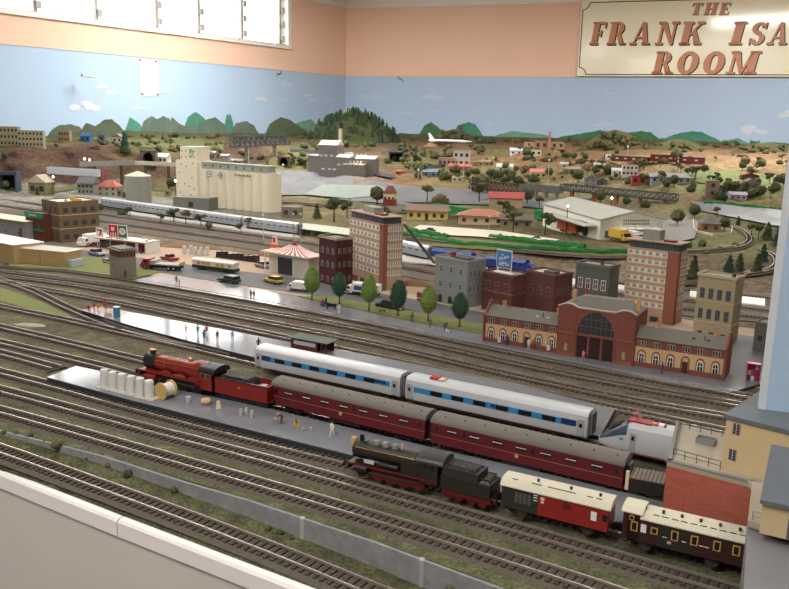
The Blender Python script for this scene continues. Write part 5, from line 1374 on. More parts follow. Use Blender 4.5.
# ---- vehicles.  local +x = forward
TYRE = M('tyre', (30,30,32), rough=.9)
WM2 = {}
def vwheels(t, xs, w_, r):
    if r not in WM2:
        WM2[r] = MB().cyl((0,-.0011,0),(0,.0011,0),r,n=12,mi=0).cyl((0,-.0013,0),(0,.0013,0),r*.5,n=10,mi=1).mesh('wheel', [TYRE, M('hub_silver',(180,180,180),rough=.4)])
    for x in xs:
        for s in (-1,1): put('wheel', WM2[r], t, (x, s*w_, r))
def vplace(rear, front, z=.0022):
    a = at(*rear, z); b = at(*front, z); d = b-a
    return (a+b)/2, math.atan2(d.y, d.x), d.length
def car(rear, front, paint, label, kind='saloon', z=.0022, H_=None):
    p, rz, L = vplace(rear, front, z)
    t = thing('model_car', label, 'car', p, rz); w_ = L*.20; h = H_ or L*.31; r = L*.072
    mb = MB(); x0, x1 = -L/2, L/2
    pr = [(x0,h*.22),(x0,h*.52),(x0+L*.03,h*.60),(x1-L*.30,h*.60),(x1-L*.06,h*.50),(x1,h*.40),(x1,h*.20)]
    mb.ext(pr, -w_, w_); b = mb.build('body', paint, t)
    bev = b.modifiers.new('b','BEVEL'); bev.width = L*.018; bev.segments = 2
    c0, c1, c2, c3 = {'saloon':(.16,.28,.60,.72),'wagon':(.03,.08,.56,.70),'sport':(.25,.38,.55,.66),'hatch':(.04,.16,.56,.70)}[kind]
    mb = MB(); pts = [(x0+L*c0,h*.59),(x0+L*c1,h*.96),(x0+L*c2,h*.96),(x0+L*c3,h*.59)]
    mb.ext(pts, -w_*.86, w_*.86); mb.build('cabin_glass', GLS, t)
    MB().box(x0+L*c1,x0+L*c2,-w_*.84,w_*.84,h*.94,h).build('car_roof', paint, t)
    vwheels(t, (x0+L*.20, x1-L*.20), w_*.92, r)
    MB().box(x1-.0006,x1+.0003,-w_*.8,-w_*.5,h*.34,h*.44).box(x1-.0006,x1+.0003,w_*.5,w_*.8,h*.34,h*.44).build('headlights', WHTP, t)
    return t
P = lambda n, c: M(n, c, rough=.3, var=.03, spec=.6)
car((238,284),(220,281), P('paint_green',(30,62,56)), 'dark green estate car on the road in front of the cream tram body', 'wagon')
car((176,261.5),(163,259), P('paint_red',(178,30,32)), 'low red sports car behind the flatbed truck', 'sport', .0014)
car((281,284.5),(266,281), P('paint_mustard',(198,170,50)), 'mustard yellow car parked before the striped roof restaurant', 'hatch')
car((269,269),(257,266), P('paint_grey',(130,134,134)), 'grey car parked left of the orange and red pole sign', 'saloon', .0014)
car((379,307.5),(403,312.5), P('paint_black',(34,36,40)), 'black car on the road between the clipped trees right of the tan tower', 'saloon')
car((297,292),(290,290.5), P('paint_white',(228,226,220)), 'small white pickup front', 'saloon') if False else None
car((104,262.5),(114,264), P('paint_silver',(170,174,178)), 'silver car on the road left of the grey signal tower', 'hatch')
car((91,254),(103,256.5), P('paint_steel',(140,148,156)), 'blue grey car parked under the convenience store canopy', 'saloon')
car((92,246),(101,247.5), P('paint_redcar',(170,34,34)), 'small red car beside the white van at the convenience store', 'saloon', .0014)
car((700,378),(700,378.1), P('x',(0,0,0)), 'x') if False else None
def boxtruck(rear, front, cabp, boxm, label, L_=None, kind='box', stripe=None, z=.0022, cat='truck', name='model_truck', group=None):
    p, rz, L = vplace(rear, front, z)
    t = thing(name, label, cat, p, rz, group); w_ = L*.155 if kind != 'van' else L*.2; x0, x1 = -L/2, L/2; h = w_*1.9; r = L*.055
    cl = L*.24
    mb = MB(); mb.ext([(x1-cl,r*.9),(x1-cl,h*.86),(x1-cl*.42,h*.86),(x1-cl*.12,h*.48),(x1,h*.42),(x1,r*.9)], -w_*.95, w_*.95); b = mb.build('cab', cabp, t)
    MB().ext([(x1-cl*.44,h*.80),(x1-cl*.40,h*.84),(x1-cl*.10,h*.50),(x1-cl*.16,h*.50)], -w_*.8, w_*.8).build('windscreen', GLS, t)
    put('side_window', winmesh(cl*.36,h*.22,GLS,None), t, (x1-cl*.62,-w_*.95,h*.66)); put('side_window', winmesh(cl*.36,h*.22,GLS,None), t, (x1-cl*.62,w_*.95,h*.66), math.pi)
    if kind == 'flat':
        MB().box(x0,x1-cl-.001,-w_,w_,r*2.2,r*2.7).build('flat_bed', boxm, t)
        MB().box(x0,x0+.001,-w_,w_,r*2.7,r*3.4).build('tail_board', M('paint_yellow',(214,176,50)), t)
        MB().box(x1-cl-L*.14,x1-cl-.0015,-w_*.8,w_*.8,r*2.7,h*.75).build('load_bin', M('bin_silver',(170,172,172)), t)
    else:
        b = MB().box(x0,x1-cl-.0005,-w_,w_,r*1.9,h*1.12).build('cargo_box', boxm, t)
        if stripe: MB().box(x0+L*.06,x1-cl-L*.08,-w_-.0003,w_+.0003,h*.52,h*.92).build('cargo_lettering_panel', stripe, t)
    MB().box(x0,x1-cl*.5,-w_*.6,w_*.6,r*.8,r*1.95).build('chassis', DKG, t)
    vwheels(t, (x0+L*.14, x0+L*.27, x1-L*.13) if kind != 'van' else (x0+L*.2, x1-L*.2), w_*.9, r*(1 if kind != 'van' else 1.3))
    return t
boxtruck((182,270.5),(143,268), P('paint_firered',(190,44,40)), M('bed_grey',(176,170,160)), 'red and yellow flatbed truck on the road left of the cream tram body', kind='flat')
boxtruck((309,291.5),(289,289.5), P('paint_white',(228,226,220)), WHTP, 'white delivery van with a boxy body in front of the striped roof restaurant', kind='van', cat='van', name='model_van')
boxtruck((379,297),(346,293), P('paint_white',(228,226,220)), WHTP, 'white and blue box truck in front of the tan office tower', stripe=P('stripe_blue',(50,80,160)))
boxtruck((104,244),(80,247), P('paint_white',(228,226,220)), WHTP, 'white box van beside the brown corner building', kind='van', cat='van', name='model_van', z=.0014)
# red bus behind grey building, left
p, rz, L = vplace((428,303),(419,301), .0014)
t = thing('model_bus', 'red bus nose with cream stripe, left of the grey three storey building', 'bus', p, rz)
MB().box(-L*1.2,L/2,-.008,.008,.003,.022,0).box(-L*1.2,L/2+.0003,-.0083,.0083,.008,.0105,1).build('body', [P('paint_busred',(150,40,44)), CREAM], t); put('window', winmesh(.008,.006,GLS,None), t, (L*.1,-.008,.016)); vwheels(t, (-L*.9,L*.2), .007, .0026)
# tram body
a, rz, L = frame((192,268.5), (234,274), .0022)
t = thing('tram_body', 'cream and green tram body with yellow windows standing on the road', 'tram', a, rz)
MB().box(0,L,0,.024,.004,.012,0).box(0.001,L-.001,.0005,.0235,.012,.024,1).build('body', [M('tram_green',(36,60,50)), M('tram_cream',(232,224,196))], t)
mb = MB(); mb.extx([(-.001,.024),(-.001,.0255),(.004,.029),(.020,.029),(.025,.0255),(.025,.024)], -.001, L+.001); mb.build('roof', M('tram_roof',(226,224,220)), t)
wy = winmesh(L*.085,.0075,M('window_amber',(214,160,50),rough=.3),None)
for f_ in (.17,.28,.39,.62,.73,.90): put('window', wy, t, (L*f_, 0, .0180))
for f_ in (.2,.8): MB().box(L*f_-.009,L*f_+.009,.002,.022,0,.004).build('truck_frame', DKG, t)
# grey barrels behind road
dr = MB().lathe([(.0058,0),(.0050,.017),(.0046,.0185),(.0015,.0195)], n=12).mesh('concrete_tank', M('tank_pale',(206,204,198),rough=.8,var=.05))
for px, py, lb in ((184.5,254,'leftmost'),(191,254,'second from left'),(195.5,255.5,'front middle'),(201.5,255.5,'second from right'),(207.5,255.5,'rightmost')):
    o = bpy.data.objects.new('concrete_tank', dr); C.objects.link(o); o.location = at(px, py, .0014); o.scale = (1.25,1.25,1.35); tag(o, lb+' of the five pale concrete tanks behind the cream tram body', 'tank', 'pale tanks behind the tram')
# black tarpaulin stack
a, rz, L = frame((215.5,257.5), (257,263), .0014)
t = thing('covered_pile', 'long pile of goods under black plastic behind the cream tram body', 'pile', a, rz)
mb = MB(); n = 8
for i in range(n): mb.frus(L*i/n, L*(i+1)/n-.0008, 0, .016, 0, .018+.003*math.sin(i*2.1), .001, .003)
mb.build('black_plastic', M('black_plastic',(38,40,44),rough=.25,spec=.8,bump=.5), t)
def mound(name, px, py, w_px, h, m, label, cat, z=.0014, ratio=.45):
    p = at(px, py, z); w_ = w_px*p.y/F
    vs = []; fs = []; n, k = 20, 6
    mb = MB()
    for j in range(k+1):
        f_ = j/k
        for i in range(n):
            a = 2*math.pi*i/n; q = 1+.15*noise.noise(Vector((math.cos(a)*2+px, math.sin(a)*2, f_*3)))
            vs.append((w_/2*q*math.cos(a)*(1-f_)**.8, w_/2*ratio*q*math.sin(a)*(1-f_)**.8, h*f_**.8))
    fs = [(j*n+i, j*n+(i+1)%n, (j+1)*n+(i+1)%n, (j+1)*n+i) for j in range(k) for i in range(n)]
    mb.add(vs, fs); o = mb.build(name, m, None, True); o.location = p; o.rotation_euler.z = -.15; tag(o, label, cat); return o
mound('dirt_mound', 416, 285, 42, .016, DIRT, 'reddish brown mound of soil right of the tan office tower', 'mound')
mound('dirt_mound', 190, 247.5, 70, .012, DIRT, 'low brown bank of soil behind the pale tanks', 'mound', .0014, .25)
mound('dirt_mound', 258, 255, 40, .010, DIRT, 'low brown bank of soil behind the black plastic pile', 'mound', .0014, .3)
mound('rock_heap', 30, 325, 36, .004, M('pale_rubble',(170,160,140),rough=1,var=.4,scale=300), 'pale heap of rubble between the tracks at the left', 'heap', 0, .35)
# ---- platform goods
tk = MB().lathe([(.0080,0),(.0066,.0245),(.0060,.0268),(.0040,.0275)], n=20).mesh('white_tank', M('tank_white',(206,206,202),rough=.7,var=.04))
tr = MB()
TX = [(105,385.5),(113.5,387.8),(122.5,390),(131.5,392.5),(140.5,394.6),(149.5,397)]
a = at(100,386,PZ1); b = at(156,400,PZ1); d = (b-a); rz = math.atan2(d.y,d.x)
o = MB().box(0,d.length,-.008,.010,0,.0012).build('pallet_board', M('pale_board2',(196,192,182))); o.location = a; o.rotation_euler.z = rz; tag(o, 'thin pale board under the row of six white tanks', 'board')
for i, (x, y) in enumerate(TX):
    o = bpy.data.objects.new('white_tank', tk); C.objects.link(o); o.location = at(x, y, PZ1+.0012); o.scale = (.92,.92,.92)
    tag(o, ('first','second','third','fourth','fifth','sixth')[i]+' from the left of six white tapered tanks on the front platform', 'tank', 'white tanks on the front platform')
# cable drum
p = at(166.5,397.5,PZ1); t = thing('cable_drum', 'large wooden cable drum wound with white cable on the front platform', 'cable drum', p+Vector((0,0,.0115)), math.radians(-36)); t.scale = (1.08,1.2,1.08)
DRM = M('drum_wood', (196,160,88), rough=.7, var=.12)
for s in (-1,1): MB().cyl((0,s*.0075-.0008,0),(0,s*.0075+.0008,0),.0115,n=28).cyl((0,s*.0086,0),(0,s*.0075,0),.0025,n=10).build('drum_flange', DRM, t)
MB().cyl((0,-.0070,0),(0,.0070,0),.0090,n=24).build('cable_winding', M('cable_white',(226,224,216),var=.06), t)
def solo(name, mb, m, px, py, z, rz, label, cat, group=None, smooth=False, sc=1):
    o = mb.build(name, m, None, smooth); o.location = at(px, py, z); o.rotation_euler.z = rz; o.scale = (sc,)*3; return tag(o, label, cat, group)
DRUMM = M('drum_grey',(170,170,168),rough=.6)
bar = lambda r, h: MB().lathe([(r*.9,0),(r,h*.3),(r,h*.7),(r*.9,h)], n=14)
solo('barrel', bar(.0036,.0095), DRUMM, 188.5,403,PZ1,0,'single grey barrel right of the cable drum','barrel')
BUN = M('sack_tan',(206,172,124),var=.1)
def sack(L, w_, h):
    mb = MB(); n = 10; vs = []
    for j in range(7):
        f_ = j/6; s = math.sin(math.pi*(.12+.76*f_))**.5
        for i in range(n):
            a = 2*math.pi*i/n; vs.append((-L/2+L*f_, w_*s*math.cos(a), h/2+h/2*s*math.sin(a)))
    mb.add(vs, [(j*n+i, j*n+(i+1)%n, (j+1)*n+(i+1)%n, (j+1)*n+i)[::-1] for j in range(6) for i in range(n)]+[tuple(range(n)), tuple(range(6*n,7*n))[::-1]])
    return mb
solo('sack', sack(.0135,.0050,.0100), BUN, 206,404.5,PZ1,.25,'rounded tan wooden crate shaped bale on the platform beside the tender','bale',None,True)
mb = MB(); mb.frus(-.0032,.0032,-.0025,.0025,0,.0110,.0012,.0012); solo('sack', mb, M('sack_cream',(224,200,158)), 218.5,408.5,PZ1,.4,'upright cream sack standing right of the tan bale','sack')
for i, (x, y, lb) in enumerate(((241,415.5,'left'),(246.5,414,'middle'),(252,417,'right'))): solo('milk_churn', MB().lathe([(.0026,0),(.0028,.006),(.0016,.0085),(.0020,.0095)],n=12), DRUMM, x, y, PZ1, 0, lb+' churn of the grey group beside the maroon coach front','churn','grey churns on the front platform')
solo('crate', MB().frus(-.003,.003,-.003,.003,0,.0075,.0003,.0003), M('crate_grey',(140,132,112)), 276,424,PZ1,.3,'grey crate left of the crouching porter','crate')
solo('keg', bar(.0018,.0042), DRUMM, 303,431,PZ1,0,'left small grey keg right of the figure in yellow','keg','small kegs'); solo('keg', bar(.0020,.0050), DRUMM, 311,431,PZ1,0,'right small grey keg beside the figure in yellow','keg','small kegs')
solo('barrel', bar(.0038,.0100), M('barrel_orange',(206,156,92)), 354,444.5,PZ1,0,'orange wooden barrel next to the black locomotive chimney','barrel')
solo('crate', MB().frus(-.0042,.0042,-.003,.003,0,.0055,.0008,.0006), BUN, 109.5,315.5,PZ1,.2,'tan crate beside the blue cabin on the island platform tip','crate')
cbn = thing('portable_cabin', 'blue portable cabin with white top at the left tip of the island platform', 'cabin', at(117,316.5,PZ1), -.25)
MB().box(-.005,.005,-.0045,.0045,0,.0185).build('body', M('cabin_blue',(50,140,170),rough=.5), cbn); MB().box(-.0054,.0054,-.0049,.0049,.0185,.0205).build('roof', WHTP, cbn)
# ---- people: one skinned surface each
SKIN = M('figure_skin', (214,160,128)); HAIRS = M('figure_hair', (60,42,32))
POSES = {
 'stand': dict(v=[(0,0,.50),(0,0,.62),(0,0,.76),(0,0,.84),(0,.0,.93),(-.055,0,.47),(-.065,.0,.26),(-.065,0,.03),(-.065,-.06,.015),(.055,0,.47),(.065,0,.26),(.065,0,.03),(.065,-.06,.015),(-.13,0,.77),(-.165,0,.60),(-.16,-.03,.45),(.13,0,.77),(.165,0,.60),(.16,-.03,.45)]),
 'walk':  dict(v=[(0,0,.50),(0,-.01,.62),(0,-.02,.76),(0,-.02,.84),(0,-.03,.93),(-.055,0,.47),(-.06,-.09,.27),(-.06,-.14,.03),(-.06,-.20,.02),(.055,0,.47),(.06,.06,.26),(.06,.16,.06),(.06,.11,.02),(-.13,-.01,.77),(-.16,.06,.62),(-.15,.04,.47),(.13,-.01,.77),(.16,-.08,.62),(.15,-.16,.52)]),
 'bend':  dict(v=[(0,.06,.50),(0,-.02,.60),(0,-.14,.68),(0,-.20,.70),(0,-.28,.72),(-.055,.06,.47),(-.065,-.02,.26),(-.065,.04,.03),(-.065,-.03,.015),(.055,.06,.47),(.065,-.02,.26),(.065,.04,.03),(.065,-.03,.015),(-.13,-.13,.67),(-.14,-.19,.50),(-.13,-.22,.36),(.13,-.13,.67),(.14,-.19,.50),(.13,-.22,.36)]),
 'sit':   dict(v=[(0,.0,.30),(0,0,.42),(0,0,.56),(0,0,.64),(0,-.01,.73),(-.055,-.02,.28),(-.06,-.22,.30),(-.06,-.24,.04),(-.06,-.30,.02),(.055,-.02,.28),(.06,-.22,.30),(.06,-.24,.04),(.06,-.30,.02),(-.13,0,.57),(-.16,-.06,.44),(-.12,-.17,.38),(.13,0,.57),(.16,-.06,.44),(.12,-.17,.38)])}
EDG = [(0,1),(1,2),(2,3),(3,4),(0,5),(5,6),(6,7),(7,8),(0,9),(9,10),(10,11),(11,12),(2,13),(13,14),(14,15),(2,16),(16,17),(17,18)]
RADS = [.085,.080,.090,.035,.062,.060,.046,.034,.030,.060,.046,.034,.030,.045,.034,.026,.045,.034,.026]
FIG = {}
def figmesh(pose):
    if pose in FIG: return FIG[pose]
    me = bpy.data.meshes.new('fig'); me.from_pydata(POSES[pose]['v'], EDG, []); o = bpy.data.objects.new('fig', me); C.objects.link(o)
    sk = o.modifiers.new('s', 'SKIN'); sk.use_smooth_shade = True
    for i, r in enumerate(RADS): me.skin_vertices[0].data[i].radius = (r, r*.85)
    me.skin_vertices[0].data[0].use_root = True
    ss = o.modifiers.new('u', 'SUBSURF'); ss.levels = 1
    dg = bpy.context.evaluated_depsgraph_get(); m2 = bpy.data.meshes.new_from_object(o.evaluated_get(dg)); bpy.data.objects.remove(o)
    V_ = POSES[pose]['v']; idx = []
    for p in m2.polygons:
        best = min(range(len(EDG)), key=lambda e: min((p.center-Vector(V_[EDG[e][0]]).lerp(Vector(V_[EDG[e][1]]), f_)).length for f_ in (.0,.33,.66,1)))
        c = 0 if best in (1,12,15,0,13,16) else 1 if best in (4,5,6,8,9,10) else 3 if best in (7,11) else 2
        if best == 0: c = 0
        idx.append(c)
    m2.polygons.foreach_set('material_index', idx); FIG[pose] = m2; return m2
SH = M('shoe_dark', (40,34,32))
def person(px, py, shirt, trous, label, pose='stand', z=PZ1, rz=0.0, h=.0205, hat=None, group=None, world=None):
    me = figmesh(pose).copy(); me.name = 'person'; me.materials.clear()
    for m_ in (M('cloth_%d_%d_%d' % shirt, shirt), M('cloth_%d_%d_%d' % trous, trous), SKIN, SH): me.materials.append(m_)
    o = bpy.data.objects.new('person', me); C.objects.link(o); o.location = world or at(px, py, z); o.scale = (h,)*3; o.rotation_euler.z = rz
    tag(o, label, 'person', group)
    hd = POSES[pose]['v'][4]
    mb = MB().lathe([(.066,.0),(.068,.03),(.05,.065),(.02,.080)], (hd[0], hd[1]+.012, hd[2]+.01), n=10)
    if hat: mb.lathe([(.10,.0),(.10,.012),(.06,.02)], (hd[0],hd[1],hd[2]+.02), n=10)
    mb.build('hat' if hat else 'hair', M('hat_%d' % hat[0], hat) if hat else HAIRS, o, True)
    return o
R_ = random.Random(5)
for a in (
 (89,313,(204,70,40),(60,60,70),'person in orange red top at the far left tip of the island platform','bend'),
 (94.5,311,(212,60,36),(200,60,40),'person in orange red work suit, second from the left on the platform tip','walk'),
 (98.5,312,(216,150,40),(60,50,50),'person in yellow orange vest in the huddle at the platform tip','stand'),
 (105.5,310,(206,50,40),(190,50,40),'person in a red work suit standing left of the blue cabin','stand'),
 (186,335,(220,216,210),(200,196,190),'person in white on the island platform, furthest left of the loose row','stand'),
 (198,335.5,(60,150,60),(50,130,50),'person in green standing beside a seated figure on the island platform','stand'),
 (207,333.5,(120,60,50),(60,46,46),'person in brown seated on the platform bench','sit'),
 (204,341,(50,120,160),(40,60,90),'person in blue standing in front of the seated figure','stand'),
 (217.5,341,(150,60,50),(30,30,34),'person in dark coat and red scarf right of the person in blue','stand'),
 (232.5,341,(110,150,200),(90,110,150),'person in pale blue at the right end of the loose platform row','stand'),
 (258.5,349,(40,40,48),(30,30,34),'person in black at the nose of the silver and blue train','walk'),
 (281.5,424,(120,96,60),(50,44,44),'crouching porter in brown with straw hat on the front platform','bend',(214,180,110)),
 (297,430.5,(228,170,30),(40,36,36),'person bending forward in a yellow jacket beside the kegs','bend'),
 (332,436.5,(226,220,212),(150,60,44),'person in white shirt and red brown trousers pulling a brown bag','walk'),
 (588,425,(96,80,60),(50,44,40),'person standing on the island platform behind the coach end','stand')):
    person(*a[:5], pose=a[5], hat=(a[6] if len(a) > 6 else None), rz=R_.uniform(-.9,.9))
for a in (
 (176.5,284,(40,44,60),(36,36,44),'person in dark blue, left of the pair on the white end of the station platform','stand'),
 (179.5,287,(150,160,176),(60,64,72),'person in grey, right of the pair on the white end of the station platform','stand'),
 (251,298.5,(150,100,60),(96,60,40),'person in brown, left of the pair near the kink of the platform','stand'),
 (254,299,(120,84,60),(60,46,40),'person in dark brown, right of the pair near the kink of the platform','stand'),
 (339,313,(226,214,214),(220,206,206),'person in white clothes beside the black bench, near the motorcyclists','stand'),
 (412,322,(96,84,60),(60,54,44),'person in olive brown at the verge, left of the fifth clipped tree','stand'),
 (430,327.5,(120,96,60),(70,56,44),'person in tan brown just right of the fifth clipped tree','stand'),
 (445,330,(60,60,110),(30,30,40),'person in dark blue bending over a white dog','bend'),
 (507,345.5,(40,50,100),(34,40,80),'person in navy beside the left station wing','stand'),
 (528.5,349,(226,220,214),(160,40,44),'person in white before the red poster of the left wing','stand'),
 (533,350,(180,50,54),(120,40,40),'person in red before the poster of the left wing','stand'),
 (583,361,(222,130,140),(120,60,150),'person in pink top and purple skirt in front of the hall doors','walk'),
 (661.5,374,(60,80,150),(60,70,130),'person in blue in front of the right station wing','stand')):
    person(*a[:5], pose=a[5], z=.006, rz=R_.uniform(-.9,.9))
person(274,268,(206,70,36),(190,60,40),'person in orange red beside the striped roof restaurant sign', z=.0014)
person(141,254,(60,70,150),(60,60,120),'person in blue at the convenience store front', z=.0014, h=.017)
def dog(px, py, col, label, z=.006):
    mb = MB(); 
    t = sack(.0062,.0013,.0030); t.v = [(x,y,z_+.0020) for x,y,z_ in t.v]; mb.v, mb.f, mb.m = t.v, t.f, t.m
    for x in (-.0022,.0022):
        for y in (-.0008,.0008): mb.cyl((x,y,0),(x,y,.0028),.0005,n=5)
    mb.cyl((.0026,0,.0040),(.0042,0,.0056),.0010,.0008,n=6).cyl((.0038,0,.0056),(.0056,0,.0052),.0010,.0005,n=6).cyl((-.003,0,.0042),(-.0048,0,.0055),.0004,.0002,n=4)
    solo('dog', mb, M('dog_%d' % col[0], col, rough=1), px, py, z, 2.6, label, 'dog', None, True)
dog(447.5,332.5,(226,222,214),'white dog at the feet of the person in dark blue'); 
# bench + motorbikes
t = thing('park_bench', 'black bench on the station platform in front of the second clipped tree', 'bench', at(331,309,.006), -.2)
MB().box(-.011,.011,-.003,.003,.005,.006).build('seat', BLK, t); MB().box(-.011,.011,.0030,.0036,.006,.0110).build('backrest', BLK, t)
for x in (-.009,.009): MB().box(x-.0005,x+.0005,-.003,.0035,0,.006).build('leg', BLK, t)
t = thing('park_bench', 'small black bench on the verge between the third and fourth clipped trees', 'bench', at(382.5,311.5,.0075), -.2)
MB().box(-.006,.006,-.0022,.0022,.0030,.0038).build('seat', BLK, t)
for x in (-.005,.005): MB().box(x-.0005,x+.0005,-.002,.002,0,.0032).build('leg', BLK, t)
for px, py, c, lb in ((322.5,306,(180,60,80),'pink red motorcycle'),(326,304.5,(60,80,150),'blue motorcycle')):
    t = thing('motorcycle', lb+' parked left of the black bench', 'motorcycle', at(px, py, .006), 2.2)
    MB().frus(-.004,.003,-.0010,.0010,.0030,.0068,.0010,.0002).build('body', M('moto_%d' % c[0], c, rough=.3), t); vwheels(t, (-.0048,.0048), .0001, .0026)
    MB().cyl((.0030,-.0022,.0085),(.0030,.0022,.0085),.0003,n=5).cyl((.0046,0,.0026),(.0030,0,.0085),.0004,n=5).build('handlebar', BLK, t)
    person(0,0,c,(40,40,50),'rider in %s sitting on the %s' % ('pink' if c[0] > 100 else 'blue', lb), 'sit', h=.0190, rz=2.2-math.pi/2+math.pi, world=at(px, py, .006)+Vector((0,0,.0012)))
for px, py, lb in ((525.5,350.5,'red poster stand'),):
    t = thing('poster_stand', 'red poster stand in front of the left station wing', 'poster', at(529,347.5,.006), -.28)
    MB().box(-.0085,.0085,-.0008,.0008,.002,.0175).box(-.0070,.0070,-.0012,-.0008,.0045,.0160,1).build('panel', [M('poster_red',(156,36,50)), M('poster_dark',(120,30,50))], t); MB().box(-.008,-.007,-.0005,.0005,0,.002).box(.007,.008,-.0005,.0005,0,.002).build('feet', BLK, t)
for x, y in ((499,344),(548,352)): 
    t = thing('poster_stand', ('left' if x < 520 else 'right')+' small white notice board by the left station wing', 'notice board', at(x, y, .006), -.28)
    MB().box(-.0028,.0028,-.0006,.0006,.003,.0130).build('panel', M('notice_white',(214,206,190)), t); MB().box(-.0004,.0004,-.0004,.0004,0,.003).build('post', BLK, t)
# red kiosks by the right edge
t = thing('red_kiosk', 'red vending kiosk with colourful panels left of the blue board', 'kiosk', at(752,383,.0024), -.35)
KR = M('kiosk_red',(190,36,52),rough=.4)
MB().box(-.010,-.0085,-.006,.006,0,.032).box(.0085,.010,-.006,.006,0,.032).box(-.0085,.0085,.0045,.006,0,.032).box(-.010,.010,-.006,.006,.0315,.0335).build('frame', KR, t)
for i in range(3):
    for j in range(3): MB().box(-.0080+i*.0055,-.0034+i*.0055,.0028,.0046,.003+j*.0095,.0105+j*.0095).build('panel', M('kiosk_%d' % ((i+j)%3), [(110,60,150),(200,200,210),(180,50,80)][(i+j)%3]), t)
mound('sandy_patch', 728, 375, 16, .002, M('sand_patch',(206,170,130)), 'small sandy patch beside the right end of the station', 'patch', .0024)
# street lamp posts
def lamp(px, base, top, label, z=.0014, lit=False, col=(60,54,50), g=False):
    p = gnd(px, base) if g else at(px, base, z); h = dep(px, top, p.y).z-p.z
    t = thing('street_lamp', label, 'street lamp', p)
    w_ = p.y/F
    MB().cyl((0,0,0),(0,0,h),w_*.45,w_*.3,n=6).build('pole', M('pole_%d' % col[0], col), t)
    MB().lathe([(w_*.5,h-w_),(w_*1.1,h-w_*.3),(w_*.9,h+w_*.8),(w_*.2,h+w_*1.3)], n=8).build('lamp_head', M('lamp_lit',(255,214,170),emit=6) if lit else M('lamp_unlit',(214,210,200)), t)
lamp(263.5,239,215,'white lamp post on the concrete strip in front of the silos', .003, False, (200,200,200))
lamp(293.5,247,214,'slim grey gantry post behind the burger restaurant', .003, False, (150,150,150)); lamp(300.5,247,214,'second slim grey gantry post behind the burger restaurant', .003, False, (151,150,150))
# ================================================================ SILOS, HILLS, TOWN
FR = M('far_frame', (200,192,176)); 
def gbase(px, py): return gnd(px, py)
def house(pa, pb, py, top, wallm, roofm, label, kind='gable', depth=.7, dy=None, cat='house', name='model_house', win=2, floors=1, group=None, doorm=None):
    """pa..pb pixel span of the front, py its base, top the ridge pixel"""
    a = gbase((pa+pb)/2, py); Y = a.y; W_ = (pb-pa)*Y/F; Hh = (py-top)*Y/F; D_ = W_*depth
    rz = -.16 if dy is None else dy
    t = thing(name, label, cat, a, rz, group)
    hw = W_/2; he = Hh*(.62 if kind != 'flat' else .97)
    if kind == 'flat':
        MB().box(-hw,hw,0,D_,-.02,he).build('walls', wallm, t); MB().box(-hw-.001,hw+.001,-.001,D_+.001,he,Hh).build('roof', roofm, t)
    else:
        MB().box(-hw,hw,0,D_,-.02,he).build('walls', wallm, t)
        r = MB(); o_ = W_*.05
        if kind == 'gable':   # ridge along x
            r.extx([(-o_,he-.0004),(-o_,he+.0008),(D_/2,Hh),(D_+o_,he+.0008),(D_+o_,he-.0004)], -hw-o_, hw+o_)
        elif kind == 'front': # gable faces the camera
            r.ext([(-hw-o_,he-.0004),(-hw-o_,he+.0006),(0,Hh),(hw+o_,he+.0006),(hw+o_,he-.0004)], -o_, D_+o_)
        else: r.frus(-hw-o_,hw+o_,-o_,D_+o_,he,Hh,hw*.7,D_*.48)
        r.build('roof', roofm, t)
    ww = min(W_/(win*2.0), he*.4/floors); me = MB().box(-ww/2,ww/2,-.0010,.0002,0,he*.42/floors).mesh('window', PANE)
    for fl in range(floors):
        for i in range(win): put('window', me, t, (-hw+W_*(i+.5)/win, 0, he*(fl+.30)/floors))
    if doorm: MB().box(-ww*.4,ww*.4,-.0012,.0002,0,he*.6).build('door', doorm, t)
    return t, W_, D_, Hh, he
m_ = lambda r,g,b: M('wall_%d_%d_%d' % (r,g,b), (r,g,b), var=.08)
rf_ = lambda r,g,b: M('roofing_%d_%d_%d' % (r,g,b), (r,g,b), var=.12)
# -- grain silos
CS = M('silo_cream', (232,222,196), var=.05, scale=30); GG = M('gallery_grey', (150,154,146), var=.08)
a, rz, W_ = bframe((199,206.5), (268,215)); Hh = place_top((268,215), 174, a=at(268,215))
t = thing('grain_silos', 'row of tall cream grain silos with grey rooftop gallery', 'silo', a, rz)
D_ = .07; rS = W_/16
for k in range(8):
    c = W_*(k+.5)/8
    for row in (0, 1): MB().cyl((c, rS*1.05+row*D_*.55, -.01),(c, rS*1.05+row*D_*.55, Hh),rS*1.0,n=18).build('silo_cylinder', CS, t, 'auto')
MB().box(0,W_,rS*1.0,rS*2,-.005,Hh+.003).build('silo_core', CS, t)
MB().box(0,W_*.96,rS*.7,rS*2.2,Hh+.003,Hh+.028,0).box(-.002,W_*.97,rS*.6,rS*2.3,Hh+.028,Hh+.032,1).build('roof_gallery', [GG, M('gallery_roof',(176,180,170))], t)
gw_ = MB().box(-.004,.004,-.001,.0002,0,.009).mesh('window', PANE)
for k in range(8): put('window', gw_, t, (W_*(.06+.115*k), rS*.7, Hh+.010))
def decal(name, mb, m, u, z, label=None):
    o = mb.build(name, m, t); o.location = (u, 0, z); 
    if label: o['label'] = label
    return o
mb = MB(); mb.box(-.016,.016,-.0014,0,-.012,.012,0).box(-.0135,.0135,-.0018,-.0014,-.0095,.0095,1)
for i in range(4): mb.box(-.011+i*.006,-.008+i*.006,-.0021,-.0018,-.004,.004,0)
decal('silo_badge', mb, [M('badge_maroon',(110,50,50)), WHTP], W_*.17, Hh-.020)
mb = MB(); mb.ext([(-.015,0),(0,-.016),(.015,0),(0,.016)], -.0014, 0, 0); mb.ext([(-.011,0),(0,-.012),(.011,0),(0,.012)], -.0018, -.0014, 1)
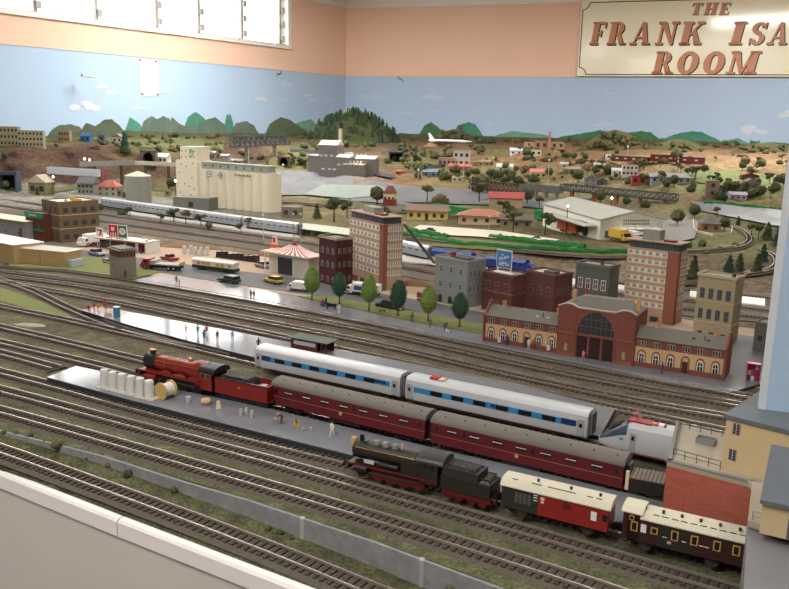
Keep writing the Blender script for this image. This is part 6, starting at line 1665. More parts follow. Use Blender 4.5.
mb.box(-.006,.006,-.0021,-.0018,-.0015,.0015,0)
decal('silo_badge', mb, [M('badge_blue',(60,80,130)), M('badge_pale',(190,200,214))], W_*.335, Hh-.022)
mb = MB()
for i in range(12): mb.box(-.05+i*.0088,-.05+i*.0088+.0055,-.0012,0,-.003,.004 if i%3 else .006)
decal('silo_lettering', mb, M('lettering_brown',(130,104,80)), W_*.66, Hh-.016)
# headhouse
a, rz, W2 = bframe((177,203), (198,205)); 
t = thing('grain_elevator', 'tall cream grain elevator tower with a green round emblem, left of the silo row', 'grain elevator', a, rz)
h1 = place_top((198,205),161,a=at(198,205)); h2 = place_top((182,204),147,a=at(182,204)); D2 = .10
MB().box(0,W2,0,D2,-.005,h1).build('lower_tower', CS, t); MB().box(W2*.2,W2*.2+.105,0.004,D2*.9,h1-.01,h2).box(W2*.2-.001,W2*.2+.106,.003,D2*.9+.001,h2,h2+.002).build('upper_tower', CS, t)
MB().box(W2,W2+.03,.01,D2*.8,-.002,h1*.97).build('side_bay', CS, t)
for u, z in ((.2,.25),(.7,.2),(.4,.45),(.75,.6),(.15,.7),(.5,.85),(.8,.92),(.25,.9),(.6,.4),(.85,.35)): put('window', gw_, t, (W2*u, 0, h1*z), 0, .7)
for u in (.010,.036,.066,.090): 
    for z in (.72,.28): put('window', gw_, t, (W2*.2+u, .004, h1+(h2-h1)*z-.004), 0, .7)
mb = MB()
for k in range(14):
    a0, a1 = -2.6+k*.36, -2.6+(k+1)*.36
    mb.add([(.017*math.cos(q)*s_, 0, .019*math.sin(q)*s_) for q, s_ in ((a0,1),(a1,1),(a1,.68),(a0,.68))], [(0,1,2,3)])
mb.box(-.009,.006,-.0004,.0002,-.003,.004)
o = mb.build('round_emblem', M('emblem_green',(110,196,70),rough=.6), t); o.location = (W2*.2+.070, .0010, h2-.026)
# annex
t,*_ = house(170,209,207.5,194,m_(120,120,108),rf_(142,146,132),'low grey shed with dark open end in front of the grain elevator','flat',.45,name='grey_shed',cat='shed',win=1)
t.location = at(191,211.5,0); t.rotation_euler.z = -.30
# -- tank
p = at(138,207,0) ; Y = 3.95; b = dep(138,203,Y)
def cyl_tank(px, base, top, w_px, label, wm_, rm_):
    p = gnd(px, base); r = w_px/2*p.y/F; h = (base-top)*p.y/F
    t = thing('storage_tank', label, 'tank', p)
    MB().cyl((0,0,-.02),(0,0,h*.86),r,n=24).build('tank_shell', wm_, t, 'auto'); MB().cyl((0,0,h*.86),(0,0,h),r*1.03,r*.08,n=24).build('tank_roof', rm_, t)
    mb = MB()
    for k in range(6): mb.cyl((0,0,h*.14*k),(0,0,h*.14*k+.0012),r*1.012,n=24)
    mb.build('tank_hoops', M('hoop_grey',(150,150,144)), t); return t
cyl_tank(139,203,171.5,25,'round grey storage tank with pale conical roof, left of the grain elevator', M('tank_grey',(156,158,148),var=.1), M('tank_roof_cream',(214,206,176)))
house(165,170,196,190,m_(140,130,110),rf_(120,116,104),'tiny hut beside the foot of the grain elevator','flat',win=1)
# -- left lower buildings
house(28,47,195,175,m_(132,126,84),rf_(176,164,146),'olive timber hut with pale gabled roofs below the left cliff','front',.8,name='timber_hut',cat='hut',win=2,doorm=M('door_dkolive',(70,60,40)))
house(77,94,194,177.5,m_(152,150,128),rf_(110,114,116),'grey factory building with slate roof left of the red roofed mill','gable',.7,win=4,floors=2,name='factory_building',cat='building')
t, W_, D_, Hh, he = house(97,117,196,181,m_(160,154,130),rf_(190,96,82),'grey mill with red hipped roof and a brick chimney','hip',.7,win=3,floors=2,name='mill_building',cat='building')
MB().box(-W_*.52,-W_*.42,D_*.6,D_*.75,0,Hh*1.8).build('chimney', M('chimney_brick',(150,76,66)), t)
house(117,122,197,189,m_(120,110,90),rf_(140,130,110),'small brown hut right of the red roofed mill','flat',win=1); house(122,128,198,192,m_(110,84,70),rf_(120,96,80),'low brown store hut left of the round tank','flat',win=1)
house(154,167,163,153.5,m_(222,220,216),rf_(200,198,196),'small white house beside the tunnel portal','gable',.8,win=3)
house(281,300,218,207,m_(130,118,100),rf_(150,138,120),'brown weathered hut on the bank right of the silos','flat',.6,win=2,name='hut',cat='hut')
house(255,268,222,213,m_(118,112,100),rf_(136,136,120),'dark hut with a low gable at the foot of the silos','gable',.6,win=1,name='hut',cat='hut') if False else None
# -- plateau houses far left
house(-10,18,146,127,m_(150,140,106),rf_(150,140,110),'large cream stone block at the far left of the plateau','flat',.3,win=8,floors=3,name='stone_block',cat='building',dy=.1)
house(19,43,147,131,m_(158,148,112),rf_(160,150,118),'second cream stone block on the plateau, right of the largest one','flat',.3,win=7,floors=3,name='stone_block',cat='building',dy=.1)
house(58,70,142,131,m_(156,126,98),rf_(160,126,96),'tan flat block alone on the left plateau','flat',.4,win=4,floors=2,name='stone_block',cat='building')
house(80,90,142,133,m_(56,110,160),rf_(50,96,140),'bright blue house on the left plateau','gable',.7,win=2)
house(98,105,142,132,m_(96,106,120),rf_(84,92,104),'slate blue house right of the bright blue one','gable',.7,win=1)
house(112,122,143,134,m_(200,196,180),rf_(130,124,110),'white cottage with grey roof on the left plateau','front',.7,win=2)
for i, (x, y, w_, c) in enumerate(((208,156,14,(160,156,146)),(224,159,10,(176,176,170)),(237,164,12,(140,146,146)),(352,162,0,0))):
    if w_: house(x-w_/2,x+w_/2,y,y-5,m_(*c),rf_(150,146,138),('leftmost','middle','rightmost')[i]+' of three low pale roofs in the hollow right of the elevator tower','gable',.6,win=2)
# -- cliffs: tunnel portals
def portal(px, py, w_px, h_px, label, rect=False, col=(104,92,84)):
    p = gnd(px, py); w_ = w_px*p.y/F; h = h_px*p.y/F
    t = thing('tunnel_portal', label, 'tunnel portal', p+Vector((0,-.01,0)))
    M_ = M('portal_%d' % col[0], col)
    n = 10; o_ = [(-w_/2,-.02),(-w_/2,h),(w_/2,h),(w_/2,-.02)]
    if rect: i_ = [(w_*.4,-.02),(w_*.4,h*.84),(-w_*.4,h*.84),(-w_*.4,-.02)]
    else: i_ = [(w_*.34,-.02)]+[(w_*.34*math.cos(math.pi*k/n), h*.42+w_*.36*math.sin(math.pi*k/n)) for k in range(n+1)]+[(-w_*.34,-.02)]
    MB().ext(o_+i_, -.01, .04).build('portal_face', M_, t)
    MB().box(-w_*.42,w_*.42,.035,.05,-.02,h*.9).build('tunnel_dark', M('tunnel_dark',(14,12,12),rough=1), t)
    MB().box(-w_*.53,w_*.53,-.014,.0,h*.96,h*1.04).build('portal_coping', M_, t)
    return t
portal(149,163,15,12,'arched stone tunnel portal in the cliff left of the small white house')
portal(10,190,18,18,'square dark tunnel mouth at the left edge under a blue grey lintel', True, (74,84,110))
portal(284,166,12,9,'small tunnel portal behind the silo gallery')
portal(396,162,15,10,'square dark blue tunnel mouth right of the power station', True, (62,74,104))
# -- bridges
def girder(A, B, h_px, label, m__, truss=False, thick=None, bays=10, name='girder_bridge', piers=0, pm=None, ph=0):
    a = gnd(*A) if len(A) == 2 else dep(*A); b = gnd(*B) if len(B) == 2 else dep(*B)
    d = b-a; L = d.length; rz = math.atan2(d.y, d.x); h = h_px*a.y/F; w_ = .035
    t = thing(name, label, 'bridge', a, rz); sl_ = d.z/L
    sh = lambda x: sl_*x
    q = MB(); q.add([(0,0,-.004),(L,0,sh(L)-.004),(L,w_,sh(L)-.004),(0,w_,-.004),(0,0,.0),(L,0,sh(L)),(L,w_,sh(L)),(0,w_,0)], [(0,3,2,1),(4,5,6,7),(0,1,5,4),(1,2,6,5),(2,3,7,6),(3,0,4,7)]); q.build('deck', m__, t)
    for y in (0, w_):
        q = MB(); th = a.y/F*.55
        if truss:
            q.cyl((0,y,0),(L,y,sh(L)),th,n=4); q.cyl((0,y,h),(L,y,sh(L)+h),th,n=4)
            for k in range(bays):
                x0_, x1_ = L*k/bays, L*(k+1)/bays
                q.cyl((x0_,y,sh(x0_)),(x0_,y,sh(x0_)+h),th*.8,n=4); q.cyl((x0_,y,sh(x0_)),(x1_,y,sh(x1_)+h),th*.6,n=4); q.cyl((x0_,y,sh(x0_)+h),(x1_,y,sh(x1_)),th*.6,n=4)
            q.cyl((L,y,sh(L)),(L,y,sh(L)+h),th*.8,n=4)
        else: q.add([(0,y-.001,0),(L,y-.001,sh(L)),(L,y+.001,sh(L)),(0,y+.001,0),(0,y-.001,h),(L,y-.001,sh(L)+h),(L,y+.001,sh(L)+h),(0,y+.001,h)], [(0,3,2,1),(4,5,6,7),(0,1,5,4),(1,2,6,5),(2,3,7,6),(3,0,4,7)])
        q.build('truss' if truss else 'girder', m__, t)
    for k in range(piers):
        x = L*(k+.5)/piers; zz = drop(*( (a+d*((k+.5)/piers)).xy ))-a.z
        MB().box(x-.006,x+.006,w_*.1,w_*.9,min(zz,sh(x)-.03)-.01,sh(x)-.004).build('pier', pm or CNC, t)
    return t
PG = M('girder_pale', (190,196,204), rough=.6, var=.05); GD = M('girder_dark', (72,78,84), rough=.6); GM_ = M('girder_mid', (150,152,146), rough=.7)
girder((47,173,4.1),(98,176,4.1),6,'pale blue grey plate girder bridge across the left hollow', PG)
girder((81,166,4.35),(135,164.5,4.5),4,'mid grey road bridge behind the pale plate girder bridge', GM_, piers=2, pm=M('pier_dark',(86,76,68)))
girder((134,164,4.5),(180,166,4.6),3,'cream railed bridge leading from the tunnel to the grain elevator', M('rail_cream',(206,200,182)), piers=2, pm=MC['pier_dark'])
girder((234,147,5.1),(290,144,5.6),10,'dark lattice truss bridge above the brown ravine', GD, True, bays=11, name='truss_bridge', piers=2)
girder((290,151,5.5),(350,154,5.4),2,'dark blue grey road viaduct between the truss bridge and the power station', M('road_slate',(96,104,120)), piers=3)
girder((469,188,4.35),(523,194,4.2),8,'dark timber trestle bridge over the grey river in the middle distance', M('trestle_dark',(70,64,58)), True, bays=14, name='trestle_bridge', piers=7, pm=M('trestle_pile',(80,70,60)))
girder((560,190,3.9),(676,201,3.6),6,'dark lattice bridge on red piers behind the warehouse', GD, True, bays=20, name='truss_bridge', piers=5, pm=M('pier_red',(166,84,60)))
girder((519,190,4.2),(560,193,4.05),6,'short stone arched viaduct left of the lattice bridge with red piers', M('viaduct_stone',(110,110,108)), piers=4)
# -- power station
PSG = M('corrugated_grey', (128,122,118), var=.08); PSR = M('power_roof', (206,200,190), var=.06)
a = gnd(306,173); Y = a.y; S = Y/F
t = thing('power_station', 'grey corrugated power station with stepped roofs below the tall chimney', 'power station', a, -.30)
def blk(x0, x1, h, y0, y1, name='wing', roof=True, pitched=0):
    h *= 1.12; pitched *= 1.5
    MB().box(x0*S,x1*S,y0,y1,-.04,h*S).build(name, PSG, t)
    if pitched: q = MB(); q.extx([(y0-.004,h*S),(y0-.004,h*S+.001),((y0+y1)/2,(h+pitched)*S),(y1+.004,h*S+.001),(y1+.004,h*S)], (x0-.3)*S, (x1+.3)*S); q.build(name+'_roof', PSR, t)
    else: MB().box((x0-.3)*S,(x1+.3)*S,y0-.002,y1+.002,h*S,(h+.8)*S).build(name+'_roof', PSR, t)
blk(0,13,15,.03,.12,'left_wing'); blk(13.5,33,25,.0,.11,'boiler_house',pitched=3); blk(33,47,15,-.02,.09,'turbine_hall',pitched=2); blk(42,62,9,-.045,.02,'front_block'); blk(50,70,14,.03,.12,'rear_hall',pitched=2)
sm = MB()
blk(37,44,18,.06,.10,'bunker')
for k in range(5): q = MB().cyl(((44+k*3.6)*S,-.012,9*S),((44+k*3.6)*S,-.012,14*S),1.7*S,.9*S,n=10).build('cooling_stack', M('stack_cream',(206,192,160)), t)
for k in range(4): q = MB().cyl(((45+k*4.4)*S,.075,14*S),((45+k*4.4)*S,.075,20*S),2.0*S,1.1*S,n=10).build('cooling_stack', MC['stack_cream'], t)
wb2 = MB().box(-1.6*S,1.6*S,-.0014,.0002,0,1.6*S).mesh('window', PSR)
for x, y, z in ((16,0,17),(21,0,17),(27,0,17),(18,0,4),(25,0,4),(36,-.02,9),(42,-.02,9),(30,0,4)): put('window', wb2, t, (x*S, y, z*S))
p = gnd(340,172)
t = thing('factory_chimney', 'tall cream factory chimney with black top beside the power station', 'chimney', p+Vector((0,.03,0)))
hh = (172-124)*p.y/F; MB().cyl((0,0,-.03),(0,0,hh*.88),.0155,.0115,n=16).build('stack', M('chimney_cream',(202,188,160)), t, 'auto'); MB().cyl((0,0,hh*.88),(0,0,hh),.0145,.0155,n=16).build('stack_top', M('chimney_black',(50,46,48)), t)
for k in (.62,.78): MB().cyl((0,0,hh*k),(0,0,hh*k+.004),.0150,n=14).build('stack_band', CRB, t)
solo('orange_tanker', sack(.052,.013,.022), M('tanker_orange',(222,90,40),rough=.4), 400,173.5,0,-.1,'orange tank wagon body on the siding right of the power station','wagon',None,True); bpy.data.objects['orange_tanker'].location = gnd(400,174.5)+Vector((0,0,.008))
bpy.data.objects['orange_tanker'].name = 'tank_wagon'
# -- signal box, station canopy, middle buildings
t, W_, D_, Hh, he = house(383,395,206,186,m_(214,196,150),rf_(140,86,78),'signal box with cream upper storey on a dark red base by the river','hip',.8,win=3,name='signal_box',cat='signal box')
MB().box(-W_*.51,W_*.51,-.0012,D_*1.01,-.01,he*.55).build('red_base', M('box_base_red',(150,44,52)), t)
a, rz, W_ = bframe((300,235.5), (322,238.5)); t = thing('freight_depot', 'long pale green roofed freight depot behind the dark red building', 'depot', a, rz)
Hh = place_top((300,235.5), 226, a=at(300,235.5)); MB().box(0,.40,0,.05,-.003,Hh*.92).build('walls', M('depot_grey',(140,146,146)), t); MB().extx([(-.03,Hh*.86),(-.03,Hh*.90),(.03,Hh*1.2),(.09,Hh*.95),(.09,Hh*.9)], -.01,.30).build('roof', M('depot_roof',(196,206,182),var=.05), t)
for k in range(4): MB().box(.02+k*.05,.05+k*.05,-.0012,.0002,.004,Hh*.6).build('door', M('depot_door',(96,104,110)), t)
house(407,446,220,205.5,m_(206,186,92),rf_(150,118,102),'bright yellow station house with purple brown roof, left of the green boxcar','gable',.45,win=5,name='yellow_station',cat='building',doorm=PANE)
house(458,504,225,210,m_(206,184,140),rf_(200,130,108),'long tan building with pink red roof beside the pale yard','hip',.35,win=4,name='tan_building',cat='building')
house(489,522,208,192.5,m_(186,160,130),rf_(190,84,78),'stone shed with bright red roof by the river','gable',.5,win=1,name='stone_shed',cat='shed',doorm=PANE)
house(500,532,228,215,m_(150,136,110),rf_(110,96,86),'brown cottage with dark roof right of the long tan building','gable',.5,win=3,name='cottage')
house(433,450,0+178,168,m_(120,136,160),rf_(104,112,124),'blue grey cottage behind the river trees','gable',.6,win=2) if False else None
# hopper cars & boxcars on far track
def wagon(A, B, m__, label, h, kind=None):
    a = gnd(*A)+Vector((0,0,.010)); b = gnd(*B)+Vector((0,0,.010)); d = b-a; L = d.length
    t = thing('freight_wagon', label, 'wagon', a, math.atan2(d.y,d.x)); MB().box(.002,L-.002,-.014,.014,.006,h).box(0,L,-.015,.015,.004,.007).build('body', m__, t)
    q = MB()
    for k in range(12): q.box(L*(k+.5)/12-.0006, L*(k+.5)/12+.0006, -.0152,-.014,.006,h)
    q.build('side_ribs', m__, t)
    if kind: MB().add([(L*.5+.006*math.cos(q_)*1.0,-.0156,h*.6+.006*math.sin(q_)) for q_ in [x*.6 for x in range(11)]], [tuple(range(11))]).build('round_logo', WHTP, t)
    for x in (L*.2,L*.8): MB().box(x-.01,x+.01,-.011,.011,-.002,.005).build('bogie', DKG, t)
    return t
wagon((398,212),(432,215), M('hopper_grey',(150,156,150)), 'grey covered hopper wagon behind the yellow station house', .030)
wagon((434,214.5),(471,219.5), M('boxcar_green',(40,140,76),rough=.5), 'green boxcar with white round logo in the middle distance', .036, 'logo')
wagon((473,219.5),(503,222), M('boxcar_dark',(70,60,52)), 'dark wagon end behind the long tan building', .034)
a_ = gnd(537,224)
for A_, B_, c, lb, h in (((536,222),(560,226),(46,140,72),'green boxcar beside the warehouse',.040),((560,232),(580,235),(196,90,50),'orange boxcar with blue logo at the warehouse doors',.042),((579,234),(589,237),(60,50,46),'dark boxcar half inside the warehouse',.042)):
    wagon(A_, B_, M('boxcar_%d' % c[0], c, rough=.5), lb, h)
# -- big warehouse
pA = gnd(585,243.5); pB = gnd(662,238); pA.z = pB.z = min(pA.z, pB.z); 
pA = dep(599,242,2.56); pB = dep(662,239,2.60); zb = (pA.z+pB.z)/2; pA.z = pB.z = zb
d = pB-pA; WW = d.length; rz = math.atan2(d.y, d.x)
t = thing('big_warehouse', 'large white warehouse with broad pale roof on the terrace above the street', 'warehouse', pA, rz)
HW = dep(599, 221, pA.y).z-zb; WC = M('warehouse_white', (232,230,216), var=.03); RC = M('warehouse_roof', (170,170,160), var=.06, scale=20); DD = .50
MB().box(0,WW,0,DD,-.03,HW).build('walls', WC, t)
MB().ext([(0,HW),(WW,HW),(WW,HW+.006),(WW*.5,HW+.030),(0,HW+.006)], 0, .004).build('gable', WC, t)
MB().ext([(-.006,HW+.003),(-.006,HW+.006),(WW*.5,HW+.032),(WW+.006,HW+.006),(WW+.006,HW+.003),(WW*.5,HW+.029)], -.008, DD).build('roof', RC, t)
MB().box(WW*.22,WW*.92,-.030,0,HW*.60,HW*.66).build('canopy', WC, t)
for k in range(6): MB().cyl((WW*(.25+.13*k),-.028,HW*.66),(WW*(.25+.13*k),-.001,HW*.88),.0008,n=4).build('canopy_tie', M('tie_grey',(150,150,140)), t)
for k in range(3): MB().box(WW*(.38+.18*k),WW*(.38+.18*k)+.025,-.001,.0002,0,HW*.5).build('dock_door', M('dock_dark',(60,56,50)), t)
MB().box(WW*.08,WW*.20,-.001,.0002,HW*.15,HW*.5).build('dock_door', M('dock_grey',(110,108,100)), t)
q = MB(); 
for r_ in range(2):
    for k in range(12): q.box(WW*.36+k*.0075, WW*.36+k*.0075+.0045, -.0012, .0, HW*(.98-.17*r_), HW*(.98-.17*r_)+.0055)
q.build('warehouse_lettering', M('letter_grey',(120,112,104)), t)
MB().box(-.045,0,.02,DD*.75,HW*.66,HW*.72).build('side_canopy', RC, t)
for (pxy, pxy2, c, lb) in (((628,242),(612,238.5),(220,170,40),'yellow truck at the left dock of the white warehouse'),((642,242),(628,239),(228,226,220),'white truck second from the left at the warehouse docks'),((656,243),(641,240.5),(216,222,230),'pale blue white truck right of the other white one'),((650,234),(643,231),(222,176,50),'yellow van parked at the right end of the warehouse')):
    g0 = gnd(*pxy)
    T_ = boxtruck(pxy2, pxy, P('paint_%d_%d' % (c[0],c[2]), c), P('paint_%d_%d' % (c[0],c[2]), c), lb, kind='van', cat='truck', name='model_truck', z=g0.z+.004)
car((435,232),(424,231), P('paint_royal',(40,60,140)), 'dark blue car on the pale yard in front of the yellow station', 'saloon', z=gnd(430,231).z+.004)
car((540,239),(533,238), P('paint_slate',(90,100,116)), 'slate coloured car near the brown cottage', 'saloon', z=gnd(536,238).z+.004)
# hedges
HG = M('hedge_green', (44,120,52), rough=.95, var=.3, scale=200, bump=.6)
def hedge(pts, label, h=.017, w_=.017, sc_=1):
    Q = smooth_path([gnd(x, y) for x, y in pts], .012); a = Q[0].copy()
    mb = MB(); vs = []; n = len(Q); prof = ((-1,-.3),(-1.05,.55),(-.6,1),(.6,1),(1.05,.55),(1,-.3))
    for i in range(n):
        dd = Q[min(n-1,i+1)]-Q[max(0,i-1)]; dd.z = 0; dd.normalize(); nn = Vector((-dd.y,dd.x,0))
        for o_, z_ in prof:
            j = .85+.35*noise.noise(Vector((Q[i].x*90, Q[i].y*90, o_*2+z_*3)))
            vs.append(Q[i]-a+nn*o_*w_/2*j+Vector((0,0,z_*h*j)))
    k = len(prof); mb.add(vs, [(i*k+j, i*k+(j+1)%k, (i+1)*k+(j+1)%k, (i+1)*k+j)[::-1] for i in range(n-1) for j in range(k)]+[tuple(range(k)), tuple(range((n-1)*k,n*k))[::-1]])
    o = mb.build('hedge', HG); o.location = a; tag(o, label, 'hedge'); return o
hedge([(402,235),(430,240),(470,246),(520,250),(560,252),(600,254),(640,253)], 'long bright green hedge running below the warehouse and the pale yard')
hedge([(408,232),(430,235),(448,239)], 'short green hedge in front of the yellow station house')
hedge([(490,238),(530,243),(560,246),(585,249)], 'second green hedge above the long one, left of the warehouse')
hedge([(648,247),(664,249),(690,247)], 'green hedge at the foot of the warehouse trucks')
hedge([(704,204),(730,206),(760,209),(800,213)], 'bright green hedge along the far bank of the river at the right', h=.016, w_=.016)
# fenced hut
t, W_, D_, Hh, he = house(701,720,232,218.5,m_(150,108,70),rf_(112,106,104),'brown hut with grey hipped roof inside a white fence','hip',.8,win=2,name='hut',cat='hut')
pts = [(693,221),(694,232),(712,236.5),(731,235),(732,229)]
t = thing('picket_fence', 'white picket fence around the brown hut', 'fence', gnd(*pts[0]))
for p_, q_ in zip(pts[:-1], pts[1:]):
    a0 = gnd(*p_)-t.location; b0 = gnd(*q_)-t.location
    MB().cyl(a0+Vector((0,0,.008)), b0+Vector((0,0,.008)), .0016, n=4).cyl(a0+Vector((0,0,.003)), b0+Vector((0,0,.003)), .0012, n=4).build('fence_rail', WHTP, t)
    MB().cyl(a0, a0+Vector((0,0,.012)), .0018, n=5).build('fence_post', WHTP, t)
# -- far town houses: (x0,x1,base,top,wall,roof,kind,label)
TOWN = [
(453,469,167,151,(190,188,184),(150,150,150),'flat','tall pale grey block in the far town',3),(438,455,168,158,(176,136,124),(160,120,110),'flat','pinkish brown block left of the tall pale grey block',4),
(449,470,171,164,(196,116,104),(186,90,84),'gable','long low red roof in front of the tall pale grey block',3),(422,437,177,169,(120,134,156),(110,124,146),'gable','blue grey cottage at the left of the far town',2),
(497,512,172,164,(226,226,222),(214,216,216),'gable','white house in the middle of the far town',2),(530,546,178,169,(220,206,150),(206,120,106),'gable','cream house with pink roof in the far town',3),
(556,568,180,171,(206,186,120),(130,120,110),'front','yellow gabled house right of the pink roofed one',1),(510,522,155,148,(226,228,230),(200,204,206),'gable','white house high on the orange hill',2),
(531,541,156,150,(214,208,170),(180,176,150),'flat','cream block high on the orange hill',2),(520,530,171,165,(190,120,110),(180,90,84),'front','small red roofed house between the white and cream ones',1),
(524,534,147,142,(170,140,100),(150,124,92),'flat','small tan ruin on the hill crest',1),(535,547,149,141,(156,120,90),(140,110,84),'flat','brown castle like block on the hill crest',2),(551,564,149,142,(160,126,94),(140,110,84),'flat','brown block right of the slim hill chimney',2),
(606,617,159,154.5,(232,232,230),(220,220,218),'flat','tiny white block left of the far red train',2),(622,637,176,165,(224,220,214),(170,70,66),'flat','white block with red band in the right town',4),(612,622,175,168,(206,206,200),(180,180,176),'gable','pale house left of the white and red block',2),
(632,645,185,176,(190,60,72),(170,60,66),'flat','crimson flat roofed block in the right town',2),(652,690,183,174,(150,160,160),(120,130,126),'gable','long grey glasshouse like shed in the right town',6),
(584,596,186,175,(150,152,156),(120,124,130),'front','grey gabled house right of the warehouse tree line',2),(597,607,185,178,(110,112,116),(90,94,100),'front','dark gabled house beside the lattice bridge',1),
(706,718,197,181,(138,112,88),(110,96,84),'flat','brown square stone tower house at the right',1),(741,759,192,179,(146,118,90),(130,120,108),'front','brown gabled house on the green hillside at the right',2),(742,758,181,173,(140,60,62),(130,44,50),'front','dark red gabled barn behind the brown gabled house',1),
(730,746,200,192,(176,156,180),(160,146,166),'gable','lilac cottage above the orange river bluff',3),(560,568,168,162,(206,200,190),(170,160,150),'gable','tiny pale house near the town lamp posts',1),(478,490,166,160,(170,150,120),(150,130,104),'gable','small tan house on the orange slope',2),
(594,604,169,163,(200,196,186),(160,156,150),'gable','pale house left of the big right town block',2),(568,580,173,167,(180,170,150),(140,130,120),'gable','tan cottage behind the yellow gabled house',2),(488,498,178,172,(210,206,190),(190,186,170),'flat','pale low block near the river town',2),
(355,372,134+6,134,(150,140,120),(130,120,100),'gable','brown hut at the foot of the conifer hill',2) if False else (452,462,182,177,(214,206,178),(200,196,170),'flat','low cream shed beside the river trees',2)]
for x0_, x1_, b_, tp_, wc, rc, kd, lb, nw in TOWN:
    house(x0_, x1_, b_, tp_, m_(*wc), rf_(*rc), lb, kd, .6, win=nw, name='town_house', cat='house', floors=2 if (b_-tp_) > 10 else 1)
p = gnd(549,149); t = MB().cyl((0,0,-.02),(0,0,17*p.y/F),.0095,.006,n=10).build('hill_chimney', M('hill_chimney_brick',(176,120,90))); t.location = p; tag(t, 'slim brick chimney standing on the far hill crest', 'chimney')
# water tower on conifer hill, caravan etc
p = gnd(345,112+24)
# far white bus and red train
def train_far(A, B, m__, label, h=.028):
    a = gnd(*A)+Vector((0,0,.012)); b = gnd(*B)+Vector((0,0,.012)); d = b-a; L = d.length
    t = thing('passenger_coach', label, 'train coach', a, math.atan2(d.y,d.x)); MB().box(0,L,-.014,.014,0,h,0).box(-.001,L+.001,-.013,.013,h,h+.003,1).build('body', [m__, DKG], t)
    w_ = MB().box(-.009,.009,-.001,.0002,0,.008).mesh('window', FR); k = max(2,int(L/.05))
    for i in range(k): put('window', w_, t, (L*(i+.5)/k, -.014, h*.5))
    return t
train_far((614,163),(648,164.5), MAR, 'dark red far coach left of the red railcar on the hillside line')
train_far((650,163.5),(677,165), M('railcar_red',(130,40,44)), 'dark red railcar with pale windows on the hillside line', .036)
train_far((680,165.5),(703,167), M('railcar_red2',(120,36,40)), 'second dark red railcar on the hillside line, nearer the right edge', .034)
train_far((471,186.5),(474,187), MAR, 'x') if False else None
# aeroplane on its hill
def plane(p, L, rz, label, m__, tailm=None, roll=0, delta=False):
    t = thing('model_aeroplane', label, 'aeroplane', p, rz); t.rotation_euler.y = roll
    mb = MB(); n = 10; secs = [(-.5,.004),(-.44,.022),(-.3,.036),(.25,.036),(.40,.020),(.5,.008)]
    vs = [(x*L, r*L*math.cos(2*math.pi*i/n), r*L*math.sin(2*math.pi*i/n)) for x, r in secs for i in range(n)]
    mb.add(vs, [(j*n+i, j*n+(i+1)%n, (j+1)*n+(i+1)%n, (j+1)*n+i)[::-1] for j in range(5) for i in range(n)]+[tuple(range(n)), tuple(range(5*n,6*n))[::-1]]); mb.build('fuselage', m__, t, True)
    for s in (-1,1):
        if delta: pr = [(.28,.03),(-.05,.12),(-.30,.30),(-.40,.30),(-.36,.03)]
        else: pr = [(.10,.03),(-.10,.45),(-.17,.45),(-.08,.03)]
        MB().prism([(x*L, s*y*L) for x, y in pr], -.006*L, .004*L).build('wing', m__, t)
        if not delta: MB().prism([(x*L, s*y*L) for x, y in [(-.38,.01),(-.47,.16),(-.50,.16),(-.47,.01)]], .01*L, .018*L).build('tailplane', m__, t)
    MB().ext([(-.34*L,.02*L),(-.46*L,.17*L),(-.50*L,.17*L),(-.47*L,.02*L)], -.005*L, .005*L).build('tail_fin', tailm or m__, t)
    return t
p = gnd(447,144.5); mound('hill', 441,147,34,.06,M('hill_soil',(166,124,90),rough=1,var=.3),'small brown hill carrying the white delta winged airliner','hill',gnd(441,147).z,.4)
bpy.data.objects['hill'].location = gnd(440,147)
plane(dep(450,141,gnd(440,147).y-.05), .33, -.06+math.pi*0, 'white delta winged airliner displayed on the small brown hill', M('plane_white',(226,230,234),rough=.4), delta=True)
# ---- small lit lamps and poles
for px, b_, tp_, lb, lit in ((54,190,177,'glowing lamp by the olive timber hut',1),(85,168,159,'left lamp of the glowing pair above the pale girder bridge',1),(90,168,160,'right lamp of the glowing pair above the pale girder bridge',1),(176,202,181,'glowing red based lamp in front of the grain elevator',1),
    (566,234,206,'tall dark lamp post with orange glow at the orange boxcar',1),(611,210,198,'small glowing lamp behind the warehouse roof',1),(548,182,160,'slim pale pole in the far town near the yellow house',0),(493,178,158,'left slim pole of the far town',0),(482,180,161,'slim pole left of the white far town house',0),
    (463,184,165,'pole beside the low red roof',0),(627,160,147,'mast on the hillside left of the red railcar',0),(333,170,163,'post in front of the power station',0),(283,176,165,'white post left of the power station ground',0),(418,185,170,'thin pole by the orange tank wagon',0),(489,228,217,'pale post in front of the long tan building',0)):
    lamp(px, b_, tp_, lb, 0, bool(lit), (60,50,46) if lit else (176,170,160), True)
# conifer hill in the corner
def hill(cx, base, w_px, h_px, Y, m__, label, ratio=.5, seed=1):
    p = dep(cx, base, Y); w_ = w_px*Y/F; h = h_px*Y/F; mb = MB(); n, k = 32, 10; vs = []
    for j in range(k+1):
        f_ = j/k
        for i in range(n):
            a = 2*math.pi*i/n; q = 1+.22*noise.noise(Vector((math.cos(a)*1.6+seed, math.sin(a)*1.6, f_*2)))+.22*noise.noise(Vector((math.cos(a)*5+seed, math.sin(a)*5, f_*5)))
            rr = (1-f_)**.62*q; vs.append((w_/2*rr*math.cos(a), w_/2*ratio*rr*math.sin(a), h*f_-.03))
    mb.add(vs, [(j*n+i, j*n+(i+1)%n, (j+1)*n+(i+1)%n, (j+1)*n+i) for j in range(k) for i in range(n)])
    o = mb.build('hill', m__, None, True); o.location = p; tag(o, label, 'hill')
    if 'conifer' not in label: BV.append(BVHTree.FromPolygons([tuple(Vector(v)+p) for v in vs], [tuple(pl.vertices) for pl in o.data.polygons]))
    return o, p, w_, h
HM = M('hill_green_brown', (70,80,48), rough=1, var=.3, scale=20)
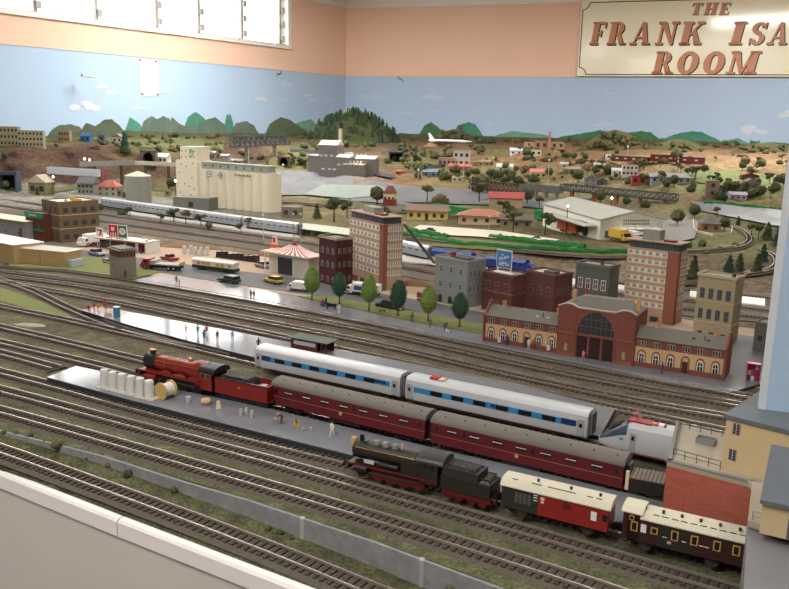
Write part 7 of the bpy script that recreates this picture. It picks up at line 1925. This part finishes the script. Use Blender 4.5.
hill(614,152,84,26,5.7,M('hill_brown',(96,84,56),rough=1,var=.3,scale=20),'brown green rounded hill in front of the back wall, right of centre',.25,8)
hill(455,142,60,16,6.6,M('hill_dkbrown',(86,80,52),rough=1,var=.3,scale=20),'dark olive hill behind the delta airliner',.25,5)
hill(678,154,90,19,5.6,M('hill_olive2',(92,92,54),rough=1,var=.3,scale=20),'olive hill at the back wall, left of the rightmost hill',.22,9)
hill(768,157,110,19,5.4,MC['hill_dkbrown'],'dark olive hill at the far right of the back wall',.22,12)
# ---- trees
def gums(seed):
    r = random.Random(seed); bl = []
    for i in range(6): bl.append((r.uniform(-.26,.26), r.uniform(-.2,.2), r.uniform(.50,.88), r.uniform(.12,.2), r.uniform(.09,.14)))
    return bl
GUM = [clump_mesh('crown', 11+i, gums(i+3), LF[k], 70, .07) for i, k in enumerate(('gum','olive','gum','brown'))]
RND = [clump_mesh('crown', 31+i, [(0,0,.58,.36,.34),(.16,.05,.66,.22,.2),(-.18,0,.52,.24,.22)], LF[k], 110, .08) for i, k in enumerate(('gum','olive'))]
BSH = [clump_mesh('bush', 41+i, [(0,0,.35,.5,.40),(.35,.1,.28,.3,.28),(-.35,0,.25,.32,.26)], LF[k], 100, .12) for i, k in enumerate(('gum','olive','brown'))]
PIN = [leaf_mesh('crown', 51+i, pine, LF[k], 420, .085) for i, k in enumerate(('pine','gum','dark'))]
TC = [0]
def tree(px, py, hpx, kind='s', label=None, group=None, g=None, x_=None):
    p = (gnd(px, py) if x_ is None else x_); h = hpx*p.y/F; TC[0] += 1; i = TC[0]; rz = i*1.7
    if kind == 'b':
        o = bpy.data.objects.new('bush', BSH[i%3]); C.objects.link(o); o.location = p-Vector((0,0,h*.05)); o.scale = (h*1.0, h*1.0, h*1.1); o.rotation_euler.z = rz
        tag(o, label, 'bush', group); return o
    t = thing({'s':'gum_tree','r':'round_tree','c':'conifer_tree'}[kind], label, 'tree', p, rz, group)
    if kind == 's': put('crown', GUM[i%4], t, (0,0,0), 0, h); put('trunk', stm, t, (0,0,-h*.05), 0, (h*.7,h*.7,h*.75))
    elif kind == 'r': put('crown', RND[i%2], t, (0,0,0), 0, h); put('trunk', stm, t, (0,0,-h*.05), 0, (h*.8,h*.8,h*.4))
    else: put('crown', PIN[i%3], t, (0,0,h*.06), 0, (h*1.1,h*1.1,h*.94)); put('trunk', stm, t, (0,0,-h*.05), 0, (h*.6,h*.6,h*.2))
    return t
for px, py, hp, k, lb in (
 (161,224.5,13,'s','leftmost gum tree on the concrete strip beside the silver train'),(174,224.5,17,'s','tall gum tree second from left on the concrete strip'),(186,225.5,17,'s','gum tree right of the tall one on the concrete strip'),(201,226.5,13,'s','round tree right of the gum trio on the concrete strip'),(209,231,10,'r','small round tree lower right of the concrete strip trio'),
 (241,234.5,12,'s','round dark tree below the silos, left of the white post'),(248,230,14,'s','gum tree at the foot of the silos near the white post'),(101,212,9,'r','round dark tree right of the brown corner building'),(122,215,7,'b','low bush on the grey strip left of the gum trio'),(130,217,11,'s','flat topped gum tree on the grey strip beyond the store'),
 (97,209,6,'b','small bush behind the brown corner building'),
 (334,222,25,'s','big gum tree on the bank behind the freight depot roof'),(317,219,15,'c','dark conifer left of the big gum on the bank'),(347,218,18,'s','gum tree right of the big gum on the bank'),(328,246,15,'r','dark round tree rising behind the dark red building'),(341,244,11,'b','bush behind the roof of the dark red building'),
 (377,205,20,'r','round tree hugging the left side of the signal box'),(383,214,11,'b','bush below the signal box'),(427,203,19,'s','gum tree on the near river bank left of the wide one'),(440,205,14,'b','wide bush on the near river bank'),
 (479,203,23,'s','tallest gum tree on the near river bank'),(527,204,17,'r','round tree right of the bright red roof'),(539,210,15,'s','gum tree behind the left corner of the warehouse roof'),(503,216,16,'s','slim gum tree in front of the bright red roof'),(513,232,24,'s','big gum tree in front of the brown cottage'),(545,235,24,'s','big gum tree between brown cottage and orange boxcar'),(511,213,10,'b','bush behind the brown cottage'),(553,212,9,'b','bush at the left eave of the warehouse'),
 (677,226,18,'r','round tree left of the twin on the far side of the warehouse yard'),(694,219,16,'r','round tree right of the twin beyond the warehouse yard'),(717,218,12,'s','brownish gum tree above the brown hut'),(724,231,15,'r','round tree at the right side of the brown hut'),(738,225,9,'c','small conifer on the rim left of the river'),
 (702,246,8,'b','large bush below the white picket fence'),(751,238,16,'s','left gum tree of the dark cluster by the right river end'),(758,240,17,'s','middle gum tree of the dark cluster by the right river end'),(767,240,18,'c','narrow conifer in the dark cluster by the right river end'),(777,246,20,'c','tall dark conifer nearest the blue board'),(781,252,14,'c','low dark conifer beside the blue board'),
 (693,279,24,'c','conifer standing against the right side of the far tan tower'),(728,276,21,'c','conifer at the foot of the terrace behind the beige building'),(739,271,18,'c','conifer right of the one behind the beige building'),(757,273,20,'c','conifer on the terrace flank left of the steep curve'),(763,262,18,'c','conifer higher on the terrace flank'),
 (735,247,6,'b','low bush on the terrace rim'),(720,250,5,'b','small bush along the curved terrace track'),(706,254,5,'b','dark bush under the curved terrace track'),(578,183,14,'r','dark round tree by the grey gabled house'),(600,204,15,'r','dark tree between the warehouse roof and the lattice bridge'),(626,207,11,'r','round tree behind the warehouse roof ridge'),(645,207,9,'b','bush at the right end of the warehouse roof'),
 (157,141+8,8,'s','tall thin tree on the plateau edge above the tunnel portal'),(125,153,20,'c','dark ivy clad conifer at the cliff corner'),(140,193,13,'s','gum tree left of the grain elevator') ,(130,191,12,'s','gum tree behind the round tank'),(172,190,14,'r','dark tree beside the grain elevator'),(6,190,10,'r','round green tree by the square tunnel mouth'),(5,160,9,'r','bright green round tree at the left cliff top')):
    tree(px, py, hp, k, lb)
rs = random.Random(77)
def inside(x, y, poly):
    c = False; n = len(poly)
    for i in range(n):
        x1_, y1_ = poly[i]; x2_, y2_ = poly[(i+1)%n]
        if (y1_ > y) != (y2_ > y) and x < (x2_-x1_)*(y-y1_)/(y2_-y1_)+x1_: c = not c
    return c
def scatter(poly, n, hs, kinds, label, group):
    xs = [p[0] for p in poly]; ys = [p[1] for p in poly]; k = 0
    while k < n:
        x = rs.uniform(min(xs), max(xs)); y = rs.uniform(min(ys), max(ys))
        if inside(x, y, poly): tree(x, y, rs.uniform(*hs), rs.choice(kinds), label, group); k += 1
scatter([(560,164),(640,168),(660,186),(600,184),(560,180)], 26, (6,11), 'srb', 'small dark tree or bush among the houses of the right hand town', 'right town trees')
scatter([(640,170),(700,172),(785,176),(789,196),(740,204),(690,196),(650,190)], 46, (7,14), 'srrsb', 'olive tree on the green hillside above the river at the right', 'right hillside trees')
scatter([(540,153),(640,155),(789,160),(789,174),(640,170),(540,164)], 46, (5,9), 'srbs', 'small tree on the far orange hillside near the red railcars', 'far orange hillside trees')
scatter([(400,146),(540,150),(540,164),(400,160)], 34, (4,8), 'srcb', 'small tree on the slope around the delta airliner hill', 'airliner hill trees')
scatter([(405,170),(540,172),(560,184),(470,184),(405,180)], 44, (6,12), 'srb', 'tree in the far town on the river bank', 'far town trees')
scatter([(380,152),(440,152),(440,170),(385,172)], 18, (6,11), 'srb', 'tree on the slope right of the power station', 'power station slope trees')
scatter([(200,152),(300,152),(300,166),(215,166)], 14, (4,8), 'rb', 'dark bush in the brown ravine behind the silo gallery', 'ravine bushes')
scatter([(285,160),(306,160),(306,172),(285,172)], 9, (7,11), 'sr', 'tree beside the left wing of the power station', 'power station trees')
scatter([(0,182),(130,180),(130,188),(0,192)], 8, (3,5), 'b', 'low bush at the foot of the left cliff', 'left cliff bushes')
scatter([(50,143),(230,143),(230,146),(50,148)], 26, (3,6), 'rb', 'low tree along the edge of the left plateau', 'left plateau trees')
scatter([(120,137),(330,136),(330,139),(120,140)], 44, (3,6), 'bbr', 'tiny distant tree in front of the painted hills on the left wall', 'distant left tree line')
scatter([(400,139),(789,146),(789,150),(400,143)], 60, (3,6), 'bbr', 'tiny distant tree at the foot of the painted hills on the back wall', 'distant back tree line')
scatter([(150,148),(196,148),(196,153),(150,153)], 9, (4,7), 'b', 'dark bush above the tunnel on the plateau slope', 'tunnel top bushes')
scatter([(300,146),(395,146),(398,150),(300,150)], 18, (4,8), 'rb', 'dark round tree below the conifer hill', 'conifer hill foot trees')
scatter([(480,262),(700,262),(700,276),(480,268)], 14, (2,3.5), 'b', 'low tuft on the dry bank below the hedge', 'dry bank tufts') if False else None
scatter([(585,150),(598,138),(614,134),(632,138),(648,150)], 26, (4,7), 'rbb', 'olive tree on the rounded hill right of centre at the back wall', 'rounded hill trees')
scatter([(430,140),(440,130),(455,127),(470,131),(480,140)], 14, (4,6), 'rbb', 'olive tree on the dark hill behind the delta airliner', 'airliner hill crest trees')
scatter([(650,153),(678,144),(712,153)], 12, (3,5), 'rbb', 'small tree on the olive hill near the right of the back wall', 'olive hill trees')
scatter([(728,157),(760,148),(789,148),(789,160)], 10, (3,6), 'rbb', 'small tree on the far right hill of the back wall', 'far right hill trees')
# bushes along the retaining wall
BV = BV[:2]
for i, (px, py, hp) in enumerate(((4,433,5),(16,434,6),(30,437,5),(45,442,4),(57,447,10),(70,453,5),(88,459,5),(108,467,6),(128,476,10),(174,492,8),(268,530,7),(280,534,7),(292,539,5),(450,590,8))):
    tree(px, py, hp, 'b', ('tiny tuft at the left end of the retaining wall','green tuft near the left end of the retaining wall','low weed below the first retaining wall panel','flat weed on the lower ground near the left','big round bush left of the first wall pilaster','small weed between the two left bushes','low brown weed in front of the second wall panel','pale shrub beside the second wall panel','big round bush right of the pale shrub','bright bush near the second pilaster','left bush of the clump before the third pilaster','right bush of the clump before the third pilaster','low weed at the third pilaster','bush at the bottom edge below the last pilaster')[i])
o, p, w_, h = hill(353,140,106,29,6.75,HM,'dark conifer covered hill in the corner of the two walls',.34,3)
BV2 = BVHTree.FromObject(o, bpy.context.evaluated_depsgraph_get())
k = 0
while k < 120:
    lx = rs.uniform(-w_/2, w_/2); ly = rs.uniform(-w_*.17, .02); hit = BV2.ray_cast(Vector((lx, ly, 2)), Vector((0,0,-1)))
    if hit[0] is None: continue
    tree(0,0,rs.uniform(5,8),'c','small dark conifer of the plantation on the corner hill','corner hill conifers', x_=p+hit[0]); k += 1
solo('hut', MB().box(-.02,.02,-.01,.01,0,.028).box(-.024,.024,-.013,.013,.028,.033), M('hut_pink',(200,170,150)), 345,109,0,0,'tiny pinkish hut on top of the conifer hill','hut'); bpy.data.objects['hut.003'].location if False else None
for o_ in bpy.data.objects:
    if o_.get('label') == 'tiny pinkish hut on top of the conifer hill': o_.location = p+Vector((-.05,0,h-.035))
# ================================================================ WALL PAINTING, PAPER, SIGN, HANGING AEROPLANES
def wall_poly(side, pts, off, name, m__, parent, label=None):
    P_ = [wall_hit(side, x, y, off) for x, y in pts]; D = LD if side == 'L' else RD; n_ = Vector((-D.y, D.x));
    if n_.dot(-CORN) < 0: n_ = -n_
    n3 = Vector((n_.x,n_.y,0)); mb = MB(); k = len(P_)
    mb.add([q-n3*.002 for q in P_]+P_, [tuple(range(k)), tuple(range(k,2*k))[::-1]]+[(i,(i+1)%k,(i+1)%k+k,i+k) for i in range(k)])
    o = mb.build(name, m__, parent)
    if label: o['label'] = label
    return o
mL = thing('painted_mural', 'painted hills and clouds on the blue backdrop of the left wall', 'mural'); mR = thing('painted_mural', 'painted hills and clouds on the blue backdrop of the back wall', 'mural')
GRC = {c: M('mural_%s' % c, v, rough=.9, var=.38, scale=12) for c, v in dict(olive=(92,106,80), slate=(98,114,100), teal=(70,140,114), green=(66,122,80), pale=(112,160,136), brown=(88,98,72), mist=(160,178,168)).items()}
def jag(pts, seed, n=5, amp=1.0):
    r = random.Random(seed); out = []
    for a, b in zip(pts[:-1], pts[1:]):
        for k in range(n):
            f_ = k/n; out.append((a[0]+(b[0]-a[0])*f_, a[1]+(b[1]-a[1])*f_+r.uniform(-amp, amp)*(.0 if k == 0 else .5)))
    return out+[pts[-1]]
def mh(side, x0, x1, peaks, col, off, base=146, lab=None):
    pts = jag([(x0, base-6)]+peaks+[(x1, base-6)], x0, 4, .9); wall_poly(side, pts+[(x1, base+4), (x0, base+4)], off, 'painted_hill', GRC[col], mL if side == 'L' else mR, lab)
mh('L',122,150,[(130,117),(133,119),(140,124)],'teal',.003); mh('L',180,215,[(188,117),(196,112),(204,118),(212,128)],'teal',.003); mh('L',222,236,[(227,114),(229,116),(230,113),(233,122)],'teal',.003)
mh('L',290,318,[(297,123),(304,121),(311,119),(316,125)],'pale',.003); mh('L',318,342,[(326,115),(333,113),(341,118)],'green',.004)
mh('L',44,90,[(52,130),(60,125),(70,124),(80,127)],'olive',.005); mh('L',76,130,[(86,123),(96,126),(104,120),(112,119),(120,126)],'brown',.006); mh('L',138,175,[(144,121),(152,116),(158,119),(163,116),(170,119)],'slate',.006)
mh('L',165,200,[(172,117),(180,124),(188,127),(194,122)],'slate',.008); mh('L',193,235,[(200,124),(208,119),(215,117),(224,124)],'slate',.0095); mh('L',228,262,[(236,123),(246,121),(254,125)],'slate',.006); mh('L',262,312,[(270,124),(281,117),(290,120),(298,125),(306,131)],'olive',.007)
mh('L',0,342,[(40,137),(80,132),(120,130),(160,132),(200,133),(240,133),(280,134),(320,133)],'brown',.010,148)
mh('R',350,400,[(352,116),(370,120),(390,128)],'green',.003); mh('R',416,452,[(424,126),(431,122),(438,127)],'green',.004); mh('R',450,485,[(458,125),(468,122),(475,124),(480,131)],'teal',.005)
mh('R',485,560,[(500,134),(512,131),(530,133),(545,135)],'pale',.003); mh('R',550,620,[(565,136),(580,134),(600,130),(612,134)],'green',.004); mh('R',612,665,[(625,133),(640,131),(650,132),(658,138)],'green',.0065)
mh('R',655,735,[(668,137),(680,133),(692,131),(702,132),(712,137),(724,142)],'teal',.005); mh('R',722,760,[(730,140),(738,138),(748,143)],'pale',.003); mh('R',750,830,[(762,144),(772,142),(790,144),(810,143)],'green',.004)
mh('R',352,800,[(400,133),(450,135),(500,137),(560,138),(620,139),(700,141),(760,145)],'brown',.009,152)
CL = M('cloud_paint', (212,220,232), rough=.9, var=.04); CL2 = M('cloud_faint', (192,213,236), rough=.9, var=.03)
def cloud(side, cx, cy, w_, h, seed, m__=CL):
    r = random.Random(seed); mb = MB(); D = LD if side == 'L' else RD
    for q in range(9):
        t_ = r.uniform(-.5,.5); ex_ = cx+t_*w_*.8; ey_ = cy+h*.22-r.random()*h*.55*(1-abs(t_)*1.6); rx = w_*r.uniform(.10,.2); ry = h*r.uniform(.16,.28)
        P_ = [wall_hit(side, ex_+rx*math.cos(k*.5236)*(1+.2*((k*7+q)%3-1)), ey_+ry*math.sin(k*.5236), .0021+q*.00004) for k in range(12)]
        mb.add(P_, [tuple(range(12))[::-1]])
    mb.build('painted_cloud', m__, mL if side == 'L' else mR)
for i, a in enumerate((('L',84,106,34,12,CL),('L',102,86.5,12,6,CL),('L',113,91.5,15,6,CL),('L',141,108,20,5,CL2),('L',164,92,12,4,CL2),('L',284,84,14,8,CL2),('L',261,98,13,6,CL),('L',284,100,14,4,CL2),('L',308,95,7,3,CL),('L',312,100,9,4,CL2),('L',327,99,14,5,CL2),
  ('R',366,96,34,10,CL2),('R',431,97,28,8,CL2),('R',405,113,20,4,CL2),('R',434,111,9,3,CL2),('R',473,112,12,4,CL2),('R',489,123,10,5,CL2),('R',548,120,9,3,CL2),('R',605,124,24,6,CL2),('R',752,130,32,12,CL),('R',786,114,16,10,CL),('R',672,131,22,4,CL2))): cloud(*a[:5], 100+i, a[5])
# paper plan pinned to the left wall
pt_ = thing('paper_plan', 'white sheet with a faint drawn oval track plan pinned on the left wall', 'paper', wall_hit('L',149,77,.004))
def rel(o): o.location = -pt_.location; o.parent = pt_; return o
rel(wall_poly('L', [(138.5,58.5),(157.5,60),(159.5,96),(141,95.5)], .004, 'sheet', M('paper_white',(236,230,236),var=.02), None))
def ringstrip(side, pts, t_, off, m__, name):
    o_ = []; n = len(pts)
    P_ = [wall_hit(side, x, y, off) for x, y in pts]; mb = MB()
    for a, b in zip(P_, P_[1:]+P_[:1]): mb.cyl(a, b, t_, n=4)
    return mb.build(name, m__)
for s_ in (1, .72): rel(ringstrip('L', [(148.5+6*s_*math.cos(2*math.pi*k/20)*1.0+.7*math.sin(2*math.pi*k/20), 78+14*s_*math.sin(2*math.pi*k/20)) for k in range(20)], .0012, .005, M('pencil_grey',(150,148,158)), 'drawn_oval'))
for x, y in ((140,60),(156,61.5),(142.5,94),(158,94.5)): rel(wall_poly('L', [(x-.9,y-.9),(x+.9,y-.9),(x+.9,y+.9),(x-.9,y+.9)], .006, 'pin', M('pin_red',(170,60,60)), None))
# hanging aeroplanes
plane(dep(89,77,wall_hit('L',89,77).y-.12), .11, 0.9, 'beige airliner model hanging before the left wall', M('plane_beige',(214,190,170)), M('plane_fin_dark',(80,84,110)))
plane(dep(279,74,wall_hit('L',279,74).y-.2), .07, 2.4, 'small dark aeroplane model hanging near the window corner', M('plane_dark',(90,84,84)), roll=.5)
plane(dep(401,79.5,wall_hit('R',401,79).y-.2), .08, .5, 'small grey aeroplane model hanging left of centre on the back wall', M('plane_grey',(120,124,130)), roll=.5)
plane(dep(613,94,wall_hit('R',613,94).y-.2), .10, .1, 'small white aeroplane model hanging below the room sign', M('plane_pale',(216,220,222)))
# ---- room sign
def sp(px, py): return wall_hit('R', px, py, .030)
n_ = Vector((-RD.y, RD.x)); n_ = n_ if n_.dot(-CORN) > 0 else -n_
O = sp(577,76); ex = Vector((RD.x, RD.y, 0)); 
sgn = thing('room_sign', 'large cream room sign with brown serif lettering on the back wall', 'sign', O, math.atan2(ex.y, ex.x))
inv = sgn.location.copy(); Rm = Matrix.Rotation(-math.atan2(ex.y, ex.x), 3, 'Z')
def sl2(px, py): v = Rm@(sp(px, py)-inv); return (v.x, v.z)
tl = sl2(584,1); br_ = sl2(577,76); trr = sl2(860,-6); brr = sl2(860,78)
SW = brr[0]; ST = tl[1]+.0
SCR = M('sign_cream', (255,250,222), rough=.12, var=.01, spec=.7); SBR = M('sign_brown', (214,140,100), rough=.4, var=.05); SBK = M('sign_black', (44,34,34), rough=.4)
MB().ext([(0,0),(SW,0),(SW,ST),(0,ST)], -.002, .020).build('board', SCR, sgn)
bl = MB(); lw_ = .009; m0 = .013; nt_ = .055
Pn = [(m0,m0+nt_),(m0+nt_*.45,m0+nt_*.75),(m0+nt_,m0)]; 
outl = [(SW+.0,m0),(m0+nt_,m0)]+[(m0+nt_*math.cos(q), m0+nt_*math.sin(q)) for q in [math.pi/2*k/5 for k in range(6)]]+[(m0,m0+nt_),(m0,ST-m0-nt_)]+[(m0+nt_*math.cos(q), ST-m0-nt_*math.sin(q)) for q in [math.pi/2*(5-k)/5 for k in range(6)]]+[(m0+nt_,ST-m0),(SW,ST-m0)]
for a, b in zip(outl[:-1], outl[1:]):
    if (Vector(a)-Vector(b)).length > 1e-5: bl.cyl((a[0],-.0025,a[1]),(b[0],-.0025,b[1]),lw_/2,n=4)
bl.build('border_line', SBK, sgn)
# slab serif italic letters, unit box 1 high; x in units of height, built from strokes
def Ssh(pts): return pts
def stroke(x0, y0, x1, y1, w_):
    w_ = w_*1.28 if w_ > .2 else w_*1.1
    return [(x0-w_/2,y0),(x0+w_/2,y0),(x1+w_/2,y1),(x1-w_/2,y1)]
SRF = .11
def serif(x, y, w_): return [(x-w_/2,y),(x+w_/2,y),(x+w_/2,y+SRF),(x-w_/2,y+SRF)]
def ring_(cx, cy, rx, ry, t_, a0=0, a1=360, tn=.42):
    t_ *= 1.22
    out = []; n = 14
    for k in range(n):
        q0, q1 = math.radians(a0+(a1-a0)*k/n), math.radians(a0+(a1-a0)*(k+1)/n)
        f0 = tn+(1-tn)*abs(math.cos(q0)); f1 = tn+(1-tn)*abs(math.cos(q1))
        out.append([(cx+rx*math.cos(q0),cy+ry*math.sin(q0)),(cx+rx*math.cos(q1),cy+ry*math.sin(q1)),(cx+(rx-t_*f1)*math.cos(q1),cy+(ry-t_*f1)*math.sin(q1)),(cx+(rx-t_*f0)*math.cos(q0),cy+(ry-t_*f0)*math.sin(q0))])
    return out
LET = {
 'T': (.85,[stroke(.42,0,.42,1,.24), serif(.42,0,.48), [(.02,.90),(.82,.90),(.82,1),(.02,1)], [(.02,.72),(.10,.72),(.14,1),(.02,1)], [(.74,.72),(.82,.72),(.82,1),(.70,1)]]),
 'H': (.95,[stroke(.22,0,.22,1,.22), stroke(.73,0,.73,1,.22), serif(.22,0,.42), serif(.73,0,.42), serif(.22,.91,.42), serif(.73,.91,.42), [(.2,.46),(.75,.46),(.75,.55),(.2,.55)]]),
 'E': (.80,[stroke(.24,0,.24,1,.24), [(.02,0),(.72,0),(.72,SRF),(.02,SRF)], [(.02,.91),(.72,.91),(.72,1),(.02,1)], [(.3,.46),(.56,.46),(.56,.55),(.3,.55)], [(.64,0),(.74,0),(.76,.28),(.70,.28)], [(.64,1),(.74,1),(.74,.74),(.68,.74)], [(.50,.36),(.57,.36),(.57,.65),(.50,.65)]]),
 'F': (.78,[stroke(.24,0,.24,1,.24), serif(.24,0,.46), [(.02,.91),(.72,.91),(.72,1),(.02,1)], [(.3,.46),(.56,.46),(.56,.55),(.3,.55)], [(.64,1),(.74,1),(.74,.72),(.68,.72)], [(.50,.36),(.57,.36),(.57,.65),(.50,.65)]]),
 'R': (.98,[stroke(.24,0,.24,1,.24), serif(.24,0,.46), [(.02,.91),(.48,.91),(.48,1),(.02,1)], [(.3,.45),(.48,.45),(.48,.53),(.3,.53)]]+ring_(.46,.725,.30,.275,.23,-90,90)+[[(.42,.50),(.62,.50),(.92,0),(.66,0)], serif(.82,0,.28)]),
 'A': (1.0,[[(.12,0),(.22,0),(.54,1),(.46,1)], [(.66,0),(.92,0),(.62,1),(.44,1)], [(.28,.28),(.74,.28),(.72,.37),(.30,.37)], serif(.16,0,.34), serif(.80,0,.40)]),
 'N': (1.0,[stroke(.20,0,.20,1,.10), stroke(.80,0,.80,1,.10), [(.10,1),(.38,1),(.86,0),(.74,0)], serif(.20,0,.36), serif(.18,.91,.36), serif(.80,.91,.36)]),
 'K': (1.0,[stroke(.24,0,.24,1,.24), serif(.24,0,.46), serif(.24,.91,.46), [(.34,.42),(.44,.42),(.84,.95),(.74,.95)], [(.46,.60),(.62,.68),(.96,0),(.68,0)], serif(.82,0,.34), serif(.78,.91,.32)]),
 'I': (.52,[stroke(.25,0,.25,1,.26), serif(.25,0,.50), serif(.25,.91,.50)]),
 'S': (.78,ring_(.38,.73,.33,.27,.20,20,270)+ring_(.38,.27,.33,.27,.20,-160,90)+[[(.62,.70),(.70,.70),(.70,1),(.64,1)], [(.04,0),(.10,0),(.12,.30),(.04,.30)], [(.30,.58),(.44,.62),(.56,.44),(.36,.42)]]),
 'O': (1.0,ring_(.48,.5,.46,.52,.25)),
 'M': (1.25,[stroke(.18,0,.18,1,.10), [(.12,1),(.40,1),(.66,.12),(.56,.0)], [(.58,.0),(.66,.0),(.98,1),(.86,1)], stroke(.98,0,.98,1,.26), serif(.18,0,.36), serif(.98,0,.50), serif(.20,.91,.36), serif(1.02,.91,.44)])}
def letter(ch, px0, px1, ptop, pbot, back=0.0):
    """letter filling the pixel box on the sign"""
    x0_, z0_ = sl2(px0, pbot); x1_, _ = sl2(px1, pbot); _, z1_ = sl2((px0+px1)/2, ptop); hh = z1_-z0_; adv, polys = LET[ch]; sx = (x1_-x0_)/(adv+.10)
    for m__, dx, dz, y in ((SBK, .010*hh/.2, -.008*hh/.2, -.0030), (SBR, 0, 0, -.0052)):
        mb = MB()
        for pl_ in polys:
            q = [(x0_+(x+.16*z)*sx+dx, z0_+z*hh+dz) for x, z in pl_]
            a_ = sum(q[i][0]*q[(i+1)%len(q)][1]-q[(i+1)%len(q)][0]*q[i][1] for i in range(len(q)))
            if abs(a_) > 1e-9: mb.ext(q, y, y+.0022)
        o = mb.build('letter' if m__ is SBR else 'letter_shadow', m__, sgn)
for ch, a, b in (('T',690,702),('H',703,717),('E',718,730)): letter(ch, a, b, 3, 15)
for ch, a, b in (('F',589,605),('R',606,627),('A',629,651),('N',654,677),('K',678,703),('I',728,744),('S',747,766),('A',766,788)): letter(ch, a, b, 22, 45)
for ch, a, b in (('R',651,674),('O',674,699),('O',700,725),('M',725,758)): letter(ch, a, b, 51.5, 74)
